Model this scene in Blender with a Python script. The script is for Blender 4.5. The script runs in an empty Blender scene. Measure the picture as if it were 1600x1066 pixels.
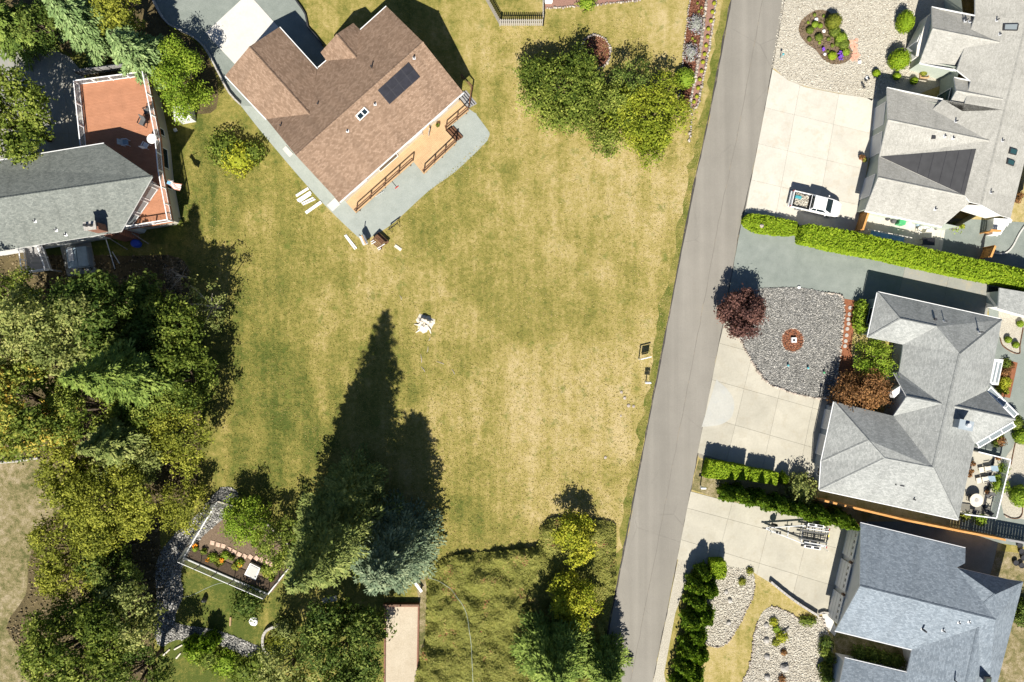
import bpy, bmesh, math, random
import numpy as np
from mathutils import Vector, Matrix, noise as mnoise
R = math.radians
scene = bpy.context.scene
COL = scene.collection

# ---------------------------------------------------------------- camera, sky, sun, exposure
CAMH = 72.0          # drone height (m)
S = 0.066            # metres per photo pixel on the ground
cam_d = bpy.data.cameras.new('Camera'); cam = bpy.data.objects.new('Camera', cam_d); COL.objects.link(cam)
cam.location = (0, 0, CAMH); cam.rotation_euler = (0, 0, 0)
cam_d.sensor_width = 36.0; cam_d.lens = 36.0*CAMH/(1600*S); cam_d.clip_end = 3000
scene.camera = cam

SUN_EL = 46.0        # degrees
SUN_AZ = 8.0         # shadows fall 8 degrees clockwise of image-up (+Y)
world = bpy.data.worlds.new('World'); scene.world = world; world.use_nodes = True
wn = world.node_tree; wn.nodes.clear()
sky = wn.nodes.new('ShaderNodeTexSky'); sky.sky_type = 'NISHITA'; sky.sun_disc = False
sky.sun_elevation = R(SUN_EL); sky.sun_rotation = R(180+SUN_AZ); sky.air_density = 0.65; sky.dust_density = 0.3; sky.ozone_density = 2.5
bg = wn.nodes.new('ShaderNodeBackground'); bg.inputs['Strength'].default_value = 0.058
wo = wn.nodes.new('ShaderNodeOutputWorld')
wn.links.new(sky.outputs[0], bg.inputs[0]); wn.links.new(bg.outputs[0], wo.inputs[0])
sun_d = bpy.data.lights.new('Sun', 'SUN'); sun_d.energy = 5.0; sun_d.angle = R(0.5); sun_d.color = (1.0, 0.95, 0.86)
sun = bpy.data.objects.new('Sun', sun_d); COL.objects.link(sun); sun.location = (0, 0, 60)
sd = Vector((math.sin(R(SUN_AZ))*math.cos(R(SUN_EL)), math.cos(R(SUN_AZ))*math.cos(R(SUN_EL)), -math.sin(R(SUN_EL))))
sun.rotation_euler = sd.to_track_quat('-Z', 'Y').to_euler()
vs = scene.view_settings
vs.view_transform = 'Standard'; vs.look = 'None'; vs.exposure = 0.9; vs.gamma = 1.0; vs.use_curve_mapping = False

# ---------------------------------------------------------------- helpers
def W(px, py, z=0.0):
    """world point at height z that the survey photo shows at pixel (px,py)"""
    k = S*(CAMH-z)/CAMH
    return Vector(((px-800)*k, (533-py)*k, z))
def PX(l, z=0.0): return [W(p[0], p[1], p[2] if len(p) > 2 else z) for p in l]
def on_plane(px, py, a, b, c):
    n = (b-a).cross(c-a); o = Vector((0, 0, CAMH)); d = W(px, py, 0)-o
    return o+d*((a-o).dot(n)/d.dot(n))
def tag(o, label=None, cat=None, group=None, kind=None):
    if label: o['label'] = label
    if cat: o['category'] = cat
    if group: o['group'] = group
    if kind: o['kind'] = kind
    return o
def empty(name, loc, label=None, cat=None, group=None, rz=0.0):
    o = bpy.data.objects.new(name, None); COL.objects.link(o); o.location = loc; o.rotation_euler = (0, 0, rz)
    o.empty_display_size = 0.2
    return tag(o, label, cat, group)
ORG = {}
def link(name, me, mat=None, parent=None, local=False):
    o = bpy.data.objects.new(name, me); COL.objects.link(o)
    if mat is not None:
        for m in (mat if isinstance(mat, (list, tuple)) else [mat]): me.materials.append(m)
    if parent is not None:
        o.parent = parent
    return o
def wloc(o):
    v = Vector((0, 0, 0))
    while o is not None:
        v = v+Vector(o.location); o = o.parent
    return v
class MB:
    """collects simple shapes (world coordinates) and links them as ONE mesh object"""
    def __init__(s): s.v = []; s.f = []; s.uv = {}; s.mi = []
    def add(s, vs_, fs, mi=0):
        b = len(s.v); s.v += [tuple(v) for v in vs_]
        for f in fs: s.f.append(tuple(i+b for i in f)); s.mi.append(mi)
        return s
    def prism(s, poly, z0, z1, mi=0):
        """poly: list of vectors (xy used), counter-clockwise or not"""
        n = len(poly)
        a = sum(poly[i][0]*poly[(i+1) % n][1]-poly[(i+1) % n][0]*poly[i][1] for i in range(n))
        if a < 0: poly = poly[::-1]
        v = [(p[0], p[1], z0) for p in poly]+[(p[0], p[1], z1) for p in poly]
        return s.add(v, [tuple(range(n-1, -1, -1)), tuple(range(n, 2*n))]+[(i, (i+1) % n, n+(i+1) % n, n+i) for i in range(n)], mi)
    def box(s, c, sz, rz=0.0, mi=0, rx=0.0, ry=0.0):
        m = Matrix.Rotation(rz, 3, 'Z') @ Matrix.Rotation(ry, 3, 'Y') @ Matrix.Rotation(rx, 3, 'X'); c = Vector(c)
        v = [c+m @ Vector((x*sz[0]/2, y*sz[1]/2, z*sz[2]/2)) for z in (-1, 1) for x, y in ((-1, -1), (1, -1), (1, 1), (-1, 1))]
        return s.add(v, [(3, 2, 1, 0), (4, 5, 6, 7), (0, 1, 5, 4), (1, 2, 6, 5), (2, 3, 7, 6), (3, 0, 4, 7)], mi)
    def beam(s, a, b, w, h, mi=0):
        """box from a to b, w across, h high, a/b are the centre line"""
        a = Vector(a); b = Vector(b); d = b-a; L = d.length
        if L < 1e-6: return s
        d /= L; up = Vector((0, 0, 1)) if abs(d.z) < 0.95 else Vector((0, 1, 0))
        x = d.cross(up).normalized(); u = x.cross(d)
        v = [p+x*(i*w/2)+u*(j*h/2) for p in (a, b) for i, j in ((-1, -1), (1, -1), (1, 1), (-1, 1))]
        return s.add(v, [(0, 1, 2, 3), (7, 6, 5, 4), (0, 4, 5, 1), (1, 5, 6, 2), (2, 6, 7, 3), (3, 7, 4, 0)], mi)
    def tube(s, pts, r, n=6, mi=0, cap=True):
        pts = [Vector(p) for p in pts]; m = len(pts)
        rr = r if isinstance(r, (list, tuple)) else [r]*m
        b = []; prev = None
        for i, p in enumerate(pts):
            d = (pts[min(i+1, m-1)]-pts[max(i-1, 0)]).normalized()
            ref = Vector((0, 0, 1)) if abs(d.z) < 0.9 else Vector((1, 0, 0))
            x = d.cross(ref).normalized(); y = d.cross(x)
            for k in range(n):
                t = 2*math.pi*k/n; b.append(p+(x*math.cos(t)+y*math.sin(t))*rr[i])
        f = [(i*n+k, i*n+(k+1) % n, (i+1)*n+(k+1) % n, (i+1)*n+k) for i in range(m-1) for k in range(n)]
        if cap: f += [tuple(range(n-1, -1, -1)), tuple((m-1)*n+k for k in range(n))]
        return s.add(b, f, mi)
    def cyl(s, c, r, z0, z1, n=16, r2=None, mi=0):
        r2 = r if r2 is None else r2
        v = [(c[0]+r*math.cos(2*math.pi*k/n), c[1]+r*math.sin(2*math.pi*k/n), z0) for k in range(n)]
        v += [(c[0]+r2*math.cos(2*math.pi*k/n), c[1]+r2*math.sin(2*math.pi*k/n), z1) for k in range(n)]
        return s.add(v, [tuple(range(n-1, -1, -1)), tuple(range(n, 2*n))]+[(k, (k+1) % n, n+(k+1) % n, n+k) for k in range(n)], mi)
    def lathe(s, c, prof, n=12, mi=0):
        v = [(c[0]+r*math.cos(2*math.pi*k/n), c[1]+r*math.sin(2*math.pi*k/n), c[2]+z) for r, z in prof for k in range(n)]
        f = [(i*n+k, i*n+(k+1) % n, (i+1)*n+(k+1) % n, (i+1)*n+k) for i in range(len(prof)-1) for k in range(n)]
        f += [tuple(range(n-1, -1, -1)), tuple((len(prof)-1)*n+k for k in range(n))]
        return s.add(v, f, mi)
    def build(s, name, mat, parent=None, bevel=0.0, smooth=False, local=False):
        me = bpy.data.meshes.new(name)
        o = Vector((0, 0, 0)) if (parent is None or local) else wloc(parent)
        me.from_pydata([(v[0]-o.x, v[1]-o.y, v[2]-o.z) for v in s.v], [], s.f)
        if any(s.mi): me.polygons.foreach_set('material_index', s.mi)
        if bevel > 0:
            bm = bmesh.new(); bm.from_mesh(me)
            bmesh.ops.bevel(bm, geom=[e for e in bm.edges], offset=bevel, segments=1, affect='EDGES', clamp_overlap=True)
            bm.to_mesh(me); bm.free()
        if smooth: me.polygons.foreach_set('use_smooth', [True]*len(me.polygons))
        me.update()
        return link(name, me, mat, parent)
    def thing(s, name, mat, label, cat, group=None, bevel=0.0, smooth=False):
        """a top-level object made of one mesh, its origin at its base"""
        a = np.array(s.v); c = a.mean(0); c[2] = a[:, 2].min()
        s.v = [tuple(np.array(v)-c) for v in s.v]
        o = s.build(name, mat, None, bevel, smooth); o.location = c
        return tag(o, label, cat, group)
def sheet(name, poly, z, mat, label=None, kind='structure', parent=None):
    """flat ground sheet from photo pixels (ground coordinates)"""
    bm = bmesh.new(); vsb = [bm.verts.new((W(p[0], p[1]).x, W(p[0], p[1]).y, z)) for p in poly]
    f = bm.faces.new(vsb); f.normal_update()
    if f.normal.z < 0: f.normal_flip()
    bmesh.ops.triangulate(bm, faces=[f])
    me = bpy.data.meshes.new(name); bm.to_mesh(me); bm.free()
    o = link(name, me, mat, parent); o['kind'] = kind
    if label: o['label'] = label
    return o
def smooth_poly(pts, n=4, closed=True):
    """Catmull-Rom through the pixel points"""
    out = []; m = len(pts)
    for i in range(m if closed else m-1):
        p0, p1, p2, p3 = [np.array(pts[(i+k) % m] if closed else pts[min(max(i+k, 0), m-1)], float) for k in (-1, 0, 1, 2)]
        for j in range(n):
            t = j/n
            out.append(tuple(0.5*((2*p1)+(-p0+p2)*t+(2*p0-5*p1+4*p2-p3)*t*t+(-p0+3*p1-3*p2+p3)*t**3)))
    if not closed: out.append(tuple(pts[-1]))
    return out
def inside(x, y, poly):
    c = False; n = len(poly); j = n-1
    for i in range(n):
        xi, yi = poly[i][0], poly[i][1]; xj, yj = poly[j][0], poly[j][1]
        if (yi > y) != (yj > y) and x < (xj-xi)*(y-yi)/(yj-yi)+xi: c = not c
        j = i
    return c
def inside_np(P, poly):
    x, y = P[:, 0], P[:, 1]; c = np.zeros(len(P), bool); n = len(poly); j = n-1
    for i in range(n):
        xi, yi = poly[i][0], poly[i][1]; xj, yj = poly[j][0], poly[j][1]
        if yi != yj:
            c ^= ((yi > y) != (yj > y)) & (x < (xj-xi)*(y-yi)/(yj-yi)+xi)
        j = i
    return c
def inset_poly(P, d):
    """offset a closed polygon of 3D points inward by d in plan (keeps z)"""
    n = len(P); a = sum(P[i].x*P[(i+1) % n].y-P[(i+1) % n].x*P[i].y for i in range(n)); sg = 1 if a > 0 else -1
    out = []
    for i in range(n):
        p0, p1, p2 = P[i-1], P[i], P[(i+1) % n]
        e1 = Vector((p1.x-p0.x, p1.y-p0.y)).normalized(); e2 = Vector((p2.x-p1.x, p2.y-p1.y)).normalized()
        n1 = Vector((-e1.y, e1.x))*sg; n2 = Vector((-e2.y, e2.x))*sg
        b = n1+n2; k = d/max(0.35, 0.5*b.length_squared) if b.length > 1e-6 else 0
        q = Vector((p1.x, p1.y))+b*k*1.0
        out.append(Vector((q.x, q.y, p1.z)))
    return out

# ---------------------------------------------------------------- materials
MATS = {}
class NT:
    def __init__(s, name, rough=0.8, spec=0.3):
        s.m = bpy.data.materials.new(name); s.m.use_nodes = True; s.nt = s.m.node_tree
        s.b = s.nt.nodes['Principled BSDF']; s.b.inputs['Roughness'].default_value = rough
        s.b.inputs['Specular IOR Level'].default_value = spec
    def n(s, t, **k):
        x = s.nt.nodes.new(t)
        for a, v in k.items(): setattr(x, a, v)
        return x
    def l(s, a, b): s.nt.links.new(a, b)
    def coord(s, kind='Object', scale=(1, 1, 1), rot=0.0):
        if kind == 'World': o = s.n('ShaderNodeNewGeometry').outputs['Position']
        else: o = s.n('ShaderNodeTexCoord').outputs[kind]
        if tuple(scale) == (1, 1, 1) and rot == 0: return o
        mp = s.n('ShaderNodeMapping'); mp.inputs['Scale'].default_value = scale; mp.inputs['Rotation'].default_value = (0, 0, rot)
        s.l(o, mp.inputs['Vector']); return mp.outputs[0]
    def noise(s, vec, scale, detail=3, rough=0.55, dist=0.0, out='Fac'):
        x = s.n('ShaderNodeTexNoise'); x.inputs['Scale'].default_value = scale; x.inputs['Detail'].default_value = detail
        x.inputs['Roughness'].default_value = rough; x.inputs['Distortion'].default_value = dist
        s.l(vec, x.inputs['Vector']); return x.outputs[out]
    def voro(s, vec, scale, out='Color', rand=1.0, feature='F1'):
        x = s.n('ShaderNodeTexVoronoi', feature=feature); x.inputs['Scale'].default_value = scale; x.inputs['Randomness'].default_value = rand
        s.l(vec, x.inputs['Vector']); return x.outputs[out]
    def ramp(s, fac, stops, interp='LINEAR'):
        x = s.n('ShaderNodeValToRGB'); e = x.color_ramp; e.interpolation = interp
        while len(e.elements) < len(stops): e.elements.new(0.5)
        for el, (p, c) in zip(e.elements, stops):
            el.position = p; el.color = (c[0], c[1], c[2], 1) if isinstance(c, (tuple, list)) else (c, c, c, 1)
        s.l(fac, x.inputs[0]); return x.outputs[0]
    def mix(s, fac, a, b, mode='MIX'):
        x = s.n('ShaderNodeMix', data_type='RGBA', blend_type=mode)
        for i, v in ((0, fac), (6, a), (7, b)):
            if hasattr(v, 'is_output'): s.l(v, x.inputs[i])
            elif i == 0: x.inputs[0].default_value = v
            else: x.inputs[i].default_value = (v[0], v[1], v[2], 1)
        return x.outputs[2]
    def math(s, op, a, b=0.0, c=None):
        x = s.n('ShaderNodeMath', operation=op)
        for i, v in enumerate((a, b) if c is None else (a, b, c)):
            if hasattr(v, 'is_output'): s.l(v, x.inputs[i])
            else: x.inputs[i].default_value = v
        return x.outputs[0]
    def col(s, c):
        if hasattr(c, 'is_output'): s.l(c, s.b.inputs['Base Color'])
        else: s.b.inputs['Base Color'].default_value = (c[0], c[1], c[2], 1)
        return s
    def bump(s, h, strength=0.3, dist=0.05):
        x = s.n('ShaderNodeBump'); x.inputs['Strength'].default_value = strength; x.inputs['Distance'].default_value = dist
        s.l(h, x.inputs['Height']); s.l(x.outputs[0], s.b.inputs['Normal']); return s
def simple(name, c, rough=0.6, spec=0.3, metal=0.0, var=0.12, scale=3.0):
    t = NT(name, rough, spec); t.b.inputs['Metallic'].default_value = metal
    v = t.noise(t.coord('Object'), scale, 4)
    t.col(t.mix(t.ramp(v, [(0.3, 0.0), (0.7, 1.0)]), tuple(x*(1-var) for x in c), tuple(min(1, x*(1+var)) for x in c)))
    MATS[name] = t.m; return t.m
def shingle(name, a, b, c, row=0.145, tab=0.26, contrast=1.0):
    t = NT(name, 0.9, 0.15); uv = t.coord('UV')
    br = t.n('ShaderNodeTexBrick', offset=0.5, squash=1.0); t.l(uv, br.inputs['Vector'])
    br.inputs['Scale'].default_value = 1.0; br.inputs['Brick Width'].default_value = tab; br.inputs['Row Height'].default_value = row
    br.inputs['Mortar Size'].default_value = 0.012; br.inputs['Mortar Smooth'].default_value = 0.4; br.inputs['Bias'].default_value = 0.0
    br.inputs['Color1'].default_value = (0, 0, 0, 1); br.inputs['Color2'].default_value = (1, 1, 1, 1); br.inputs['Mortar'].default_value = (0.12, 0.12, 0.12, 1)
    vc = t.voro(t.coord('UV', (1/tab, 1/row, 1)), 1.0, 'Color', 0.9)
    sx = t.n('ShaderNodeSeparateColor'); t.l(vc, sx.inputs[0])
    m1 = t.mix(0.18, br.outputs['Color'], sx.outputs[0])
    cc = t.ramp(m1, [(0.15, a), (0.5, b), (0.85, c)])
    big = t.noise(uv, 0.25, 3); big2 = t.ramp(big, [(0.3, 0.93), (0.7, 1.05)])
    cc = t.mix(1.0, cc, big2, 'MULTIPLY')
    stk = t.ramp(t.noise(t.coord('UV', (1.1, 0.10, 1)), 1.0, 5, 0.65), [(0.32, 0.86), (0.5, 1.0), (0.7, 1.07)]); cc = t.mix(1.0, cc, stk, 'MULTIPLY')
    fine = t.ramp(t.noise(uv, 9.0, 3), [(0.3, 0.82), (0.7, 1.16)]); cc = t.mix(1.0, cc, fine, 'MULTIPLY')
    t.col(cc); t.bump(br.outputs['Fac'], -0.6*contrast, 0.02)
    MATS[name] = t.m; return t.m
LG = 1.40
def leafmat(name, stops, trans=0.25, rough=0.6):
    t = NT(name, rough, 0.07)
    at = t.n('ShaderNodeAttribute', attribute_name='var')
    k_ = (0.98, 1.0, 0.78) if name.startswith(('leaf_', 'needle_')) and name not in ('leaf_purple', 'leaf_rust') else (1, 1, 1)
    stops = [(p_, tuple(x*LG*k for x, k in zip(q_, k_))) for p_, q_ in stops]
    c = t.ramp(at.outputs['Fac'], stops); t.col(c)
    tr = t.n('ShaderNodeBsdfTranslucent'); t.l(t.mix(1.0, c, (1.15, 1.2, 0.6), 'MULTIPLY'), tr.inputs[0])
    mx = t.n('ShaderNodeMixShader'); mx.inputs[0].default_value = trans
    out = t.nt.nodes['Material Output']; t.l(t.b.outputs[0], mx.inputs[1]); t.l(tr.outputs[0], mx.inputs[2]); t.l(mx.outputs[0], out.inputs[0])
    MATS[name] = t.m; return t.m
def rockmat(name, stops):
    t = NT(name, 0.85, 0.25); at = t.n('ShaderNodeAttribute', attribute_name='var')
    c = t.ramp(at.outputs['Fac'], stops)
    n = t.ramp(t.noise(t.coord('Object'), 14, 3), [(0.3, 0.85), (0.7, 1.1)])
    t.col(t.mix(1.0, c, n, 'MULTIPLY')); MATS[name] = t.m; return t.m

def make_lawn(name='lawn_grass', lush=0.0):
    t = NT(name, 0.95, 0.1); w = t.coord('World')
    big = t.noise(w, 0.06, 4, 0.6); mid = t.noise(w, 0.33, 6, 0.68, 0.5); sm = t.noise(w, 2.2, 5, 0.7)
    fine = t.noise(w, 8.0, 4, 0.75); vf = t.noise(w, 18.0, 2, 0.7)
    stripe = t.noise(t.coord('World', (0.6, 0.06, 1), R(12)), 1.0, 4, 0.65)
    g = t.math('ADD', t.math('MULTIPLY', big, 0.95), t.math('MULTIPLY', mid, 0.62))
    g = t.math('ADD', g, t.math('MULTIPLY', sm, 0.62)); g = t.math('ADD', g, t.math('MULTIPLY', fine, 0.52))
    g = t.math('ADD', g, t.math('MULTIPLY', stripe, 0.55))
    sp = t.n('ShaderNodeSeparateXYZ'); t.l(w, sp.inputs[0])
    # the west of the field is greener than the dry east
    g = t.math('ADD', g, t.math('MULTIPLY', t.math('MINIMUM', t.math('MAXIMUM', sp.outputs[0], -45.0), 25.0), 0.0060)); g = t.math('SUBTRACT', g, 0.17+lush)
    mr = t.n('ShaderNodeMapRange'); mr.inputs[1].default_value = 1.11; mr.inputs[2].default_value = 1.76; t.l(g, mr.inputs[0])
    c = t.ramp(mr.outputs[0], [(0.03, (0.070, 0.090, 0.018)), (0.22, (0.140, 0.138, 0.032)), (0.42, (0.218, 0.190, 0.050)), (0.64, (0.318, 0.256, 0.092)), (0.94, (0.420, 0.335, 0.172))])
    # scattered clumps that stayed green
    tuft = t.ramp(t.noise(w, 0.75, 4, 0.7, 0.3), [(0.57, 0.0), (0.70, 0.72)]); c = t.mix(tuft, c, (0.115, 0.140, 0.028))
    spk = t.ramp(vf, [(0.28, 0.62), (0.5, 1.0), (0.75, 1.28)])
    t.col(t.mix(0.8, c, spk, 'MULTIPLY')); t.bump(t.noise(w, 11, 4, 0.7), 0.8, 0.07)
    MATS[name] = t.m; return t.m
make_lawn(); make_lawn('garden_grass', 0.09)
def ground_mix(name, stops, scale=6.0, detail=5, speck=30.0, bump=0.4, speckr=(0.75, 1.2), big=0.25, rough=0.9):
    t = NT(name, rough, 0.15); w = t.coord('World')
    a = t.math('ADD', t.math('MULTIPLY', t.noise(w, scale, detail, 0.65), 0.6), t.math('MULTIPLY', t.noise(w, big, 3), 0.4))
    c = t.ramp(a, stops); s2 = t.ramp(t.noise(w, speck, 2, 0.6), [(0.3, speckr[0]), (0.7, speckr[1])])
    t.col(t.mix(1.0, c, s2, 'MULTIPLY')); t.bump(t.noise(w, speck*0.6, 3), bump, 0.03); MATS[name] = t.m; return t.m
ground_mix('fine_gravel', [(0.3, (0.245, 0.27, 0.245)), (0.7, (0.325, 0.35, 0.32))], 1.2, 5, 20, 0.5, (0.78, 1.16))
ground_mix('drive_gravel', [(0.3, (0.165, 0.188, 0.168)), (0.7, (0.235, 0.258, 0.232))], 1.0, 5, 20, 0.5, (0.8, 1.15))
ground_mix('tan_gravel', [(0.3, (0.34, 0.31, 0.25)), (0.7, (0.46, 0.43, 0.36))], 4, 5, 14, 0.7, (0.6, 1.25))
ground_mix('pebble_base', [(0.3, (0.13, 0.13, 0.125)), (0.7, (0.25, 0.245, 0.23))], 6, 5, 9, 0.9, (0.5, 1.35))
ground_mix('mulch_red', [(0.3, (0.075, 0.026, 0.016)), (0.7, (0.145, 0.055, 0.032))], 7, 5, 22, 0.8, (0.6, 1.35))
ground_mix('mulch_pink', [(0.3, (0.20, 0.105, 0.075)), (0.7, (0.30, 0.18, 0.14))], 7, 5, 22, 0.8, (0.65, 1.3))
ground_mix('mulch_orange', [(0.3, (0.17, 0.062, 0.03)), (0.7, (0.28, 0.115, 0.06))], 7, 5, 22, 0.8, (0.65, 1.3))
ground_mix('bed_soil', [(0.3, (0.10, 0.07, 0.045)), (0.7, (0.20, 0.145, 0.10))], 5, 5, 20, 0.8, (0.6, 1.35))
ground_mix('bare_earth', [(0.40, (0.085, 0.09, 0.028)), (0.5, (0.19, 0.16, 0.075)), (0.64, (0.33, 0.27, 0.18))], 1.5, 7, 12, 0.8, (0.6, 1.3))
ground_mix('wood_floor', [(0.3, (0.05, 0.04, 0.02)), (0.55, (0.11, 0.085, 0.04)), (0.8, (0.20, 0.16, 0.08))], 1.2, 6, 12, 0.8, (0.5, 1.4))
ground_mix('court_sand', [(0.3, (0.38, 0.32, 0.235)), (0.7, (0.47, 0.41, 0.315))], 1.4, 5, 9, 0.4, (0.86, 1.08))
def make_concrete(name, c, dark=0.82, stain=(0.4, 0.32, 0.2)):
    t = NT(name, 0.85, 0.25); w = t.coord('World')
    a = t.ramp(t.noise(w, 0.35, 5, 0.6, 0.6), [(0.25, dark), (0.75, 1.06)]); f = t.ramp(t.noise(w, 5, 5, 0.7), [(0.3, 0.93), (0.7, 1.05)])
    cc = t.mix(1.0, t.mix(1.0, c, a, 'MULTIPLY'), f, 'MULTIPLY')
    stn = t.ramp(t.noise(w, 0.9, 4, 0.7), [(0.52, 0.0), (0.72, 0.5)])
    oi = t.n('ShaderNodeObjectInfo'); rv = t.ramp(oi.outputs['Random'], [(0, 0.93), (1, 1.05)])
    t.col(t.mix(1.0, t.mix(stn, cc, stain), rv, 'MULTIPLY')); t.bump(t.noise(w, 20, 3), 0.15, 0.01); MATS[name] = t.m
make_concrete('concrete_bright', (0.495, 0.47, 0.405), 0.86, (0.40, 0.33, 0.24))
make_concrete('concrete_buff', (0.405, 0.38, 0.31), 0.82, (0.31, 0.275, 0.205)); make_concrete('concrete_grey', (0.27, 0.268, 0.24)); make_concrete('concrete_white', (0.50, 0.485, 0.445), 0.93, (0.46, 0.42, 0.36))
make_concrete('concrete_new', (0.39, 0.385, 0.345), 0.8, (0.33, 0.34, 0.33)); make_concrete('concrete_dark', (0.22, 0.21, 0.18)); make_concrete('tar', (0.055, 0.05, 0.045)); make_concrete('seam', (0.165, 0.152, 0.13))
def make_asphalt():
    t = NT('asphalt', 0.9, 0.2); w = t.coord('World'); ln = t.coord('World', (0.9, 0.02, 1), R(-10.6))
    a = t.ramp(t.noise(ln, 1.0, 4, 0.6), [(0.3, 0.90), (0.7, 1.07)]); b = t.ramp(t.noise(w, 0.3, 5, 0.65), [(0.3, 0.93), (0.7, 1.06)])
    f = t.ramp(t.noise(w, 14, 4, 0.8), [(0.25, 0.82), (0.75, 1.16)])
    c = t.mix(1.0, (0.222, 0.207, 0.178), a, 'MULTIPLY'); c = t.mix(1.0, c, b, 'MULTIPLY'); c = t.mix(1.0, c, f, 'MULTIPLY')
    ck = t.voro(w, 0.16, 'Distance', 1.0, 'DISTANCE_TO_EDGE'); wob = t.noise(w, 1.6, 5, 0.7); crack = t.ramp(t.math('ADD', ck, t.math('MULTIPLY', wob, 0.03)), [(0.0175, 0.75), (0.0225, 0.0)]); crack = t.math('MULTIPLY', crack, t.ramp(t.noise(w, 0.13, 2), [(0.50, 0.0), (0.62, 0.32)])); c = t.mix(crack, c, (0.085, 0.08, 0.07))
    tr = t.noise(t.coord('World', (0.5, 0.012, 1), R(-10.6)), 1.0, 2, 0.5); c = t.mix(1.0, c, t.ramp(tr, [(0.35, 0.93), (0.65, 1.06)]), 'MULTIPLY')
    oil = t.ramp(t.noise(w, 0.9, 3, 0.6), [(0.70, 0.0), (0.82, 0.35)]); c = t.mix(oil, c, (0.14, 0.13, 0.12))
    t.col(c); t.bump(t.noise(w, 25, 3), 0.3, 0.01); MATS['asphalt'] = t.m
make_asphalt()
def make_boards(name, a, b, w=0.14, rot=0.0):
    t = NT(name, 0.7, 0.25); uv = t.coord('Object', (1, 1, 1), rot)
    br = t.n('ShaderNodeTexBrick', offset=0.37); t.l(uv, br.inputs['Vector']); br.inputs['Scale'].default_value = 1.0
    br.inputs['Brick Width'].default_value = 3.6; br.inputs['Row Height'].default_value = w; br.inputs['Mortar Size'].default_value = 0.006
    br.inputs['Color1'].default_value = (*a, 1); br.inputs['Color2'].default_value = (*b, 1); br.inputs['Mortar'].default_value = tuple(x*0.35 for x in a)+(1,)
    n = t.ramp(t.noise(uv, 1.2, 4), [(0.3, 0.9), (0.7, 1.08)]); t.col(t.mix(1.0, br.outputs[0], n, 'MULTIPLY')); MATS[name] = t.m
make_boards('deck_tan', (0.46, 0.305, 0.165), (0.49, 0.33, 0.182), 0.14, R(-41.5)); make_boards('deck_red', (0.36, 0.165, 0.092), (0.39, 0.182, 0.104), 0.14, R(-8))
make_boards('fence_wood', (0.50, 0.24, 0.07), (0.58, 0.30, 0.10), 0.14); make_boards('grey_boards', (0.24, 0.235, 0.23), (0.32, 0.31, 0.30), 0.12)
shingle('shingle_brown', (0.188, 0.125, 0.084), (0.236, 0.159, 0.109), (0.284, 0.197, 0.139))
shingle('shingle_grey', (0.138, 0.150, 0.137), (0.168, 0.181, 0.164), (0.198, 0.210, 0.190))
shingle('shingle_light', (0.305, 0.297, 0.265), (0.337, 0.328, 0.294), (0.37, 0.36, 0.325))
shingle('shingle_silver', (0.228, 0.236, 0.226), (0.27, 0.278, 0.265), (0.31, 0.317, 0.303))
shingle('shingle_blue', (0.150, 0.178, 0.206), (0.187, 0.219, 0.249), (0.23, 0.264, 0.297))
def siding(name, c):
    t = NT(name, 0.6, 0.3); o = t.coord('Object'); sp = t.n('ShaderNodeSeparateXYZ'); t.l(o, sp.inputs[0])
    saw = t.math('FRACT', t.math('MULTIPLY', sp.outputs[2], 6.5)); n = t.ramp(t.noise(o, 1.5, 4), [(0.3, 0.93), (0.7, 1.05)])
    t.col(t.mix(1.0, c, n, 'MULTIPLY')); t.bump(saw, 0.6, 0.02); MATS[name] = t.m
siding('siding_cream', (0.50, 0.465, 0.38)); siding('siding_tan', (0.52, 0.42, 0.30)); siding('siding_grey', (0.28, 0.32, 0.35)); siding('siding_white', (0.60, 0.60, 0.58)); siding('siding_sage', (0.38, 0.42, 0.36))
simple('white_paint', (0.70, 0.70, 0.685), 0.4, 0.4, var=0.04); simple('white_vinyl', (0.82, 0.82, 0.82), 0.35, 0.4, var=0.03)
simple('black_metal', (0.015, 0.015, 0.017), 0.4, 0.5); simple('dark_metal', (0.05, 0.05, 0.055), 0.45, 0.5, 0.3); simple('rubber', (0.02, 0.02, 0.02), 0.8, 0.2)
simple('galvanised', (0.60, 0.61, 0.62), 0.45, 0.5, 0.25, 0.08, 8); simple('brown_wood', (0.13, 0.065, 0.035), 0.6, 0.3, var=0.3, scale=6); simple('raw_wood', (0.42, 0.28, 0.15), 0.7, 0.2, var=0.25, scale=7)
simple('bark', (0.10, 0.075, 0.055), 0.95, 0.1, var=0.4, scale=5); simple('pale_bark', (0.36, 0.32, 0.27), 0.95, 0.1, var=0.3, scale=5); simple('grey_wood', (0.33, 0.31, 0.28), 0.85, 0.2, var=0.3, scale=6)
simple('red_wood', (0.38, 0.055, 0.025), 0.6, 0.3, var=0.2); simple('terracotta', (0.34, 0.14, 0.08), 0.8, 0.2, var=0.15); simple('salmon_stone', (0.62, 0.30, 0.21), 0.85, 0.2, var=0.15)
simple('pink_paver', (0.52, 0.36, 0.27), 0.85, 0.2, var=0.2); simple('brick_red', (0.20, 0.10, 0.07), 0.9, 0.2, var=0.3, scale=8); simple('stone_grey', (0.36, 0.34, 0.31), 0.9, 0.2, var=0.25, scale=5)
simple('blue_plastic', (0.03, 0.08, 0.45), 0.4, 0.4); simple('green_plastic', (0.06, 0.33, 0.13), 0.45, 0.4); simple('teal_plastic', (0.06, 0.30, 0.34), 0.5, 0.4); simple('yellow_plastic', (0.75, 0.62, 0.10), 0.5, 0.4)
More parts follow.
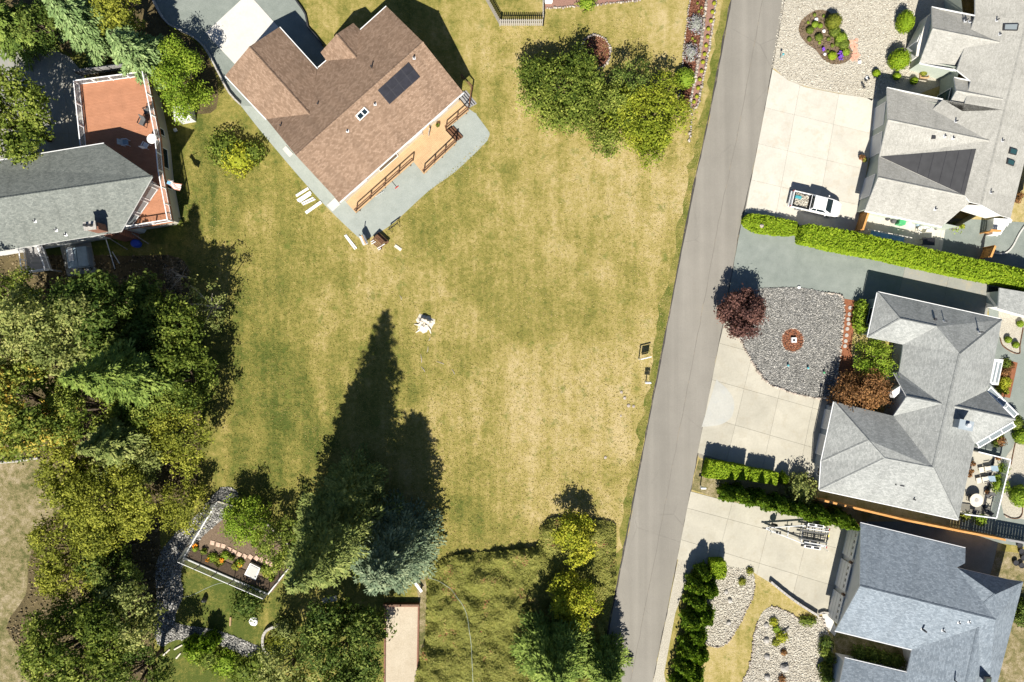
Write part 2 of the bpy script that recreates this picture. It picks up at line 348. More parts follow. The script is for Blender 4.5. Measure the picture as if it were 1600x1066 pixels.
simple('blue_tarp', (0.16, 0.36, 0.55), 0.5, 0.4, var=0.2, scale=2); simple('spa_cover', (0.24, 0.32, 0.38), 0.55, 0.35, var=0.15); simple('mesh_dark', (0.10, 0.10, 0.10), 0.8, 0.2); simple('cream_fabric', (0.60, 0.55, 0.45), 0.9, 0.1)
simple('solar_dark', (0.018, 0.018, 0.024), 0.35, 0.5, var=0.25, scale=2); simple('solar_grid', (0.026, 0.026, 0.032), 0.4, 0.5); simple('pool_mat', (0.050, 0.050, 0.052), 0.7, 0.3, var=0.12, scale=1.5)
simple('car_paint', (0.80, 0.80, 0.80), 0.18, 0.5, var=0.01); simple('tail_red', (0.45, 0.02, 0.02), 0.3, 0.5); simple('dark_trim', (0.03, 0.03, 0.033), 0.55, 0.4); simple('hose_pale', (0.32, 0.36, 0.28), 0.5, 0.4); simple('purple_petals', (0.16, 0.06, 0.42), 0.8, 0.2, var=0.4, scale=20)
simple('orange_petals', (0.75, 0.28, 0.02), 0.8, 0.2, var=0.2, scale=20); simple('pergola_white', (0.62, 0.59, 0.53), 0.6, 0.3, var=0.05); simple('driftwood', (0.58, 0.53, 0.44), 0.9, 0.15, var=0.2, scale=6); simple('cut_wood', (0.62, 0.52, 0.38), 0.9, 0.1, var=0.2, scale=9)
def glassy(name, c, rough=0.06):
    t = NT(name, rough, 0.6); t.col(c); MATS[name] = t.m
glassy('glass_dark', (0.012, 0.022, 0.028)); glassy('glass_teal', (0.025, 0.065, 0.07), 0.12); glassy('glass_pale', (0.22, 0.25, 0.26), 0.2)
def screenmat(name, c, alpha):
    t = NT(name, 0.6, 0.2); t.col(c); t.b.inputs['Alpha'].default_value = alpha; MATS[name] = t.m
screenmat('wire_mesh', (0.45, 0.47, 0.42), 0.35); screenmat('rail_glass', (0.62, 0.68, 0.66), 0.35)
leafmat('leaf_mid', [(0.0, (0.030, 0.050, 0.010)), (0.5, (0.098, 0.128, 0.025)), (1.0, (0.25, 0.27, 0.07))])
leafmat('leaf_dark', [(0.0, (0.022, 0.042, 0.010)), (0.5, (0.062, 0.092, 0.022)), (1.0, (0.18, 0.205, 0.06))])
leafmat('leaf_olive', [(0.0, (0.06, 0.072, 0.012)), (0.5, (0.16, 0.17, 0.03)), (1.0, (0.31, 0.30, 0.06))])
leafmat('leaf_yellow', [(0.0, (0.12, 0.15, 0.015)), (0.5, (0.25, 0.255, 0.03)), (1.0, (0.40, 0.36, 0.055))])
leafmat('leaf_bright', [(0.0, (0.075, 0.13, 0.014)), (0.5, (0.155, 0.215, 0.028)), (1.0, (0.26, 0.30, 0.05))])
leafmat('leaf_lime', [(0.0, (0.075, 0.105, 0.012)), (0.5, (0.165, 0.19, 0.024)), (1.0, (0.28, 0.285, 0.04))])
leafmat('leaf_pale', [(0.0, (0.08, 0.10, 0.035)), (0.5, (0.17, 0.19, 0.07)), (1.0, (0.31, 0.30, 0.13))])
leafmat('leaf_autumn', [(0.0, (0.06, 0.09, 0.02)), (0.5, (0.15, 0.18, 0.04)), (0.8, (0.30, 0.27, 0.07)), (1.0, (0.42, 0.27, 0.06))])
leafmat('leaf_hedge', [(0.0, (0.075, 0.125, 0.010)), (0.5, (0.15, 0.215, 0.015)), (1.0, (0.25, 0.30, 0.03))])
leafmat('leaf_thuja', [(0.0, (0.03, 0.065, 0.008)), (0.5, (0.085, 0.14, 0.015)), (1.0, (0.20, 0.255, 0.03))])
leafmat('leaf_purple', [(0.0, (0.03, 0.018, 0.016)), (0.5, (0.085, 0.042, 0.036)), (1.0, (0.17, 0.09, 0.07))])
leafmat('leaf_rust', [(0.0, (0.05, 0.035, 0.015)), (0.5, (0.16, 0.08, 0.035)), (1.0, (0.30, 0.16, 0.06))])
leafmat('needle_green', [(0.0, (0.045, 0.075, 0.020)), (0.5, (0.11, 0.155, 0.038)), (1.0, (0.23, 0.275, 0.08))], 0.15)
leafmat('needle_grey', [(0.0, (0.055, 0.078, 0.028)), (0.5, (0.125, 0.152, 0.052)), (1.0, (0.24, 0.25, 0.10))], 0.15)
leafmat('needle_blue', [(0.0, (0.04, 0.06, 0.045)), (0.5, (0.105, 0.14, 0.105)), (1.0, (0.25, 0.28, 0.21))], 0.12)
leafmat('needle_cedar', [(0.0, (0.06, 0.10, 0.04)), (0.5, (0.14, 0.20, 0.095)), (1.0, (0.26, 0.32, 0.17))], 0.15)
leafmat('cover_leaf', [(0.0, (0.085, 0.092, 0.022)), (0.35, (0.140, 0.145, 0.032)), (0.70, (0.205, 0.19, 0.05)), (0.84, (0.23, 0.175, 0.065)), (0.93, (0.24, 0.11, 0.055)), (1.0, (0.27, 0.085, 0.055))], 0.15)
leafmat('grass_blade', [(0.0, (0.07, 0.10, 0.015)), (0.35, (0.16, 0.165, 0.034)), (0.6, (0.28, 0.235, 0.075)), (1.0, (0.44, 0.345, 0.18))], 0.2)
leafmat('lavender', [(0.0, (0.14, 0.15, 0.12)), (0.6, (0.22, 0.22, 0.20)), (1.0, (0.24, 0.18, 0.30))], 0.1)
leafmat('twig', [(0.0, (0.14, 0.11, 0.08)), (1.0, (0.30, 0.25, 0.20))], 0.0)
rockmat('pebble_grey', [(0.0, (0.09, 0.087, 0.08)), (0.4, (0.21, 0.205, 0.187)), (0.75, (0.32, 0.31, 0.28)), (1.0, (0.52, 0.495, 0.45))])
rockmat('pebble_tan', [(0.0, (0.26, 0.23, 0.18)), (0.4, (0.40, 0.365, 0.30)), (1.0, (0.58, 0.55, 0.47))])
rockmat('rock_border', [(0.0, (0.2, 0.165, 0.135)), (0.5, (0.33, 0.28, 0.235)), (1.0, (0.47, 0.42, 0.36))])
rockmat('white_rock', [(0.0, (0.62, 0.62, 0.60)), (1.0, (0.80, 0.80, 0.78))])
rockmat('bark_chip', [(0.0, (0.05, 0.025, 0.015)), (0.5, (0.17, 0.075, 0.045)), (1.0, (0.32, 0.16, 0.10))])
rockmat('forest_litter', [(0.0, (0.03, 0.025, 0.012)), (0.5, (0.12, 0.09, 0.045)), (1.0, (0.26, 0.2, 0.11))])
M = MATS
# ---------------------------------------------------------------- foliage and stone generators (numpy)
def norm(a): return a/np.maximum(np.linalg.norm(a, axis=-1, keepdims=True), 1e-9)
def quadmesh(name, verts, quads, var, mat, parent=None, smooth=False):
    me = bpy.data.meshes.new(name); nv, nq = len(verts), len(quads)
    o = np.array(wloc(parent)) if parent is not None else np.zeros(3)
    me.vertices.add(nv); me.vertices.foreach_set('co', (verts-o).astype(np.float32).ravel())
    me.loops.add(nq*4); me.loops.foreach_set('vertex_index', quads.astype(np.int32).ravel())
    me.polygons.add(nq); me.polygons.foreach_set('loop_start', np.arange(0, nq*4, 4, dtype=np.int32))
    me.polygons.foreach_set('loop_total', np.full(nq, 4, np.int32))
    at = me.attributes.new('var', 'FLOAT', 'FACE'); at.data.foreach_set('value', np.clip(var, 0, 1).astype(np.float32))
    me.update(calc_edges=True)
    if smooth: me.polygons.foreach_set('use_smooth', [True]*nq)
    return link(name, me, mat, parent)
def leaf_quads(rng, P, N, size, aspect=0.55, T=None):
    n = len(P)
    if T is None: T = rng.normal(size=(n, 3))
    N = norm(N); T = norm(T-N*np.sum(T*N, 1, keepdims=True)); B = np.cross(N, T)
    s = np.asarray(size).reshape(-1, 1)*np.ones((n, 1))
    U = T*s; V = B*s*aspect
    v = np.stack([P-U, P+V+N*s*0.12, P+U, P-V+N*s*0.12], 1).reshape(-1, 3)
    return v, np.arange(4*n).reshape(n, 4)
def sphere_quads(c, rad, nu=10, nv=6, rng=None, jit=0.0):
    v = []; c = np.array(c)
    for j in range(nv+1):
        th = math.pi*(0.02+0.96*j/nv)
        for i in range(nu):
            ph = 2*math.pi*i/nu; k = 1+(rng.uniform(-jit, jit) if rng is not None else 0)
            v.append(c+np.array([math.sin(th)*math.cos(ph)*rad[0], math.sin(th)*math.sin(ph)*rad[1], math.cos(th)*rad[2]])*k)
    q = [(j*nu+i, (j+1)*nu+i, (j+1)*nu+(i+1) % nu, j*nu+(i+1) % nu) for j in range(nv) for i in range(nu)]
    return np.array(v), np.array(q)
def cat_mesh(parts):
    vs_, qs, vr, b = [], [], [], 0
    for v, q, w in parts:
        vs_.append(v); qs.append(q+b); vr.append(np.ones(len(q))*w if np.isscalar(w) else w); b += len(v)
    return np.concatenate(vs_), np.concatenate(qs), np.concatenate(vr)
def dirs(rng, n, zmin=-0.35):
    z = rng.uniform(zmin, 1, n); a = rng.uniform(0, 2*math.pi, n); s = np.sqrt(1-z*z)
    return np.stack([s*np.cos(a), s*np.sin(a), z], 1)
def clump_leaves(rng, lobes, dens, per, cr, size, zmin=-0.45, tight=(0.5, 1.06), spread=0.55):
    """lobes: [(centre, radii)]; dens clumps per m2 of lobe surface"""
    Ps, Ns, Vs = [], [], []
    for c, rad in lobes:
        c = np.array(c, float); rad = np.array(rad, float)
        n = max(6, int(dens*4*math.pi*(rad[0]*rad[1]+rad[0]*rad[2]+rad[1]*rad[2])/3*(1-zmin)/2))
        d = dirs(rng, n, zmin); lv = rng.normal(0, 0.13)
        cp = c+d*rad*rng.uniform(tight[0], tight[1], (n, 1)); nn = norm(d/rad)
        k = per; off = rng.normal(size=(n, k, 3))*cr*np.array([1, 1, 0.7])
        P = (cp[:, None, :]+off).reshape(-1, 3)
        N = norm(np.repeat(nn, k, 0)*0.7+rng.normal(size=(n*k, 3))*spread+np.array([0, 0, 0.35]))
        cv = np.repeat(rng.normal(0.5+lv, 0.17, n), k)+rng.normal(0, 0.12, n*k)
        Ps.append(P); Ns.append(N); Vs.append(cv)
    P = np.concatenate(Ps); N = np.concatenate(Ns); V = np.concatenate(Vs)
    keep = P[:, 2] > 0.12
    return P[keep], N[keep], V[keep]
def broad_tree(name, label, px, py, h, r, leaf, seed=0, cat='tree', group=None, n_lobes=11, size=0.21, dens=2.6, per=9, cr=0.24, low=0.28, squash=1.0, zc=None, bark='bark', lean=0.62, gaps=0.0, stretch=(1, 1), trunk_r=None):
    rng = np.random.default_rng(seed+101); rnd = random.Random(seed+7); size *= 0.72; dens *= 1.15; per = int(per*1.6); cr *= 0.88
    z = h*lean if zc is None else zc
    b = W(px, py, z); base = Vector((b.x, b.y, 0))
    root = empty(name, base, label, cat, group)
    lobes = []
    z0, z1 = h*low, h
    zc_ = (z0+z1)/2; vr = (z1-z0)/2
    n_lobes = int(n_lobes*1.45)
    for i in range(n_lobes):
        if i == 0: d = np.array([0, 0, 0.55])
        else:
            a = i*2.39996+rng.uniform(-0.4, 0.4); zz = rng.uniform(-0.75, 0.7); q = math.sqrt(max(0.05, 1-zz*zz))*rng.uniform(0.5, 0.9)
            d = np.array([q*math.cos(a), q*math.sin(a), zz*0.72])
        lr = r*rng.uniform(0.24, 0.44)
        c = np.array([base.x+d[0]*r*stretch[0], base.y+d[1]*r*stretch[1], zc_+d[2]*vr])
        lobes.append((c, (lr, lr, lr*0.85*min(1.4, max(0.55, vr/r)))))
    tm = MB(); tr = trunk_r or max(0.09, 0.028*h)
    top = Vector((base.x, base.y, z0+(z1-z0)*0.5))
    tm.tube([base-Vector((0, 0, 0.05)), base+Vector((rnd.uniform(-.1, .1), rnd.uniform(-.1, .1), z0*0.9+0.1)), top], [tr*1.25, tr, tr*0.45], 7)
    for c, lr in lobes[1:]:
        st = base+Vector((0, 0, max(0.15, z0*rnd.uniform(0.7, 1.25)))); en = Vector(c); mid = st.lerp(en, 0.55)+Vector((rnd.uniform(-.2, .2), rnd.uniform(-.2, .2), rnd.uniform(0.0, .3)))
        tm.tube([st, mid, en], [tr*0.5, tr*0.32, tr*0.12], 5, cap=False)
    tm.build('trunk', M[bark], root, smooth=True)
    P, N, V = clump_leaves(rng, lobes, dens*(1-gaps), per, cr, size)
    v, q = leaf_quads(rng, P, N, size*rng.uniform(0.65, 1.15, len(P)))
    quadmesh('crown', v, q, V, M[leaf], root)
    return root
def conifer(name, label, px, py, h, r, leaf, seed=0, group=None, zref=None, whorl=0.42, per=8, droop=0.25, size=0.30, width=0.34, power=0.85, low=0.06, spray=11, upturn=0.0, bark='bark', cat='tree', round_top=False, hang=0.0):
    """px,py: where the tree's tip is seen (zref = height of that point)"""
    rng = np.random.default_rng(seed+501); size *= 0.76; spray = int(spray*1.35)
    b = W(px, py, h if zref is None else zref); base = np.array([b.x, b.y, 0.0])
    root = empty(name, Vector(base), label, cat, group)
    tm = MB(); tm.tube([base-np.array([0, 0, .05]), base+np.array([0, 0, h*0.5]), base+np.array([0, 0, h*0.97])], [0.022*h, 0.013*h, 0.02], 7)
    Ps, Ts, Ns, Vs, Sz = [], [], [], [], []
    z = h*low; tw = MB()
    while z < h*0.985:
        f = z/h; L0 = r*(1-f)**power*(1.0 if not round_top else 1.0)
        if round_top: L0 = r*math.sqrt(max(0.02, 1-((f-0.35)/0.65)**2)) if f > 0.35 else r*(0.75+0.25*f/0.35)
        n = max(4, int(per*(0.6+0.6*(1-f)))); a0 = rng.uniform(0, 6.28)
        for k in range(n):
            a = a0+2*math.pi*k/n+rng.uniform(-0.25, 0.25); L = L0*rng.uniform(0.58, 1.15)+0.12
            d = np.array([math.cos(a), math.sin(a), 0]); sd_ = np.array([-math.sin(a), math.cos(a), 0]); zb = z+rng.uniform(-0.15, 0.15)
            m = max(4, int(spray*L/r*1.6)+2); bv = rng.normal(0.5, 0.14)
            t = (np.arange(m)+rng.uniform(0, 1, m))/m; t = 0.12+0.88*t
            zz = zb-droop*L*t**1.3+upturn*L*t**3
            for side in (-1, 0, 1):
                w = width*L*(1-t*0.75)*rng.uniform(0.5, 1.1, m)*side
                P = base+d*(L*t)[:, None]+sd_*w[:, None]; P[:, 2] = zz+rng.normal(0, 0.05, m)-abs(side)*0.10*L*width-hang*rng.uniform(0, 1, m)
                T = d+sd_*side*0.9+np.array([0, 0, -droop*1.0+upturn])+rng.normal(size=(m, 3))*0.18
                Ps.append(P); Ts.append(T); Ns.append(np.array([0, 0, 1.0])+rng.normal(size=(m, 3))*0.38+d*0.2)
                Vs.append(bv+rng.normal(0, 0.13, m)+0.12*(t-0.5)); Sz.append(np.full(m, size)*rng.uniform(0.7, 1.2, m)*(1 if side else 1.1))
            if k % 2 == 0: tm.tube([base+np.array([0, 0, zb]), base+d*L*0.75+np.array([0, 0, zb-droop*L*0.7])], [0.05, 0.015], 4, cap=False)
        z += whorl*rng.uniform(0.75, 1.2)*(0.7+0.3*(1-f))
    # leader
    m = 14; Ps.append(base+np.stack([rng.normal(0, .06, m), rng.normal(0, .06, m), h*rng.uniform(0.94, 1.0, m)], 1)); Ts.append(np.array([0, 0, 1.0])+rng.normal(size=(m, 3))*0.4)
    Ns.append(rng.normal(size=(m, 3))); Vs.append(np.full(m, .6)); Sz.append(np.full(m, size*.6))
    tm.build('trunk', M[bark], root, smooth=True)
    P = np.concatenate(Ps); keep = P[:, 2] > 0.1
    v, q = leaf_quads(rng, P[keep], np.concatenate(Ns)[keep], np.concatenate(Sz)[keep], 0.36, np.concatenate(Ts)[keep])
    quadmesh('crown', v, q, np.concatenate(Vs)[keep], M[leaf], root)
    return root
def bush(name, label, px, py, r, h, leaf, seed=0, cat='shrub', group=None, size=0.13, n=None, zref=None, tidy=True, sy=1.0, var=0.5, z0=0.0):
    """one rounded shrub; px,py where its middle is seen"""
    rng = np.random.default_rng(seed+900); b = W(px, py, h*0.55+z0 if zref is None else zref); c = np.array([b.x, b.y, z0+h*0.45])
    rad = np.array([r, r*sy, h*0.55]); n = n or int((110 if tidy else 170)*(r*r*sy+r*h)*(0.13/size)**2)+60
    d = dirs(rng, n, -0.8); P = c+d*rad*rng.uniform(0.93 if tidy else 0.8, 1.03 if tidy else 1.15, (n, 1)); P[:, 2] = np.maximum(P[:, 2], z0+0.03)
    if not tidy:
        kk = np.array([1+0.34*mnoise.noise(Vector(x)*2.1+Vector((seed, 0, 0)))+0.2*mnoise.noise(Vector(x)*4.3+Vector((0, seed, 0))) for x in d]); P = c+(P-c)*kk[:, None]; P[:, 2] = np.maximum(P[:, 2], z0+0.03)
    N = norm(d/rad+rng.normal(size=(n, 3))*(0.45 if tidy else 0.8)); v, q = leaf_quads(rng, P, N, size*rng.uniform(0.7, 1.2, n))
    cv, cq = sphere_quads(c, rad*(0.9 if tidy else 0.68), 12, 7, rng, 0.03); cv[:, 2] = np.maximum(cv[:, 2], z0-0.02)
    V, Q, A = cat_mesh([(v, q, rng.normal(var, 0.2, n)), (cv, cq, 0.3)])
    org = np.array([b.x, b.y, z0]); o = quadmesh(name, V-org, Q, A, M[leaf]); o.location = org
    return tag(o, label, cat, group)
def hedge(name, label, poly, h, leaf, seed=0, group=None, size=0.13, dens=95, cat='hedge', wob=0.06, zpix=None, rnd_edge=0.18, z0=0.0):
    """clipped hedge on a footprint of photo pixels seen at the height of its top"""
    rng = np.random.default_rng(seed+1300); zt = h if zpix is None else zpix
    p = [W(a, b, zt) for a, b in poly]; n = len(p)
    if sum(p[i].x*p[(i+1) % n].y-p[(i+1) % n].x*p[i].y for i in range(n)) < 0: p = p[::-1]
    xs = [v.x for v in p]; ys = [v.y for v in p]; pxy = [(v.x, v.y) for v in p]
    area = abs(sum(p[i].x*p[(i+1) % n].y-p[(i+1) % n].x*p[i].y for i in range(n)))/2
    nt = int(area*dens); Q = np.stack([rng.uniform(min(xs), max(xs), nt*3), rng.uniform(min(ys), max(ys), nt*3)], 1); Q = Q[inside_np(Q, pxy)][:nt]
    hz = np.array([0.10*mnoise.noise(Vector((x*0.9, y*0.9, seed)))+wob*mnoise.noise(Vector((x*3, y*3, seed))) for x, y in Q])
    P = [np.column_stack([Q, h+hz+rng.normal(0, 0.02, len(Q))])]; N = [np.tile([0, 0, 1.0], (len(Q), 1))]
    for i in range(n):
        a, b2 = p[i], p[(i+1) % n]; L = (b2-a).length; k = int(L*h*dens*0.85)+4
        t = rng.uniform(0, 1, k); zz = z0+(h-z0)*rng.uniform(0.02, 1.0, k); nr = Vector(((b2-a).y, -(b2-a).x, 0)).normalized()
        bul = 0.06*np.array([mnoise.noise(Vector((a.x+(b2.x-a.x)*q*1.5, a.y, z_*1.5+seed))) for q, z_ in zip(t, zz)])
        P.append(np.stack([a.x+(b2.x-a.x)*t+nr.x*bul, a.y+(b2.y-a.y)*t+nr.y*bul, zz], 1)); N.append(np.tile([nr.x, nr.y, 0.35], (k, 1)))
    P = np.concatenate(P); N = np.concatenate(N)+rng.normal(size=(len(P), 3))*0.5
    v, q = leaf_quads(rng, P, N, size*rng.uniform(0.7, 1.25, len(P)))
    ip = inset_poly(p, 0.07); hc = h-0.09
    cvs = [(a.x, a.y, z0-0.01) for a in ip]+[(a.x, a.y, hc) for a in ip]; c0 = sum(xs)/n, sum(ys)/n
    bm = bmesh.new(); bv = [bm.verts.new(a) for a in cvs]
    fs = [bm.faces.new([bv[i], bv[(i+1) % n], bv[n+(i+1) % n], bv[n+i]]) for i in range(n)]; ft = bm.faces.new(bv[n:]); bm.verts.index_update()
    tri = bmesh.ops.triangulate(bm, faces=[ft]); bm.verts.index_update()
    cq = np.array([[vv.index for vv in f.verts] if len(f.verts) == 4 else [f.verts[0].index, f.verts[1].index, f.verts[2].index, f.verts[2].index] for f in bm.faces])
    tris = [f for f in bm.faces if len(f.verts) == 3]; extra = []; eq = []
    cva = np.array([tuple(vv.co) for vv in bm.verts]); quads4 = [[vv.index for vv in f.verts] for f in bm.faces if len(f.verts) == 4]
    for f in tris:                                   # a triangle becomes a quad with its longest side halved
        ids = [vv.index for vv in f.verts]; m = (cva[ids[2]]+cva[ids[0]])/2; extra.append(m); eq.append([ids[0], ids[1], ids[2], len(cva)+len(extra)-1])
    bm.free(); cva = np.concatenate([cva, np.array(extra)]); cqa = np.array(quads4+eq)
    V, Qd, A = cat_mesh([(v, q, rng.normal(0.5, 0.2, len(q))), (cva, cqa, 0.3)])
    org = np.array([c0[0], c0[1], 0.0]); o = quadmesh(name, V-org, Qd, A, M[leaf]); o.location = org
    return tag(o, label, cat, group)
def thuja(name, label, px, py, r, h, leaf='leaf_thuja', seed=0, group=None, zref=None, size=0.16, cat='shrub', power=0.6, sharp=False, cut=0.0):
    """narrow upright conifer (arborvitae) with vertical fans"""
    rng = np.random.default_rng(seed+2100); b = W(px, py, h*0.5 if zref is None else zref); base = np.array([b.x, b.y, 0.0])
    n = int(520*r*h*(0.16/size)**2)+150; t = rng.uniform(0.0, 1.0, n)**0.9*0.97+0.02; a = rng.uniform(0, 6.283, n)
    k = np.array([1+0.20*math.sin(5*x+seed)+0.14*math.sin(9*x+4*y+seed*2) for x, y in zip(a, t*6)])
    prof = np.minimum(1, (1-t)**power*1.12)*np.minimum(1, 0.72+t*1.4)
    rr = r*prof*k*rng.uniform(0.72, 1.05, n)
    d = np.stack([np.cos(a), np.sin(a), np.zeros(n)], 1); P = base+d*rr[:, None]; P[:, 2] = t*h
    T = np.array([0, 0, 1.0])+d*0.45+rng.normal(size=(n, 3))*0.25; N = d+rng.normal(size=(n, 3))*0.55
    v, q = leaf_quads(rng, P, N, size*rng.uniform(0.8, 1.4, n), 0.45, T)
    cv = []; nu = 10
    for tt in (0.0, 0.15, 0.4, 0.65, 0.85, 0.95):
        pr = min(1, (1-tt)**power*1.12)*min(1, 0.72+tt*1.4)*r*0.72
        cv += [base+np.array([pr*math.cos(6.283*i/nu), pr*math.sin(6.283*i/nu), tt*h]) for i in range(nu)]
    cq = np.array([(j*nu+i, j*nu+(i+1) % nu, (j+1)*nu+(i+1) % nu, (j+1)*nu+i) for j in range(5) for i in range(nu)])
    fan = 0.5+0.35*np.sin(a*4+t*9+seed)*0.4
    V, Q, A = cat_mesh([(v, q, fan+rng.normal(0.0, 0.17, n)), (np.array(cv), cq, 0.25)])
    o = quadmesh(name, V-base, Q, A, M[leaf]); o.location = base
    return tag(o, label, cat, group)
CUBE = np.array([[-1, -1, -1], [1, -1, -1], [1, 1, -1], [-1, 1, -1], [-.7, -.7, 1], [.7, -.7, 1], [.7, .7, 1], [-.7, .7, 1]], float)
CQ = np.array([[0, 3, 2, 1], [4, 5, 6, 7], [0, 1, 5, 4], [1, 2, 6, 5], [2, 3, 7, 6], [3, 0, 4, 7]])
def rocks_at(name, P, size, mat, seed=0, flat=0.6, parent=None, label=None, kind='stuff', z=0.0, var=None):
    rng = np.random.default_rng(seed+3000); n = len(P); s = np.asarray(size)*np.ones(n)
    v = CUBE[None]+rng.uniform(-0.32, 0.32, (n, 8, 3)); sc = s[:, None]*rng.uniform(0.7, 1.3, (n, 3)); sc[:, 2] *= flat
    v = v*sc[:, None, :]/2; a = rng.uniform(0, 6.283, n); ca, sa = np.cos(a)[:, None], np.sin(a)[:, None]
    x = v[:, :, 0]*ca-v[:, :, 1]*sa; y = v[:, :, 0]*sa+v[:, :, 1]*ca
    v = np.stack([x+P[:, 0:1], y+P[:, 1:2], v[:, :, 2]+z+(s*flat*0.28)[:, None]], 2)
    q = (np.arange(n)[:, None, None]*8+CQ[None]).reshape(-1, 4)
    w = np.repeat(rng.uniform(0, 1, n) if var is None else var, 6)
    o = quadmesh(name, v.reshape(-1, 3), q, w, M[mat], parent); o['kind'] = kind
    if label: o['label'] = label
    return o
def poly_pts(rng, poly, dens, holes=()):
    p = [(W(a, b).x, W(a, b).y) for a, b in poly]; xs = [a for a, b in p]; ys = [b for a, b in p]
    n = int((max(xs)-min(xs))*(max(ys)-min(ys))*dens); Q = np.stack([rng.uniform(min(xs), max(xs), n), rng.uniform(min(ys), max(ys), n)], 1)
    k = inside_np(Q, p)
    for h in holes: k &= ~inside_np(Q, [(W(a, b).x, W(a, b).y) for a, b in h])
    return Q[k]
def line_pts(rng, pts, step, jit=0.03, closed=False):
    out = []; pp = list(pts)+([pts[0]] if closed else [])
    w = [W(a, b) for a, b in pp]; carry = 0
    for a, b in zip(w[:-1], w[1:]):
        L = (b-a).length; t = carry
        while t < L:
            q = a.lerp(b, t/L); out.append((q.x+rng.normal(0, jit), q.y+rng.normal(0, jit))); t += step
        carry = t-L
    return np.array(out)
def rock(name, label, px, py, size, mat='stone_grey', seed=0, cat='rock', group=None, flat=0.7):
    """one single stone, a thing of its own"""
    rng = np.random.default_rng(seed+77); b = W(px, py)
    bm = bmesh.new(); bmesh.ops.create_icosphere(bm, subdivisions=2, radius=size/2)
    for v in bm.verts:
        k = 1+0.28*mnoise.noise(v.co*(2.2/size)+Vector((seed*3.1, 0, 0))); v.co *= k; v.co.z = max(v.co.z*flat, -size*0.18)
    me = bpy.data.meshes.new(name); bm.to_mesh(me); bm.free()
    at = me.attributes.new('var', 'FLOAT', 'FACE'); at.data.foreach_set('value', rng.uniform(0.2, 0.9, len(me.polygons)).astype(np.float32))
    o = link(name, me, M[mat]); o.location = (b.x, b.y, size*0.17); o.rotation_euler.z = seed
    return tag(o, label, cat, group)
# ---------------------------------------------------------------- the setting: ground, road, drives, beds
g = bpy.data.meshes.new('ground'); n = 700.0
g.from_pydata([(-n, -n, 0), (n, -n, 0), (n, n, 0), (-n, n, 0)], [], [(0, 1, 2, 3)])
tag(link('ground', g, M['lawn_grass']), 'dry yellow green mown grass of the open lot', kind='structure')
ROAD_L = [(1706, -3000), (1143, 0), (1108, 186), (1085, 290), (1035, 550), (987, 800), (936, 1066), (516, 3300)]
ROAD_R = [(1788, -3000), (1226, 0), (1180, 250), (1158, 346), (1121, 550), (1073, 800), (1021, 1060), (586, 3300)]
ROAD = ROAD_L+ROAD_R[::-1]
rng0 = np.random.default_rng(5)
def along(px_pts, jit):
    """edge line resampled every ~2 m with a little raggedness"""
    out = []
    for (a, b), (c, d) in zip(px_pts[:-1], px_pts[1:]):
        m = max(1, int(math.hypot(c-a, d-b)/14))
        out += [(a+(c-a)*t/m+rng0.normal(0, jit), b+(d-b)*t/m) for t in range(m)]
    return out+[px_pts[-1]]
sheet('road', [ROAD_L[0]]+along(ROAD_L[1:7], 0.7)+[ROAD_L[7]]+([ROAD_R[0]]+along(ROAD_R[1:7], 0.5)+[ROAD_R[7]])[::-1], 0.012, M['asphalt'], 'narrow sun bleached asphalt lane')
MID = [((a[0]+b[0])/2+7, (a[1]+b[1])/2) for a, b in zip(ROAD_L[1:7], ROAD_R[1:7])]
sa = along([(x-0.45, y) for x, y in MID], 0.35); sb = [(x+0.9, y) for x, y in sa]
sheet('road_seam', sa+sb[::-1], 0.016, M['seam'], 'faint darker paving seam along the lane')
# thin dark ragged strips along both road edges
for nm, ed, o1, o2 in (('road_edge_strip', ROAD_L, -2.0, 0.4), ('road_edge_strip', ROAD_R, -0.4, 0.8)):
    a = along([(x+o1, y) for x, y in ed[1:7]], 0.5); b = along([(x+o2, y) for x, y in ed[1:7]], 0.4)
    sheet(nm, a+b[::-1], 0.016 if o1 == -2.0 else 0.020, M['tar'], 'dark worn tar edge of the lane')
VERGE = along([(x-13, y) for x, y in ROAD_L[:7]], 3.2)+along([(x-2, y) for x, y in ROAD_L[:7]], 0.3)[::-1]
def verge_mat():
    t = NT('verge_grass', 0.95, 0.1); w = t.coord('World'); a = t.math('ADD', t.math('MULTIPLY', t.noise(w, 0.5, 4, 0.65), 0.6), t.math('MULTIPLY', t.noise(w, 5, 4, 0.7), 0.4))
    c = t.ramp(a, [(0.34, (0.045, 0.075, 0.011)), (0.46, (0.12, 0.13, 0.026)), (0.60, (0.24, 0.20, 0.062))]); s2 = t.ramp(t.noise(w, 16, 2), [(0.3, 0.7), (0.7, 1.25)])
    t.col(t.mix(1.0, c, s2, 'MULTIPLY')); t.bump(t.noise(w, 10, 3), 0.8, 0.06); M['verge_grass'] = t.m
verge_mat()
sheet('grass_verge', VERGE, 0.004, M['verge_grass'], 'greener strip of grass along the lane edge')
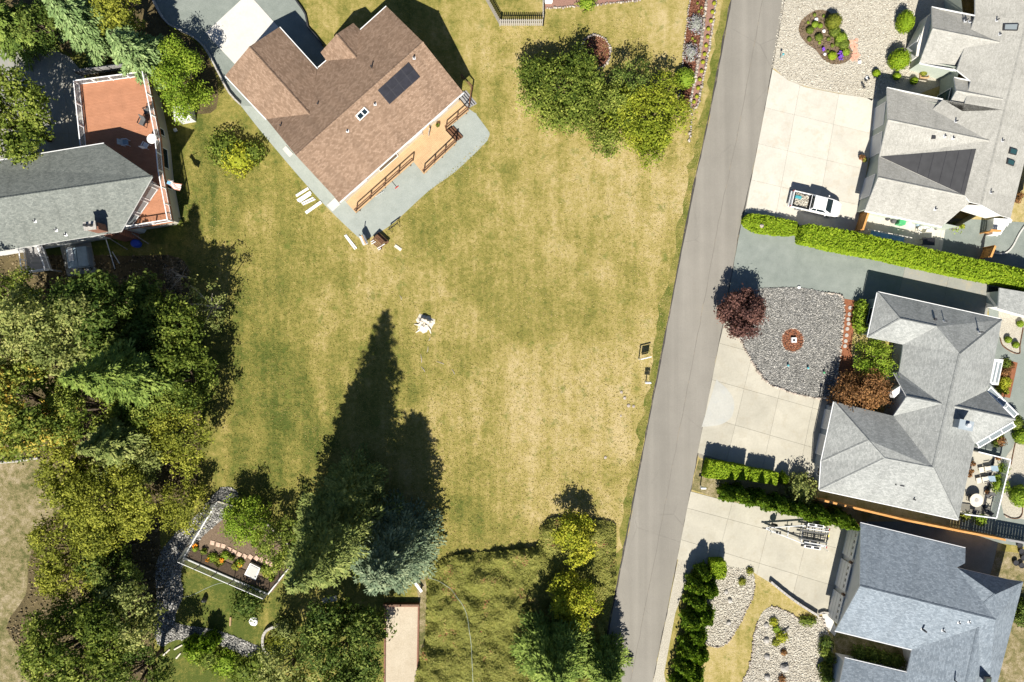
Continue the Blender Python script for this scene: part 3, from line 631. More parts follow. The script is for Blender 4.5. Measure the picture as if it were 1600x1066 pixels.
# west wood: litter under the trees
WOOD = smooth_poly([(-120, 420), (60, 400), (200, 400), (285, 405), (300, 470), (315, 560), (315, 640), (315, 700), (305, 760), (250, 830), (262, 900), (240, 1000), (215, 1120), (-120, 1120)], 3)
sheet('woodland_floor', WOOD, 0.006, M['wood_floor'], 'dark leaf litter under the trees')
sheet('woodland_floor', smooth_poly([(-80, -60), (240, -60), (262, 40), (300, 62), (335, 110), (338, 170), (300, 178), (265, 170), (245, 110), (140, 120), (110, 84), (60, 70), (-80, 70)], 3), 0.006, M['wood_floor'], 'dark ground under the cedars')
CLEARING = smooth_poly([(-60, 740), (55, 715), (95, 740), (98, 790), (60, 830), (45, 880), (40, 930), (10, 980), (40, 1030), (50, 1120), (-60, 1120)], 3)
sheet('bare_clearing', CLEARING, 0.010, M['bare_earth'], 'pale dry earth clearing beside the woods')
sheet('garden_lawn', smooth_poly([(112, 62), (150, 58), (158, 100), (140, 118), (118, 100)], 3), 0.010, M['garden_grass'], 'small green patch between cedar and shaded drive')
# south-west garden lawn
sheet('garden_lawn', smooth_poly([(270, 850), (300, 800), (460, 880), (590, 905), (600, 1120), (300, 1120), (240, 1080), (262, 985), (285, 960)], 3), 0.010, M['garden_grass'], 'green garden lawn beside the vegetable plot')
PATH = smooth_poly([(345, 762), (372, 770), (360, 800), (320, 835), (296, 862), (283, 895), (286, 930), (274, 962), (280, 975), (340, 985), (400, 1008), (420, 1020), (415, 1032), (395, 1030), (330, 1003), (275, 1000), (252, 1010), (240, 985), (245, 940), (243, 900), (250, 865), (278, 830), (312, 800)], 3)
sheet('gravel_path', PATH, 0.016, M['pebble_base'], 'grey stone garden path')
# brown house gravel apron and drive
APRON = smooth_poly([(352, 122), (380, 170), (445, 250), (505, 318), (560, 371), (571, 374), (588, 366), (618, 346), (668, 300), (712, 268), (756, 226), (763, 216), (765, 209), (762, 203), (745, 180), (741, 176), (690, 150), (560, 130), (420, 90)], 3)
sheet('gravel_apron', APRON, 0.008, M['fine_gravel'], 'pale blue grey gravel around the brown roofed house')
DRIVE_W = [(228, -60)]+smooth_poly([(240, 0), (249, 20), (266, 41), (300, 58), (320, 75), (333, 97), (345, 120), (360, 148), (376, 165)], 3, False)+[(440, 170), (520, 110)]+smooth_poly([(508, 78), (492, 55), (482, 44), (478, 24), (466, 6), (456, -12)], 3, False)+[(450, -60)]
sheet('gravel_driveway', DRIVE_W, 0.012, M['drive_gravel'], 'gravel drive leading to the brown roofed garage')
SLABW = [(321, 52), (388, -10), (440, 48), (378, 112)]
# top beds
sheet('mulch_bed', [(851, -40), (851, 14), (930, 8), (1000, 1), (1000, -40)], 0.010, M['mulch_pink'], 'pinkish mulch bed at the picket fence')
STRIP_L = [(1081, -20), (1071, 60), (1060, 166), (1076, 166), (1092, 80), (1104, -20)]
STRIP_R = [(1108, -20), (1097, 80), (1080, 160), (1078, 168), (1084, 170), (1090, 162), (1108, 70), (1121, -20)]
sheet('mulch_bed', STRIP_L, 0.010, M['mulch_red'], 'long red mulch bed beside the lane')
sheet('mulch_bed', STRIP_R, 0.010, M['mulch_pink'], 'pink gravel planting strip beside the lane')
RING = [(930+24*math.cos(2*math.pi*i/20), 82+27*math.sin(2*math.pi*i/20)) for i in range(20)]
sheet('mulch_bed', RING, 0.010, M['mulch_red'], 'round red mulch bed under the dark tree')
# north east: gravel garden, concrete drive
GRAV_NE = [(1226, -40), (1221, 4), (1205, 106)]+smooth_poly([(1211, 108), (1230, 124), (1258, 135), (1311, 146), (1358, 154)], 3, False)+[(1400, 160), (1480, 130), (1480, -40)]
sheet('gravel_garden', GRAV_NE, 0.008, M['tan_gravel'], 'pale tan gravel front garden')
BED_NE = smooth_poly([(1248, 50), (1252, 32), (1273, 17), (1292, 17), (1302, 26), (1311, 41), (1313, 55), (1325, 70), (1333, 85), (1322, 97), (1302, 101), (1286, 93), (1275, 79), (1258, 66)], 3)
sheet('planting_bed', BED_NE, 0.014, M['bed_soil'], 'brown kidney shaped planting bed in the pale gravel')
def slabs(name, label, corners, nu, nv, mat, z=0.03, gap=0.024, us=None, vs_=None, clip=None):
    """concrete drive: a dark joint sheet with one slab object for each bay"""
    root = sheet(name, corners if clip is None else clip, 0.009, M['concrete_dark'], label)
    c = [W(*p) for p in (corners if clip is None else corners)]
    us = us or [i/nu for i in range(nu+1)]; vs_ = vs_ or [j/nv for j in range(nv+1)]
    def bil(u, v): return (c[0]*(1-u)+c[1]*u)*(1-v)+(c[3]*(1-u)+c[2]*u)*v
    cp = None if clip is None else [W(*p) for p in clip]
    for i in range(len(us)-1):
        for j in range(len(vs_)-1):
            q = [bil(us[i], vs_[j]), bil(us[i+1], vs_[j]), bil(us[i+1], vs_[j+1]), bil(us[i], vs_[j+1])]
            q = inset_poly(q, gap/2)
            if cp is not None: q = clip_poly(cp, q)
            if len(q) < 3: continue
            a = abs(sum(q[k].x*q[(k+1) % len(q)].y-q[(k+1) % len(q)].x*q[k].y for k in range(len(q))))/2
            if a < 0.05: continue
            MB().prism(q, 0.002, z).build('slab', M[mat], root)
    return root
def clip_poly(sub, clip):
    """Sutherland-Hodgman against a convex polygon (plan)"""
    n = len(clip); a = sum(clip[i].x*clip[(i+1) % n].y-clip[(i+1) % n].x*clip[i].y for i in range(n))
    if a < 0: clip = clip[::-1]
    out = list(sub)
    for i in range(n):
        A, B = clip[i], clip[(i+1) % n]; inp = out; out = []
        if not inp: break
        def sd_(p): return (B.x-A.x)*(p.y-A.y)-(B.y-A.y)*(p.x-A.x)
        for k in range(len(inp)):
            p, q = inp[k], inp[(k+1) % len(inp)]; sp, sq = sd_(p), sd_(q)
            if sp >= 0: out.append(p)
            if sp*sq < 0: out.append(p.lerp(q, sp/(sp-sq)))
    return out
slabs('concrete_driveway', 'bright concrete driveway where the white pickup is parked', [(1218, 50), (1385, 92), (1337, 372), (1164, 332)], 3, 5, 'concrete_bright', us=[0, .27, .63, 1], vs_=[0, .2, .42, .62, .82, 1], gap=0.02,
      clip=[(1205.5, 107), (1232, 126), (1258, 136.5), (1311, 147), (1373, 156), (1336, 370), (1250, 372), (1159, 341), (1179, 252)])
slabs('concrete_driveway', 'small concrete pad by the front door of the pale roofed house', [(1346, 149), (1368, 130), (1375, 140), (1362, 158)], 1, 1, 'concrete_buff')
# side gravel drive and its concrete end
GDRIVE = [(1157, 350), (1200, 352), (1250, 366), (1330, 380), (1416, 398), (1416, 470), (1345, 480)]+smooth_poly([(1318, 469), (1290, 459), (1255, 450), (1195, 450)], 3, False)+[(1150, 470), (1131, 500)]
sheet('gravel_driveway', GDRIVE, 0.008, M['drive_gravel'], 'grey green gravel drive between hedge and rock garden')
slabs('concrete_path', 'concrete strip beside the grey hipped house', [(1419, 396), (1553, 430), (1540, 505), (1402, 470)], 2, 1, 'concrete_grey')
sheet('side_yard', [(1540, 440), (1640, 455), (1640, 860), (1500, 840), (1500, 720), (1540, 560), (1545, 490)], 0.006, M['drive_gravel'], 'grey green gravel of the side yard')
ROCKBED = smooth_poly([(1140, 470), (1160, 455), (1195, 450), (1255, 450), (1290, 458), (1318, 468), (1313, 545), (1307, 590), (1300, 622), (1255, 618), (1225, 609), (1198, 597), (1176, 567), (1160, 537), (1143, 505)], 3)
sheet('rock_garden', ROCKBED, 0.036, M['pebble_base'], 'grey pebble garden with a round bark centre')
MSTRIP = [(1319.5, 467), (1339, 470), (1330, 545), (1334, 585), (1308, 600), (1310, 548)]
sheet('bark_strip', MSTRIP, 0.018, M['mulch_orange'], 'reddish bark strip with stepping stones')
DISC = [(1238+17.5*math.cos(2*math.pi*i/28), 531.5+18.5*math.sin(2*math.pi*i/28)) for i in range(28)]
sheet('bark_circle', DISC, 0.042, M['mulch_orange'], 'round reddish bark patch in the pebbles')
drv3 = slabs('concrete_driveway', 'buff concrete driveway of the grey hipped house', [(1138, 480), (1345, 535), (1300, 770), (1080, 705)], 4, 4, 'concrete_buff', us=[0, .25, .5, .75, 1], vs_=[0, .25, .5, .75, 1],
      clip=[(1130.5, 500), (1300, 560), (1320, 600), (1292, 745), (1215, 748), (1092, 715), (1090, 708), (1121, 550)])
HALF = [(1119.5, 592)]+smooth_poly([(1121, 595), (1136, 608), (1145, 622), (1147, 638), (1141, 654), (1124, 664), (1100, 667)], 4, False)+[(1096, 667)]
sheet('concrete_patch', HALF, 0.036, M['concrete_new'], 'newer pale half round concrete patch at the lane')
drv4 = slabs('concrete_driveway', 'concrete driveway under the boat trailer', [(1084, 740), (1345, 800), (1300, 990), (1040, 900)], 4, 3, 'concrete_buff', us=[0, .26, .5, .73, 1], vs_=[0, .33, .63, 1],
      clip=[(1079, 768), (1135, 783), (1320, 815), (1340, 830), (1308, 958), (1276, 960), (1202, 910), (1175, 893), (1058, 874), (1071, 808)])
sheet('shoulder', [(1060, 872), (1092, 876), (1082, 930), (1062, 1010), (1044, 1120), (1006, 1120), (1022, 1058)], 0.007, M['tan_gravel'], 'pale gravelly shoulder of the lane')
sheet('mulch_bed', [(1092, 718), (1106, 722), (1130, 755), (1128, 782), (1110, 775), (1081, 765), (1086, 740)], 0.014, M['bare_earth'], 'bare earth bed around the mailbox by the hedge')
ROCK_A = smooth_poly([(1118, 884), (1150, 888), (1176, 893), (1178, 925), (1165, 955), (1150, 985), (1128, 1010), (1098, 1000), (1105, 940)], 3)
ROCK_B = smooth_poly([(1205, 948), (1235, 958), (1262, 976), (1280, 962), (1292, 985), (1300, 1020), (1290, 1120), (1150, 1120), (1172, 1040), (1178, 995), (1188, 962)], 3)
sheet('front_yard_grass', smooth_poly([(1080, 890), (1175, 890), (1200, 908), (1270, 960), (1300, 985), (1290, 1120), (1050, 1120)], 3), 0.010, M['garden_grass'], 'patchy grass path between the pebble beds')
sheet('pebble_bed', ROCK_A, 0.016, M['tan_gravel'], 'pale pebble bed beside the clipped cypress row'); sheet('pebble_bed', ROCK_B, 0.016, M['tan_gravel'], 'pale pebble bed in front of the blue grey house')
sheet('back_yard', [(1300, 830), (1640, 870), (1640, 1120), (1300, 1120)], 0.005, M['bare_earth'], 'dry yard behind the blue grey house')
sheet('side_gravel', [(1345, 815), (1420, 815), (1560, 845), (1552, 880), (1545, 905), (1500, 890), (1380, 850)], 0.011, M['drive_gravel'], 'shaded gravel strip between fence and blue grey house')
sheet('walkway', [(1284, 958), (1297, 958), (1308, 985), (1304, 994), (1288, 978)], 0.030, M['concrete_white'], 'pale concrete walk at the garage corner')
slabs('patio', 'concrete patio behind the clipped hedge', [(1348, 322), (1600, 350), (1600, 420), (1330, 376)], 4, 1, 'concrete_bright', clip=[(1350, 325), (1478, 352), (1470, 400), (1336, 368)])
sheet('patio_gravel', [(1474, 340), (1640, 350), (1640, 425), (1468, 400)], 0.012, M['drive_gravel'], 'grey green gravel beside the patio')
# left drive
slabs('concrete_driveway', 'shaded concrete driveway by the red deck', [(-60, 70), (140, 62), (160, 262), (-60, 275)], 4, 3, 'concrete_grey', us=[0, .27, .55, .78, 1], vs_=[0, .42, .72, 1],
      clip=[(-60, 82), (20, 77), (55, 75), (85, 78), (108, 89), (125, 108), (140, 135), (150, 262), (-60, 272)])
# bocce court
COURT = [(602, 941), (655, 941), (652, 1120), (600, 1120)]
sheet('bocce_court', [(604, 946), (653, 946), (650, 1120), (602, 1120)], 0.020, M['court_sand'], 'sand bocce court with timber border')
sheet('court_walk', [(648, 905), (664, 900), (668, 930), (664, 1000), (660, 1120), (652, 1120), (655, 941)], 0.014, M['bare_earth'], 'narrow gravel strip beside the court')
sheet('garden_soil', [(287, 872), (338, 780), (395, 800), (468, 868), (425, 926)], 0.013, M['bed_soil'], 'dark soil of the fenced vegetable plot')
# ---------------------------------------------------------------- houses
def roof_mesh(parent, faces, mat, th=0.16, fascia='white_paint', name='roof', jitter=0.0):
    key = {}; vs_ = []
    def vid(p):
        k = (round(p.x, 2), round(p.y, 2), round(p.z, 2))
        if k not in key: key[k] = len(vs_); vs_.append(Vector(p))
        return key[k]
    F = []; UV = []
    for f in faces:
        n = Vector((0, 0, 0))
        for i in range(len(f)): a, b = f[i], f[(i+1) % len(f)]; n += Vector(((a.y-b.y)*(a.z+b.z), (a.z-b.z)*(a.x+b.x), (a.x-b.x)*(a.y+b.y)))
        u = (f[1]-f[0]); u.z = 0; u.normalize(); o = f[0]
        if n.z < 0: f = f[::-1]; n = -n
        n.normalize(); v = n.cross(u).normalized()
        F.append([vid(p) for p in f]); UV.append([((p-o).dot(u)+37.3, (p-o).dot(v)+11.7) for p in f])
    cnt = {}
    for f in F:
        for i in range(len(f)): e = frozenset((f[i], f[(i+1) % len(f)])); cnt[e] = cnt.get(e, 0)+1
    nv = len(vs_); allv = vs_+[v-Vector((0, 0, th)) for v in vs_]; faces_ = []; uvs = []; mi = []
    from mathutils.geometry import tessellate_polygon
    for f, uv in zip(F, UV):
        for t3 in tessellate_polygon([[Vector((vs_[i].x, vs_[i].y, 0)) for i in f]]):
            if Vector(vs_[f[t3[1]]]-vs_[f[t3[0]]]).cross(vs_[f[t3[2]]]-vs_[f[t3[0]]]).z < 0: t3 = t3[::-1]
            faces_.append(tuple(f[k] for k in t3)); uvs += [uv[k] for k in t3]; mi.append(0)
            faces_.append(tuple(f[k]+nv for k in t3[::-1])); uvs += [(0, 0)]*3; mi.append(1)
    for f in F:
        for i in range(len(f)):
            a, b = f[i], f[(i+1) % len(f)]
            if cnt[frozenset((a, b))] == 1 and a != b: faces_.append((a, a+nv, b+nv, b)); uvs += [(0, 0)]*4; mi.append(1)
    o = wloc(parent); me = bpy.data.meshes.new(name); me.from_pydata([tuple(v-o) for v in allv], [], faces_)
    ul = me.uv_layers.new(name='UVMap'); ul.data.foreach_set('uv', [c for p in uvs for c in p]); me.polygons.foreach_set('material_index', mi)
    me.update(); return link(name, me, [M[mat], M[fascia]], parent)
def caps(roof, lines, mat, w=0.26, name='ridge_cap'):
    """overlapping ridge and hip caps along each line"""
    for a, b in lines:
        m = MB(); L = (b-a).length; n = max(1, int(L/0.3)); d = (b-a)/n; x = d.cross(Vector((0, 0, 1))).normalized()*w/2
        for i in range(n):
            p, q = a+d*i, a+d*(i+1)*1.0+d*0.08; zl = Vector((0, 0, 0.05)); zh = Vector((0, 0, 0.065))
            v = [p+x-zl*0.6, p+zl, p-x-zl*0.6, q+x-zl*0.6+zh*0.3, q+zh, q-x-zl*0.6+zh*0.3]; m.add(v, [(0, 3, 4, 1), (1, 4, 5, 2), (3, 5, 4), (0, 1, 2)])
        o = m.build(name, M[mat], roof); ul = o.data.uv_layers.new(name='UVMap')
        uv = [(o.data.vertices[l.vertex_index].co.x*1.3+o.data.vertices[l.vertex_index].co.y*1.7, o.data.vertices[l.vertex_index].co.y+0.5*o.data.vertices[l.vertex_index].co.z) for l in o.data.loops]
        ul.data.foreach_set('uv', [c for p in uv for c in p])
def gutter(roof, a, b, out, mat='white_paint', name='gutter'):
    d = (b-a).normalized(); nrm = Vector((d.y, -d.x, 0))*out
    MB().beam(a+nrm*0.07-Vector((0, 0, 0.09)), b+nrm*0.07-Vector((0, 0, 0.09)), 0.085, 0.10).build(name, M[mat], roof)
def walls(parent, bound, mat, inset=0.45, drop=0.14, z0=0.0, name='wall'):
    p = inset_poly(bound, inset); n = len(p); m = MB()
    if sum(p[i].x*p[(i+1) % n].y-p[(i+1) % n].x*p[i].y for i in range(n)) < 0: p = p[::-1]
    v = [Vector((a.x, a.y, z0)) for a in p]+[Vector((a.x, a.y, a.z-drop)) for a in p]
    m.add(v, [(i, (i+1) % n, n+(i+1) % n, n+i) for i in range(n)])
    return m.build(name, M[mat], parent), p
def panel(parent, a, b, z0, z1, mat, name, t=0.05, off=0.02, frame=None):
    """flat door or window on the wall line a-b (plan), facing right of a->b"""
    d = (b-a); d.z = 0; d.normalize(); nr = Vector((d.y, -d.x, 0)); A = Vector((a.x, a.y, 0))+nr*off; B = Vector((b.x, b.y, 0))+nr*off
    q = [A, B, B+nr*t, A+nr*t]
    o = MB().prism(q, z0, z1).build(name, M[mat], parent)
    if frame:
        f = MB(); w = 0.09
        for p, r, za, zb in ((A, A+d*w, z0, z1), (B-d*w, B, z0, z1), (A+d*w, B-d*w, z0, z0+w), (A+d*w, B-d*w, z1-w, z1)):
            f.prism([p+nr*(t-0.01), r+nr*(t-0.01), r+nr*(t+0.035), p+nr*(t+0.035)], za, zb)
        f.build('frame', M[frame], o)
    return o
def vent(roof, px, py, plane, h=0.4, r=0.06, mat='dark_metal', base=True, fl='galvanised'):
    p = on_plane(px, py, *plane)
    m = MB(); m.cyl(p, r, p.z-0.05, p.z+h, 10)
    o = m.build('vent_pipe', M[mat], roof)
    if base:
        n = (plane[1]-plane[0]).cross(plane[2]-plane[0]).normalized(); n = n if n.z > 0 else -n
        e = Vector((1, 0, 0)); e = (e-n*e.dot(n)).normalized(); f = n.cross(e); q = [p+n*0.02+e*a*0.13+f*b*0.13 for a, b in ((-1, -1), (1, -1), (1, 1), (-1, 1))]
        MB().add(q+[v-n*0.06 for v in q], [(0, 1, 2, 3), (7, 6, 5, 4), (0, 4, 5, 1), (1, 5, 6, 2), (2, 6, 7, 3), (3, 7, 4, 0)]).build('flashing', M[fl], o)
    return o
def boxvent(roof, px, py, plane, s=(0.4, 0.4, 0.2), mat='dark_metal', rz=0.0):
    p = on_plane(px, py, *plane); return MB().box(p+Vector((0, 0, s[2]/2-0.05)), s, rz).build('roof_vent', M[mat], roof)
def on_slope_slab(parent, pxs, plane, mat, name, z0=0.01, th=0.05):
    """thin slab lying on a roof slope, outline in photo pixels"""
    n = (plane[1]-plane[0]).cross(plane[2]-plane[0]).normalized(); n = n if n.z > 0 else -n
    p = [on_plane(x, y, *plane) for x, y in pxs]; k = len(p); nz = sum(p[i].x*p[(i+1) % k].y-p[(i+1) % k].x*p[i].y for i in range(k))
    if nz < 0: p = p[::-1]
    v = [a+n*z0 for a in p]+[a+n*(z0+th) for a in p]
    return MB().add(v, [tuple(range(k-1, -1, -1)), tuple(range(k, 2*k))]+[(i, (i+1) % k, k+(i+1) % k, k+i) for i in range(k)]).build(name, M[mat], parent)
def rail_run(parent, a, b, z, h=0.95, mat='brown_wood', post=0.1, step=1.8, rails=(0.0, 0.45, 0.8), ends=(True, True), mat2=None, cap=0.11, balus=0.0):
    """posts, top rail, lower rails; balusters joined as one fine part"""
    d = b-a; d.z = 0; L = d.length; n = max(1, round(L/step))
    for i in range(n+1):
        if (i == 0 and not ends[0]) or (i == n and not ends[1]): continue
        p = a+d*(i/n); MB().box((p.x, p.y, z+h/2-0.08), (post, post, h+0.16), math.atan2(d.y, d.x)).build('post', M[mat], parent)
    t = MB(); t.beam(Vector((a.x, a.y, z+h)), Vector((b.x, b.y, z+h)), cap, 0.05); t.build('top_rail', M[mat], parent)
    for k in rails:
        if k > 0: MB().beam(Vector((a.x, a.y, z+k*0.5)), Vector((b.x, b.y, z+k*0.5)), 0.045, 0.09).build('rail', M[mat2 or mat], parent)
    if balus:
        m = MB(); k = int(L/balus)
        for i in range(1, k): p = a+d*(i/k); m.box((p.x, p.y, z+h/2), (0.022, 0.022, h-0.04))
        o = m.build('balusters', M[mat2 or mat], parent); o['kind'] = 'stuff'

# ---- brown roofed house
def brown_house():
    zE, zR = 3.4, 6.1
    root = empty('house', W(545, 180), 'brown shingled house with solar panel, skylight and tan deck', 'house')
    A, Bp, C, D = W(352, 118, zE), W(389.5, 73, 5.0), W(436, 42.6, zE), W(495, 108, zE)
    Wc, J, K, L, Mm, N = W(416, 186, zE), W(604, 10, zE), W(661, 66, zR), W(723.6, 144.4, zE), W(530, 316, zE), W(462.4, 243, zR)
    nw = (Wc, J, K); se = (Mm, L, K)
    jn = on_plane(486, 181, *nw); E1 = on_plane(510, 95, *nw); D2 = on_plane(495, 108, *nw)
    F, G, H_ = W(501, 82, zE), W(525.6, 53.6, 4.6), W(552, 36, zE); I = on_plane(563, 47, *nw); jg = on_plane(557, 91, *nw); W2 = on_plane(416, 186, *nw)
    faces = [[Mm, L, K, N], [Wc, D2, E1, I, J, K, N], [A, Wc, jn, Bp], [D, C, Bp, jn, D2], [F, E1, jg, G], [I, H_, G, jg]]
    rf = roof_mesh(root, faces, 'shingle_brown')
    caps(rf, [(N, K), (Bp, jn), (G, jg)], 'shingle_brown')
    gutter(rf, Mm, L, 1); gutter(rf, C, D, -1); gutter(rf, A, Wc, 1); gutter(rf, I, J, -1); gutter(rf, D2, E1, -1)
    ww, fp = walls(root, [Mm, L, K, J, I, H_, G, F, E1, D2, C, Bp, A, Wc, N], 'siding_cream', 0.4)
    # solar hot water panel: four modules and a frame
    q = [on_plane(x, y, *se) for x, y in ((590, 141), (638, 97.5), (656, 120.5), (608.5, 163))]
    pan = on_slope_slab(rf, [(590, 141), (638, 97.5), (656, 120.5), (608.5, 163)], se, 'solar_grid', 'solar_panel', 0.02, 0.07)
    nrm = (se[1]-se[0]).cross(se[2]-se[0]).normalized(); nrm = nrm if nrm.z > 0 else -nrm
    for i in range(4):
        for j in range(2):
            u0, u1, v0, v1 = i/4+0.012, (i+1)/4-0.012, j/2+0.012, (j+1)/2-0.012
            bl = lambda u, v: (q[0]*(1-u)+q[1]*u)*(1-v)+(q[3]*(1-u)+q[2]*u)*v
            c = [bl(u0, v0), bl(u1, v0), bl(u1, v1), bl(u0, v1)]; c = [p+nrm*0.092 for p in c]; c2 = [p+nrm*0.015 for p in c]
            mm = MB(); mm.add(c+c2, [(3, 2, 1, 0), (4, 5, 6, 7), (0, 1, 5, 4), (1, 2, 6, 5), (2, 3, 7, 6), (3, 0, 4, 7)])
            if (c[1]-c[0]).cross(c[2]-c[0]).z < 0: mm.f = [f[::-1] for f in mm.f]
            mm.build('module', M['solar_dark'], pan)
    sk = on_slope_slab(rf, [(555, 181), (569, 167), (577, 175), (562, 189)], se, 'white_paint', 'skylight', 0.01, 0.12)
    on_slope_slab(sk, [(557.5, 181), (563, 175.5), (568.5, 181), (562.5, 186.5)], se, 'glass_dark', 'pane', 0.10, 0.045); on_slope_slab(sk, [(564.5, 174.3), (569, 169.8), (574.5, 175), (569.8, 179.8)], se, 'glass_dark', 'pane', 0.10, 0.045)
    for x, y, pl, h in ((581, 106, nw, 0.55), (497, 163, nw, 0.3), (439, 197, nw, 0.35), (647, 91, se, 0.4), (586, 163, se, 0.3), (543, 205, se, 0.25)): vent(rf, x, y, pl, h, 0.07)
    # deck
    zd = 0.75
    outline = [W(530, 322, zd), W(554.5, 333, zd), W(646, 252, zd), W(661.5, 272, zd), W(713, 223, zd), W(696, 203, zd), W(733, 172, zd), W(718, 150, zd), W(690, 150, zd), W(522, 300, zd)]
    outline = [W(541, 316, zd), W(556, 333, zd), W(646, 252.5, zd), W(662, 272, zd), W(713.5, 222.5, zd), W(695.5, 203, zd), W(732.5, 172.5, zd), W(708, 143, zd)]
    dk = MB().prism(outline, zd-0.2, zd).build('deck', M['deck_tan'], root)
    dr = Vector((0.742, 0.670, 0)).normalized()
    for a, b in (((557, 330), (645.5, 251)), ((662.5, 269.5), (712, 222.5)), ((697, 201.5), (731.5, 172))):
        pa, pb = W(*a, zd), W(*b, zd); rail_run(dk, pa, pb, zd, 0.95, 'brown_wood', 0.1, 1.75, (0.0, 0.35))
    for px, py in ((560, 327), (600, 291), (640, 256), (665, 266), (690, 243), (709, 224), (700, 203), (728, 174)): p = W(px, py, zd); MB().box((p.x, p.y, zd/2-0.1), (0.12, 0.12, zd)).build('deck_support', M['brown_wood'], dk)
    for k in range(3):                                   # steps in the notch and at the north east end
        a, b = W(697, 204, zd), W(712.5, 221, zd); nr = Vector(((b-a).y, -(b-a).x, 0)).normalized(); z = zd-0.19*(k+1)
        MB().prism([a+nr*(0.02-0.0+0.3*k), b+nr*(0.02+0.3*k), b+nr*(0.32+0.3*k), a+nr*(0.32+0.3*k)] if nr.x > 0 else [a-nr*(0.02+0.3*k), b-nr*(0.02+0.3*k), b-nr*(0.32+0.3*k), a-nr*(0.32+0.3*k)], z-0.06, z).build('step', M['brown_wood'], dk)
    for k in range(4):
        a, b = W(714, 148, zd), W(731, 169, zd); nr = Vector((b.y-a.y, -(b.x-a.x), 0)).normalized(); nr = nr if nr.x > 0 else -nr; z = zd-0.18*(k+1)
        MB().prism([a+nr*(0.02+0.28*k), b+nr*(0.02+0.28*k), b+nr*(0.30+0.28*k), a+nr*(0.30+0.28*k)], z-0.06, z).build('step', M['grey_boards'], dk)
    p1, p2, p3 = W(722, 122, 1.0), W(737, 137, 1.0), W(735, 168, 1.0)
    rail_run(dk, W(722, 122, 0.1), W(738, 140, 0.1), 0.1, 1.0, 'brown_wood', 0.1, 1.3, (0, 0.5)); rail_run(dk, W(738, 140, 0.1), W(734, 168, 0.1), 0.1, 1.0, 'brown_wood', 0.1, 1.5, (0,), ends=(False, True))
    # sliding doors and windows on the deck side, windows on the south west end
    a, b = fp[0], fp[1]
    f0, f1 = inset_poly([Mm, L, K, J, I, H_, G, F, E1, D2, C, Bp, A, Wc, N], 0.4)[:2]
    for t0, t1, z0, z1 in ((0.08, 0.2, 1.6, 2.8), (0.3, 0.46, 0.8, 2.85), (0.56, 0.68, 1.6, 2.8), (0.78, 0.9, 1.6, 2.8)):
        panel(root, f0.lerp(f1, t0), f0.lerp(f1, t1), z0, z1, 'glass_dark', 'window', 0.04, 0.01, 'white_paint')
    return root
brown_house()

# ---- west house with the red deck
def west_house():
    root = empty('house', W(120, 300), 'grey roofed house with pointed prow windows and red deck', 'house')
    zd, zE, zR = 2.6, 5.0, 6.9
    P1, P2, P3 = W(30, 246, zE), W(162, 224.6, zE), W(238, 276, zR-0.25)
    rl = W(-60, 319, zR); P4 = W(189, 362, zE); P5 = W(-60, 402, zE); P0 = W(-60, 261, zE)
    rf = roof_mesh(root, [[P0, P2, P3, rl], [P4, P5, rl, P3]], 'shingle_grey')
    caps(rf, [(rl, P3)], 'shingle_grey'); gutter(rf, P0, P2, -1); gutter(rf, P4, P5, 1)
    ns = (P0, P2, P3); ss = (P4, P5, rl)
    for x, y in ((55, 346), (88, 360), (103, 367)): vent(rf, x, y, ss, 0.35, 0.06)
    bound = [W(-60, 272, zE), W(155, 236, zE), W(226, 279, zR-0.9), W(184, 354, zE), W(-60, 393, zE)]
    walls(root, bound, 'siding_white', 0.15, 0.2)
    # prow windows on the deck side
    ip = inset_poly(bound, 0.15)
    for (a, b) in ((ip[2], ip[3]), (ip[2], ip[1])):
        for k in range(3):
            t0, t1 = 0.06+0.31*k, 0.33+0.31*k; p, q = a.lerp(b, t0), a.lerp(b, t1)
            if (q-p).cross(Vector((0, 0, 1))).dot(p-W(120, 300)) < 0: p, q = q, p
            panel(root, p, q, zd+0.25, zd+2.1, 'glass_pale', 'window', 0.05, 0.02, 'white_paint')
    # deck on its lower storey
    dp = [W(124, 131, zd), W(231, 117, zd), W(251, 215, zd), W(256, 270, zd), W(270, 347, zd), W(192, 360, zd), W(150, 330, zd), W(134, 232, zd)]
    dk = MB().prism(dp, zd-0.25, zd).build('deck', M['deck_red'], root)
    lower = inset_poly([Vector((p.x, p.y, zd)) for p in dp], 0.25)
    low, fp = walls(root, [Vector((p.x, p.y, zd)) for p in dp], 'siding_cream', 0.3, 0.25, name='lower_wall')
    lw = inset_poly([Vector((p.x, p.y, zd)) for p in dp], 0.3)
    def eastwin(a, b, t0, t1, z0, z1, m='glass_dark'):
        p, q = lw[a].lerp(lw[b], t0), lw[a].lerp(lw[b], t1)
        if (q-p).y < 0: p, q = q, p
        panel(root, p, q, z0, z1, m, 'window', 0.05, 0.01, 'white_paint')
    eastwin(1, 2, 0.78, 0.92, 1.0, 2.0); eastwin(2, 3, 0.2, 0.8, 0.9, 2.0); eastwin(3, 4, 0.1, 0.3, 0.9, 2.0)
    zr = zd
    runs = [(0, 1), (1, 2), (2, 3), (3, 4), (4, 5), (7, 0)]
    for a, b in runs:
        pa, pb = Vector(dp[a]), Vector(dp[b]); c = W(190, 240, zd); pa += (c-pa).normalized()*0.08; pb += (c-pb).normalized()*0.08
        rail_run(dk, pa, pb, zd, 1.0, 'white_vinyl', 0.11, 1.9, (0.0, 0.18), ends=(True, False), balus=0.14, mat2='white_vinyl', cap=0.09)
    return root
west_house()
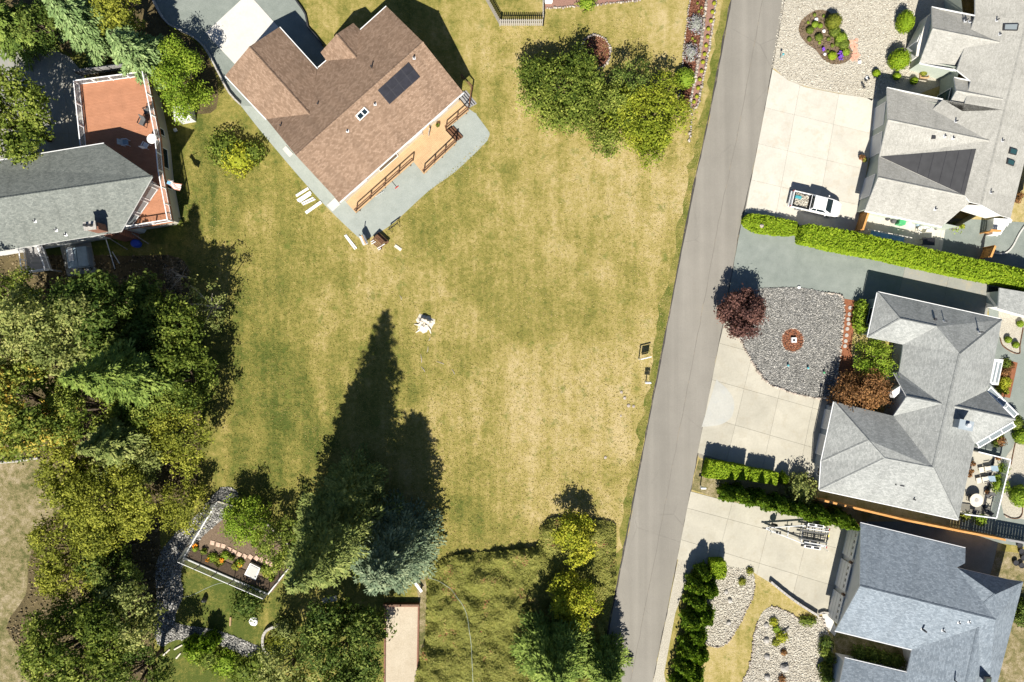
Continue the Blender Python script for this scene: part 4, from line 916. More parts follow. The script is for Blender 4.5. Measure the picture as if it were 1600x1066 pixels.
def chimney_west():
    a = W(207, 368, 0.0); z = 8.0
    m = MB(); rt = empty('chimney', Vector((a.x+0.2, a.y+0.3, 0)), 'tall stepped brick chimney against the prow roofed house', 'chimney'); rz = R(8)
    c = Vector((W(190, 366, 2.0).x, W(190, 366, 2.0).y, 0)); rt.location = c
    MB().box((c.x, c.y, 1.9), (1.5, 0.75, 3.8), rz).build('base', M['brick_red'], rt); MB().box((c.x-0.1, c.y, 5.2), (1.0, 0.65, 2.9), rz).build('stack', M['brick_red'], rt)
    MB().box((c.x-0.1, c.y, 7.1), (1.15, 0.8, 0.12), rz).build('cap', M['stone_grey'], rt)
    for s in (-0.25, 0.2): MB().cyl((c.x-0.1+s, c.y), 0.13, 7.1, 7.6, 10).build('flue', M['dark_metal'], rt)
    # brick courses stand proud every 0.3 m
    for i in range(11): MB().box((c.x, c.y, 0.3+0.32*i), (1.53, 0.78, 0.14), rz).build('brick_course', M['terracotta'], rt)
chimney_west()

# ---- north east pale house
def pale_house():
    zE, zR, zw = 2.7, 4.15, 3.75
    root = empty('house', W(1500, 200), 'pale shingled house with three front gables and dark solar mat', 'house')
    R0, R1 = W(1660, -190, zR), W(1533, 320, zR); Rm = W(1572, 157, zR)
    # main west slope passes through the valley foot
    V = W(1374, 245, zE); ws = (R0, R1, V)
    pl = lambda x, y: on_plane(x, y, *ws)
    T0 = W(1475, -190, zE)
    S0 = W(1470, 356, 2.9); S1 = W(1500, 322, zE+1.0)
    NE0 = W(1800, -190, 2.9); SE0 = W(1640, 352, 2.9)
    # south edge of the east slope follows the photo
    e1 = W(1564, 337, 3.75); e2 = W(1579, 341, 3.55); e3 = W(1606, 232, 3.55)
    eslope = (R0, R1, e2)
    Ar, Ak, An, As = W(1457, 45, zw), pl(1561, 66), W(1456, 11.4, zE), W(1437, 97.5, zE)
    An2 = pl(1524, 25); As2 = pl(1495, 109.4)
    Br, Bk, Bn, Bs = W(1494, 142, 3.6), pl(1566, 155), W(1491, 121.6, 3.0), W(1481, 166.7, 3.0); Bn2 = pl(1517, 126.7); Bs2 = pl(1504, 174)
    Cr, Ck, Cn = W(1387.5, 187.5, zw), pl(1544.5, 220), W(1386, 137.5, zE); Cn2 = pl(1473.6, 156)
    Dr, Dk, Ds = W(1372, 277.5, zw-0.1), pl(1507, 306), W(1351.5, 329, zE); Ds2 = W(1472, 354, zE+0.1)
    q1, q2, q4 = pl(1603, 30), pl(1584, 110), pl(1568, 172)
    mains = [[pl(1524, -190), An2, q1, R0], [An2, As2, q2, q1], [As2, Bn2, q2], [Bn2, Bs2, q4, q2], [Bs2, Cn2, q4], [Cn2, V, q4], [V, pl(1508, 306), R1, q4], [pl(1508, 306), pl(1516, 316), R1]]
    ow = lambda x, y, a_, b_, c_: on_plane(x, y, a_, b_, c_)
    Aw, Asw, Bw, Bsw, Cw, Dsw, Dx = ow(1524, 25, Ar, Ak, An), ow(1495, 109.4, Ar, Ak, As), ow(1517, 126.7, Br, Bk, Bn), ow(1504, 174, Br, Bk, Bs), ow(1473.6, 156, Cr, Ck, Cn), ow(1472, 354, Dr, Dk, Ds), ow(1516, 316, Dr, Dk, Ds)
    faces = [[e2, e3, NE0, R0, R1, e1], *mains,
             [An, Aw, Ak, Ar], [Asw, As, Ar, Ak], [Bn, Bw, Bk, Br], [Bsw, Bs, Br, Bk],
             [Cn, Cw, Ck, Cr], [V, Cr, Ck] , [V, Dk, Dr], [Dsw, Ds, Dr, Dk, Dx]]
    rf = roof_mesh(root, faces, 'shingle_light')
    caps(rf, [(R0, R1), (Ar, Ak), (Br, Bk), (Cr, Ck), (Dr, Dk)], 'shingle_light')
    gutter(rf, An, An2, -1); gutter(rf, Cn, Cn2, -1); gutter(rf, Ds, Ds2, 1); gutter(rf, As, As2, 1); gutter(rf, Bn, Bn2, -1)
    bound = [An, Ar, As, As2, Bn, Br, Bs, Cn2, Cn, Cr, V, Dr, Ds, Ds2, W(1500, 360, zE), W(1606, 300, zE), W(1640, 100, zE), W(1640, -150, zE), W(1480, -150, zE), W(1500, 22, zE)]
    wl, fp = walls(root, bound, 'siding_sage', 0.4, 0.16)
    ib = inset_poly(bound, 0.4)
    def front(i, j, t0, t1, z0, z1, m, name, fr=None):
        a, b = ib[i].lerp(ib[j], t0), ib[i].lerp(ib[j], t1)
        if (b-a).y > 0: a, b = b, a
        d = (b-a); d.normalize()
        # face west
        return panel(root, a, b, z0, z1, m, name, 0.06, 0.01, fr)
    # garage doors on the two garage gables, windows on the first gable
    d1 = front(8, 10, 0.10, 0.46, 0.03, 2.15, 'siding_white', 'garage_door', 'white_paint'); d2 = front(8, 10, 0.56, 0.90, 0.03, 2.15, 'siding_white', 'garage_door', 'white_paint'); d3 = front(10, 12, 0.30, 0.75, 0.03, 2.15, 'siding_white', 'garage_door', 'white_paint')
    front(0, 2, 0.25, 0.75, 0.9, 2.2, 'glass_dark', 'window', 'white_paint'); front(4, 6, 0.2, 0.8, 0.05, 2.3, 'glass_teal', 'front_door', 'white_paint')
    # bay under the first gable
    b0 = W(1428, 85, 1.0); MB().prism([W(1430, 90, 1.1), W(1424, 70, 1.1), W(1445, 28, 1.1), W(1455, 32, 1.1), W(1440, 95, 1.1)], 0.2, 2.1).build('bay', M['siding_white'], root)
    MB().prism([W(1430, 88, 2.1), W(1432, 72, 2.1), W(1449, 25, 2.1), W(1455, 30, 2.1), W(1440, 90, 2.1)], 2.1, 2.25).build('bay_roof', M['shingle_light'] if False else M['pergola_white'], root)
    # solar mat in strips
    t = [(1376, 245.0), (1525, 233), (1507, 305.5)]
    mat = on_slope_slab(rf, t, ws, 'pool_mat', 'solar_mat', 0.005, 0.03)
    for k in range(1, 6):
        u = 0.30+0.13*k; a = (t[0][0]+(t[1][0]-t[0][0])*u, t[0][1]+(t[1][1]-t[0][1])*u); b = (t[0][0]+(t[2][0]-t[0][0])*u, t[0][1]+(t[2][1]-t[0][1])*u)
        on_slope_slab(mat, [a, (a[0]+0.5, a[1]), (b[0]+0.5, b[1]), b], ws, 'solar_grid', 'seam', 0.03, 0.02)
    es = (e2, R0, R1)
    for pxs, pln in (([(1567, 38.5), (1591, 38), (1589, 48.5), (1566, 48)], ws), ([(1577, 231), (1588.5, 234.5), (1586, 243), (1575, 240)], es), ([(1573, 248), (1584.5, 252), (1582, 260), (1571.5, 256)], es)):
        s = on_slope_slab(rf, pxs, pln, 'dark_trim', 'skylight', 0.01, 0.14); c = (sum(p[0] for p in pxs)/4, sum(p[1] for p in pxs)/4)
        on_slope_slab(s, [(c[0]+(p[0]-c[0])*0.8, c[1]+(p[1]-c[1])*0.78) for p in pxs], pln, 'glass_teal' if pln is es else 'glass_pale', 'pane', 0.13, 0.04)
    cs = (Cr, Ck, V); ds = (Ds, Dr, Dk); an = (An, An2, Ar)
    for x, y, pln, h in ((1508, 33, ws, 0.5), (1515, 34, an, 0.25), (1557, 32, ws, 0.4), (1562, 54, ws, 0.25), (1493, 190, ws, 0.4), (1476, 213, cs, 0.3), (1489, 216, cs, 0.3), (1461, 327, ds, 0.35), (1548, 301, es, 0.4), (1566, 220, es, 0.3), (1601, 230, es, 0.3)): vent(rf, x, y, pln, h, 0.06)
    boxvent(rf, 1458, 215, cs, (0.35, 0.3, 0.2))
    # patio awning on the south side
    aw = MB().prism([W(1483, 323.5, 2.9), W(1499, 319, 2.9), W(1533, 321, 2.9), W(1566, 337, 2.9), W(1540, 341, 2.9), W(1512, 332.5, 2.9)], 2.82, 2.9).build('patio_roof', M['pergola_white'], root)
    MB().prism([W(1553, 341, 1.0), W(1577, 342, 1.0), W(1561, 367, 1.0), W(1551, 366, 1.0)], 0.0, 1.0).build('porch', M['white_paint'], root)
    return root
pale_house()

# ---- grey hipped house
def grey_house():
    zE, zR = 2.6, 4.8
    root = empty('house', W(1450, 640), 'silver grey house with many hips and a railed patio', 'house')
    P = lambda x, y, z=zE: W(x, y, z)
    a, b, c, d, e = P(1372, 457), P(1565.5, 499.7), P(1356.5, 527), P(1411.5, 538.4), P(1404.7, 581.5)
    r1, r2 = P(1406.5, 498.4, 4.0), P(1463.5, 510.5, 4.0); m1 = P(1500, 553, zR); m2 = P(1458.4, 730.7, zR)
    west = (d, m1, m2)
    E1 = P(1546, 602); E2 = P(1523, 693.5); se = P(1497.6, 812); sw = P(1281, 765); w1 = P(1284, 721); w0 = P(1304, 628)
    h1, h2 = P(1357, 688, 4.1), P(1382, 716, 4.45)
    east = (b, m1, m2)
    wr0 = on_plane(1491, 635, *east); tip = P(1586, 655.5, 3.9); wn = P(1540.7, 611); ws_ = E2
    g1, gp, g2 = P(1396, 582), P(1416.6, 620, 4.2), P(1396, 650); gk = on_plane(1471, 631, *west)
    f = [[b, a, r1, r2, m1], [a, c, r1], [c, d, r2, r1], [d, e, g1, gk, g2, m2, m1, r2],
         [g1, gk, gp], [gk, g2, gp], [E1, b, m1, m2, se, E2, wr0, wn], [wn, wr0, tip], [wr0, ws_, tip],
         [g2, w0, h1, h2, m2], [w0, w1, h1], [w1, sw, h2, h1], [sw, se, m2, h2]]
    rf = roof_mesh(root, f, 'shingle_silver', fascia='white_paint')
    caps(rf, [(a, r1), (c, r1), (r1, r2), (b, m1), (m1, m2), (gp, gk), (wr0, tip), (w0, h1), (w1, h1), (h1, h2), (sw, h2), (h2, m2), (m2, se)], 'shingle_silver', 0.24)
    for x, y, s in ((a, b, -1), (c, a, -1), (w1, w0, -1), (se, sw, -1), (E2, se, 1) , (sw, w1, -1)):
        gutter(rf, x, y, 1 if s == 1 else -1)
    bound = [a, c, d, e, g1, gp, g2, w0, w1, sw, se, E2, tip, wn, b]
    wl, fp = walls(root, bound, 'siding_grey', 0.45, 0.15); ib = inset_poly(bound, 0.45)
    def pan(i, j, t0, t1, z0, z1, m, name):
        p, q = ib[i].lerp(ib[j], t0), ib[i].lerp(ib[j], t1); cen = W(1450, 620)
        if Vector(((q-p).y, -(q-p).x, 0)).dot(p-cen) < 0: p, q = q, p
        panel(root, p, q, z0, z1, m, name, 0.06, 0.01, 'white_paint')
    pan(7, 8, 0.08, 0.44, 0.04, 2.1, 'siding_white', 'garage_door'); pan(7, 8, 0.54, 0.92, 0.04, 2.1, 'siding_white', 'garage_door'); pan(8, 9, 0.3, 0.7, 0.9, 2.1, 'glass_dark', 'window')
    pan(0, 1, 0.25, 0.75, 0.9, 2.1, 'glass_dark', 'window'); pan(3, 4, 0.2, 0.8, 0.1, 2.1, 'glass_teal', 'front_door'); pan(11, 12, 0.2, 0.85, 0.3, 2.3, 'glass_dark', 'window'); pan(12, 13, 0.2, 0.8, 0.3, 2.3, 'glass_dark', 'window')
    # porch post box at the entry gable
    MB().prism([P(1393, 612, 2.9), P(1410, 601, 2.9), P(1414, 606, 2.9), P(1397, 622, 2.9)], 2.2, 2.9).build('porch_hood', M['white_paint'], root)
    # metal chimney chase
    c0 = on_plane(1496, 662, *east); ch = MB().box(c0+Vector((0, 0, 0.5)), (1.25, 0.8, 1.5), R(-12)).build('chimney', M['siding_grey'], rf)
    MB().box(c0+Vector((0, 0, 1.28)), (1.4, 0.95, 0.08), R(-12)).build('chimney_cap', M['siding_grey'], ch); MB().cyl(c0+Vector((0.1, 0, 0)), 0.2, c0.z+1.2, c0.z+1.65, 12).build('flue', M['galvanised'], ch)
    npl = (a, b, r1); wpl = west; spl = (sw, se, h2); nwp = (w0, h1, h2)
    for x, y, pln, h, r in ((1460, 499, npl, 0.3, 0.13), (1475, 502, npl, 0.45, 0.05), (1530, 519, npl, 0.6, 0.06), (1404, 692, nwp, 0.6, 0.08), (1421, 705, nwp, 0.5, 0.12), (1398, 757, spl, 0.3, 0.05), (1427, 780, spl, 0.4, 0.07)): vent(rf, x, y, pln, h, r)
    boxvent(rf, 1409, 757.5, spl, (0.4, 0.3, 0.2), rz=R(-12))
    # bay on the east side and glazed prow frames
    by = MB().prism([W(1553, 561, 1.8), W(1568, 562, 1.8), W(1560, 602, 1.8), W(1545, 601, 1.8)], 0.0, 1.8).build('bay', M['white_paint'], root)
    for t in (0, 1):
        aa, bb = (W(1556.5, 566, 1.8), W(1559, 566.5, 1.8)) if t == 0 else (W(1562, 567, 1.8), W(1565.5, 567.5, 1.8)); cc = W(-6.5, 30) - W(0, 0)
        MB().prism([aa, bb, bb+Vector((-0.45, -2.0, 0)), aa+Vector((-0.45, -2.0, 0))], 1.79, 1.83).build('roof_pane', M['glass_pale'], by)
    return root
grey_house()

# ---- blue grey house, south east
def blue_house():
    zE, zR = 2.9, 5.0
    root = empty('house', W(1450, 940), 'blue grey shingled house with three white garage doors', 'house')
    P = lambda x, y, z=zE: W(x, y, z)
    nw, n1 = P(1344.5, 818), P(1508.7, 857.5); pk = P(1343.7, 916, zR); k2 = P(1555, 968.7, zR); sw, s1 = P(1305, 985.5), P(1425, 1015)
    nsl = (nw, n1, pk); n2 = on_plane(1508, 880, *nsl); n3 = on_plane(1495, 887, *nsl)
    x1, x2 = P(1577.5, 906), P(1599, 909); v1 = on_plane(1538, 943, *nsl); v2 = P(1555, 929, zR-0.15); ssl = (sw, s1, pk)
    rv = on_plane(1529, 980, *ssl); lowr = P(1490, 1160, zR-0.2); ebot = P(1535, 1160); l1, l2 = P(1320, 1029), P(1417, 1052); w0 = P(1290, 1160, zE)
    f = [[n1, nw, pk, k2, v1, n3, n2], [sw, s1, rv, k2, pk], [n3, x1, v2, v1], [ebot, x2, k2, rv, lowr], [x2, x1, v2, k2], [v2, v1, k2],
         [s1, l2, P(1400, 1160), lowr, rv], [l1, l2, P(1400, 1160, zE+1.5), P(1296, 1140, zE+1.5)]]
    rf = roof_mesh(root, f, 'shingle_blue'); caps(rf, [(pk, k2), (rv, lowr), (v1, v2)], 'shingle_blue')
    gutter(rf, nw, n1, -1, 'galvanised'); gutter(rf, sw, s1, 1, 'galvanised'); gutter(rf, l1, l2, -1, 'galvanised')
    bound = [nw, pk, sw, s1, P(1432, 1055), P(1320, 1032), P(1296, 1150), P(1530, 1150), P(1570, 1000), x2, P(1560, 912), P(1500, 884), n1]
    wl, fp = walls(root, bound, 'siding_white', 0.45, 0.15); ib = inset_poly(bound, 0.45)
    A, B = ib[0], ib[2]
    for t0, t1 in ((0.05, 0.335), (0.385, 0.665), (0.715, 0.985)):
        q, p = A.lerp(B, t0), A.lerp(B, t1); nrm = Vector(((q-p).y, -(q-p).x, 0)); 
        if nrm.x > 0: p, q = q, p
        dr = panel(root, p, q, 0.04, 2.25, 'white_paint', 'garage_door', 0.07, 0.01)
        dd = (q-p).normalized(); nn = Vector((dd.y, -dd.x, 0))
        for i in range(4):
            s = 0.12+0.22*i; u, v = p.lerp(q, s), p.lerp(q, s+0.11)
            MB().prism([u+nn*0.07, v+nn*0.07, v+nn*0.1, u+nn*0.1], 1.78, 1.95).build('pane', M['glass_dark'], dr)
        for j in (0.55, 1.1, 1.65): MB().prism([p+nn*0.075+dd*0.05, q+nn*0.075-dd*0.05, q+nn*0.085-dd*0.05, p+nn*0.085+dd*0.05], j, j+0.03).build('groove', M['concrete_grey'], dr)
    for t in (0.36, 0.69): p = A.lerp(B, t); nn = Vector((-1, -0.15, 0)).normalized(); MB().box(Vector((p.x, p.y, 2.15))+nn*0.12, (0.2, 0.2, 0.4)).build('wall_lantern', M['brown_wood'], root)
    for x, y, h, r in ((1441, 983, 0.7, 0.1), (1473, 985, 0.4, 0.07), (1498, 973, 0.3, 0.06), (1514, 972, 0.3, 0.05)): vent(rf, x, y, ssl, h, r)
    es = (ebot, x2, k2); ls = (s1, l2, rv)
    s = on_slope_slab(rf, [(1537, 1057), (1547, 1057), (1545, 1072), (1535, 1072)], es, 'dark_trim', 'skylight', 0.01, 0.14); on_slope_slab(s, [(1538.5, 1059), (1545.5, 1059), (1544, 1070), (1537, 1070)], es, 'glass_teal', 'pane', 0.14, 0.03)
    vent(rf, 1490, 1062, ls, 1.0, 0.06)
    return root
blue_house()
# ---------------------------------------------------------------- trees and shrubs
WG = 'trees of the west wood'
# tall conifers whose spires throw the long shadows
conifer('fir_tree', 'tall fir with spreading sprays rising from the broadleaf wood', 92, 592, 18.0, 5.0, 'needle_green', 1, WG, droop=0.28, spray=15, size=0.32)
conifer('fir_tree', 'slimmer fir with feathery pale sprays above the dry clearing', 120, 705, 12.5, 4.2, 'needle_grey', 2, WG, droop=0.32, spray=14, size=0.30)
conifer('fir_tree', 'tallest dark fir, casting the long spire shadow on the open lot', 453, 920, 22.0, 5.2, 'needle_grey', 3, droop=0.14, upturn=0.06, spray=16, size=0.27, power=0.68, low=0.1, whorl=0.5)
conifer('pine_tree', 'pale pine with open crown next to the vegetable plot fruit tree', 470, 838, 13.0, 3.4, 'needle_grey', 11, droop=0.06, upturn=0.1, spray=13, size=0.25, power=0.62, low=0.2, whorl=0.5)
conifer('pine_tree', 'sunlit pale pine standing behind the vegetable plot', 521, 788, 12.5, 3.5, 'needle_grey', 4, droop=0.06, upturn=0.1, spray=13, size=0.25, power=0.65, low=0.15, whorl=0.45)
conifer('spruce_tree', 'dense blue spruce beside the sand court', 586, 908, 13.2, 4.8, 'needle_blue', 5, droop=0.16, upturn=0.08, spray=18, size=0.25, power=0.5, low=0.04, whorl=0.36, per=10)
conifer('cedar_tree', 'silvery drooping cedar beside the red deck', 205, 78, 9.0, 3.9, 'needle_cedar', 6, zref=5.0, droop=0.30, spray=17, size=0.30, low=0.06, whorl=0.36, hang=0.25)
conifer('cedar_tree', 'silvery cedar above the shaded driveway, behind the other cedar', 115, 22, 10.0, 4.0, 'needle_cedar', 7, zref=5.0, droop=0.30, spray=17, size=0.30, low=0.06, whorl=0.36, hang=0.25)
conifer('fir_tree', 'dark fir at the corner of the shaded driveway', -10, 25, 11, 3.6, 'needle_green', 8, zref=5.5, droop=0.25, spray=13, size=0.3)
conifer('fir_tree', 'dense dark green fir overhanging the lane', 868, 1052, 9.5, 4.6, 'needle_green', 9, zref=7.5, droop=0.14, upturn=0.05, spray=16, size=0.27, power=0.6, per=10, low=0.05, whorl=0.36)
conifer('fir_tree', 'small green fir standing at the lane edge beside the larger fir', 948, 1050, 7.0, 3.0, 'needle_green', 10, zref=4.0, droop=0.14, spray=14, size=0.25, power=0.6, per=9, whorl=0.36)
# broadleaf wood
def bt(*a, **k): return broad_tree(*a, **k)
bt('broadleaf_tree', 'leafy tree arching over the shaded concrete driveway', 14, 190, 9.5, 4.3, 'leaf_mid', 20, size=0.24, n_lobes=13)
bt('broadleaf_tree', 'bright green tree leaning on the red deck railing', 280, 124, 6.0, 3.0, 'leaf_bright', 21, size=0.16, dens=4.2, n_lobes=13, low=0.12, stretch=(0.85, 1.35))
bt('broadleaf_tree', 'yellow green shrubby tree between the two cedars', 190, 12, 6.5, 2.6, 'leaf_olive', 22, n_lobes=9)
bt('broadleaf_tree', 'large dark maple behind the grey roofed house', 172, 492, 11.0, 4.3, 'leaf_dark', 23, group=WG, n_lobes=15, size=0.25)
bt('broadleaf_tree', 'sunlit olive green maple with bare limbs showing', 90, 508, 12.5, 4.3, 'leaf_pale', 24, group=WG, n_lobes=13, size=0.23, gaps=0.15, bark='pale_bark')
bt('broadleaf_tree', 'bright green tree below the lattice porch', 14, 452, 9.0, 2.8, 'leaf_mid', 25, group=WG, n_lobes=10)
bt('broadleaf_tree', 'shaded dark tree at the lawn side of the wood', 262, 520, 8.5, 4.0, 'leaf_mid', 26, group=WG, n_lobes=12, size=0.24)
bt('broadleaf_tree', 'sparse half bare tree leaning out over the lawn', 322, 478, 6.0, 2.8, 'leaf_pale', 27, group=WG, n_lobes=8, gaps=0.6, bark='pale_bark', size=0.17)
bt('broadleaf_tree', 'yellowing maple with autumn leaves', 42, 640, 11.5, 4.6, 'leaf_autumn', 28, group=WG, n_lobes=14, size=0.24)
bt('broadleaf_tree', 'pale green tree between the fir and the autumn maple', 30, 555, 10.5, 3.4, 'leaf_pale', 29, group=WG, n_lobes=10, gaps=0.2, bark='pale_bark')
bt('broadleaf_tree', 'dark rounded tree in front of the tall fir', 285, 595, 7.5, 3.4, 'leaf_mid', 30, group=WG, n_lobes=11)
bt('broadleaf_tree', 'yellow green willow at the lawn edge', 284, 675, 7.0, 3.4, 'leaf_olive', 31, group=WG, n_lobes=11, size=0.2)
bt('broadleaf_tree', 'wide olive yellow tree above the gravel path', 168, 785, 8.0, 4.6, 'leaf_olive', 32, group=WG, n_lobes=15, size=0.2, dens=3.0)
bt('broadleaf_tree', 'low pale yellow bush tree beside the gravel path', 287, 790, 4.0, 2.9, 'leaf_olive', 33, group=WG, n_lobes=9, size=0.17, low=0.05, dens=3.4)
bt('broadleaf_tree', 'yellow green tree at the edge of the dry clearing', 100, 868, 6.5, 3.8, 'leaf_olive', 34, group=WG, n_lobes=12, size=0.2)
bt('broadleaf_tree', 'big green tree between the dry clearing and the stone path', 120, 1010, 10.0, 4.8, 'leaf_mid', 35, group=WG, n_lobes=16, size=0.23)
bt('broadleaf_tree', 'grey green tree overhanging the stone path', 195, 965, 8.0, 3.6, 'leaf_pale', 36, group=WG, n_lobes=11)
bt('broadleaf_tree', 'dark green tree at the foot of the stone path', 215, 1050, 7.5, 3.6, 'leaf_dark', 37, group=WG, n_lobes=11)
bt('broadleaf_tree', 'dark green undergrowth tree below the olive tree', 170, 895, 6.0, 3.4, 'leaf_dark', 38, group=WG, n_lobes=10)
bt('broadleaf_tree', 'slim dark tree beside the tall fir trunk', 215, 610, 10, 3.0, 'leaf_mid', 39, group=WG, n_lobes=9)
bt('broadleaf_tree', 'bright green fruit tree inside the vegetable plot', 378, 812, 4.2, 2.7, 'leaf_bright', 40, size=0.17, dens=4.0, n_lobes=11, low=0.12)
bt('broadleaf_tree', 'big dark broadleaf tree beside the sand court', 538, 1012, 8.0, 4.3, 'leaf_dark', 41, n_lobes=16, size=0.23, stretch=(1.05, 1.0))  # shadow over this crown is put into its darker leaf colour
bt('broadleaf_tree', 'pale grey green tree beside the stone walled bed', 455, 1040, 7.0, 3.0, 'leaf_pale', 42, n_lobes=9)
bt('broadleaf_tree', 'low leafy tree under the pines', 440, 850, 4.5, 2.8, 'leaf_mid', 43, n_lobes=9, size=0.18)
bt('broadleaf_tree', 'small tree with yellow green leaves on the ground cover bank', 903, 842, 3.8, 2.5, 'leaf_yellow', 44, size=0.19, n_lobes=9, dens=4.4, low=0.22)
bt('broadleaf_tree', 'yellow green tree on the bank beside the dark fir', 898, 937, 4.4, 2.6, 'leaf_yellow', 45, size=0.19, n_lobes=9, dens=4.4, low=0.22)
bt('broadleaf_tree', 'wide dark green tree beside the round mulch bed', 884, 136, 4.6, 4.3, 'leaf_mid', 46, size=0.2, n_lobes=18, dens=3.2, low=0.08, stretch=(1.05, 0.85))
bt('broadleaf_tree', 'yellow green tree next to the long mulch bed', 1015, 185, 4.6, 3.7, 'leaf_lime', 47, size=0.19, n_lobes=15, dens=3.4, low=0.06, stretch=(0.95, 1.1))
bt('broadleaf_tree', 'grey green tree between the dark and the yellow one', 950, 172, 4.2, 3.4, 'leaf_mid', 48, size=0.18, n_lobes=12, dens=3.2, low=0.06, stretch=(0.9, 1.1))
bt('broadleaf_tree', 'dark upright tree behind the yellow green one', 985, 122, 4.6, 2.0, 'leaf_dark', 49, size=0.17, n_lobes=8, low=0.08)
bt('purple_plum', 'round purple leaved tree at the lane corner of the pebble garden', 1163, 488, 4.0, 2.15, 'leaf_purple', 50, size=0.19, n_lobes=16, dens=8.0, low=0.06, lean=0.5)
bt('maple_tree', 'rust red maple beside the entry of the grey house', 1349, 612, 3.6, 3.0, 'leaf_rust', 51, size=0.16, n_lobes=13, dens=4.6, low=0.1, stretch=(1.05, 0.62))
bt('maple_tree', 'bright green maple in the entry court of the grey house', 1370, 557, 3.4, 1.95, 'leaf_bright', 52, size=0.15, n_lobes=10, dens=4.5, low=0.12)
bt('sapling', 'bare twiggy young tree at the wood edge', 275, 430, 3.5, 1.6, 'twig', 53, size=0.08, n_lobes=6, gaps=0.5, bark='pale_bark', cat='tree')
bt('broadleaf_tree', 'mixed green tree filling the gap below the tall fir', 140, 640, 9.5, 3.4, 'leaf_mid', 54, group=WG, n_lobes=10)
bt('broadleaf_tree', 'olive tree where the fallen log meets the dry clearing', 98, 730, 8.0, 3.2, 'leaf_olive', 55, group=WG, n_lobes=10)
bt('broadleaf_tree', 'pale green tree beside the slimmer fir', 205, 715, 7.0, 3.0, 'leaf_pale', 56, group=WG, n_lobes=10)
bt('broadleaf_tree', 'low dark thicket tree between the cedar and the shaded drive', 62, 38, 6.0, 2.6, 'leaf_dark', 57, n_lobes=9)
ORD = ('first', 'second', 'third', 'fourth', 'fifth', 'sixth', 'seventh', 'eighth', 'ninth', 'tenth', 'eleventh', 'twelfth', 'thirteenth')
# shrubs
bush('shrub', 'round yellow shrub near the brown house', 372, 246, 1.7, 1.7, 'leaf_yellow', 60, size=0.15, tidy=False)
bush('shrub', 'dark green shrub behind the yellow one', 348, 230, 1.6, 1.9, 'leaf_mid', 61, size=0.15, tidy=False)
bush('shrub', 'green shrub joined to the yellow one on the house side', 396, 238, 1.1, 1.5, 'leaf_mid', 62, size=0.14, tidy=False)
bush('shrub', 'clipped round green shrub in the long mulch bed', 1070, 122, 1.08, 1.5, 'leaf_bright', 63, size=0.11)
bush('shrub', 'round green shrub under the vegetable plot fence', 384, 945, 1.6, 1.8, 'leaf_dark', 64, size=0.14, tidy=False)
for i, (x, y, r, l) in enumerate(((305, 1020, 1.0, 'leaf_bright'), (325, 1030, 1.2, 'leaf_mid'), (352, 1038, 1.3, 'leaf_bright'), (380, 1050, 1.3, 'leaf_mid'), (400, 1035, 0.9, 'leaf_mid'))):
    bush('garden_shrub', ORD[i]+' leafy low shrub along the lawn bank, counted from the pale logs', x, y, r, 1.0, l, 70+i, size=0.14, tidy=False, group='shrubs on the bottom lawn bank')
for i, (x, y, r, h) in enumerate(((300, 1006, 0.7, 1.7), (328, 1002, 0.85, 2.3))):
    thuja('clipped_column', 'square clipped dark shrub casting a tall shadow on the path' if i else 'small clipped dark shrub next to the square one', x, y, r, h, 'leaf_thuja', 76+i, power=0.15, size=0.14)
bush('shrub', 'sage green shrub in the stone edged bed', 445, 985, 1.3, 1.1, 'leaf_pale', 80, size=0.14, tidy=False); bush('shrub', 'yellow green shrub at the end of the stone edged bed', 432, 1012, 1.2, 1.0, 'leaf_olive', 81, size=0.14, tidy=False)
for i, (x, y) in enumerate(((1346, 478), (1345, 490), (1343, 503), (1347, 512))):
    bush('foundation_shrub', ORD[i]+' leafy shrub on the grey house west wall, counted from the gravel drive', x, y, 0.62, 1.4, 'leaf_bright', 82+i, size=0.13, tidy=False, group='shrubs against the grey house wall')
# NE garden topiary and bed plants
bush('ball_shrub', 'large clipped yellow green globe near the bay window', 1407, 92, 1.08, 1.9, 'leaf_hedge', 90, size=0.09)
bush('ball_shrub', 'oval clipped yellow green shrub beyond the bay window', 1416, 33, 0.80, 1.9, 'leaf_hedge', 91, size=0.09, sy=1.45)
bush('ball_shrub', 'olive brown clipped globe on the planting bed edge', 1304, 33, 0.80, 1.6, 'leaf_olive', 92, size=0.09, var=0.25)
for i, (x, y) in enumerate(((1370, 114), (1402, 119), (1429, 126))): bush('small_ball_shrub', 'small clipped green ball in the gravel by the front walk', x, y, 0.40, 0.7, 'leaf_hedge', 93+i, size=0.08, group='small balls by the front walk')
bush('small_ball_shrub', 'small clipped ball in a square timber planter', 1444, 113, 0.36, 0.7, 'leaf_olive', 97, size=0.08)
for i, (x, y, r) in enumerate(((1274, 38, 0.36), (1266, 47, 0.40), (1280, 58, 0.42), (1282, 40, 0.26), (1265, 61, 0.24), (1295, 61, 0.2), (1263, 35, 0.15), (1273, 23, 0.18), (1287, 25, 0.16), (1281, 67, 0.16), (1301, 71, 0.2), (1294, 80, 0.15))):
    bush('bed_plant', ('mid green' if i % 3 else 'bright green')+' low mound plant in the kidney shaped bed', x, y, r, r*1.3, 'leaf_mid' if i % 3 else 'leaf_bright', 100+i, size=0.07, group='mound plants of the kidney bed')
for i, (x, y, r) in enumerate(((1305, 49, 0.58), (1315, 59, 0.62), (1319, 68, 0.58), (1322, 81, 0.40), (1311, 66, 0.42))):
    bush('bed_shrub', ORD[i]+' rim shrub of the kidney bed, counted from the olive globe', x, y, r, r*1.5, 'leaf_bright' if i % 2 else 'leaf_mid', 115+i, size=0.09, group='green shrubs on the rim of the kidney bed')
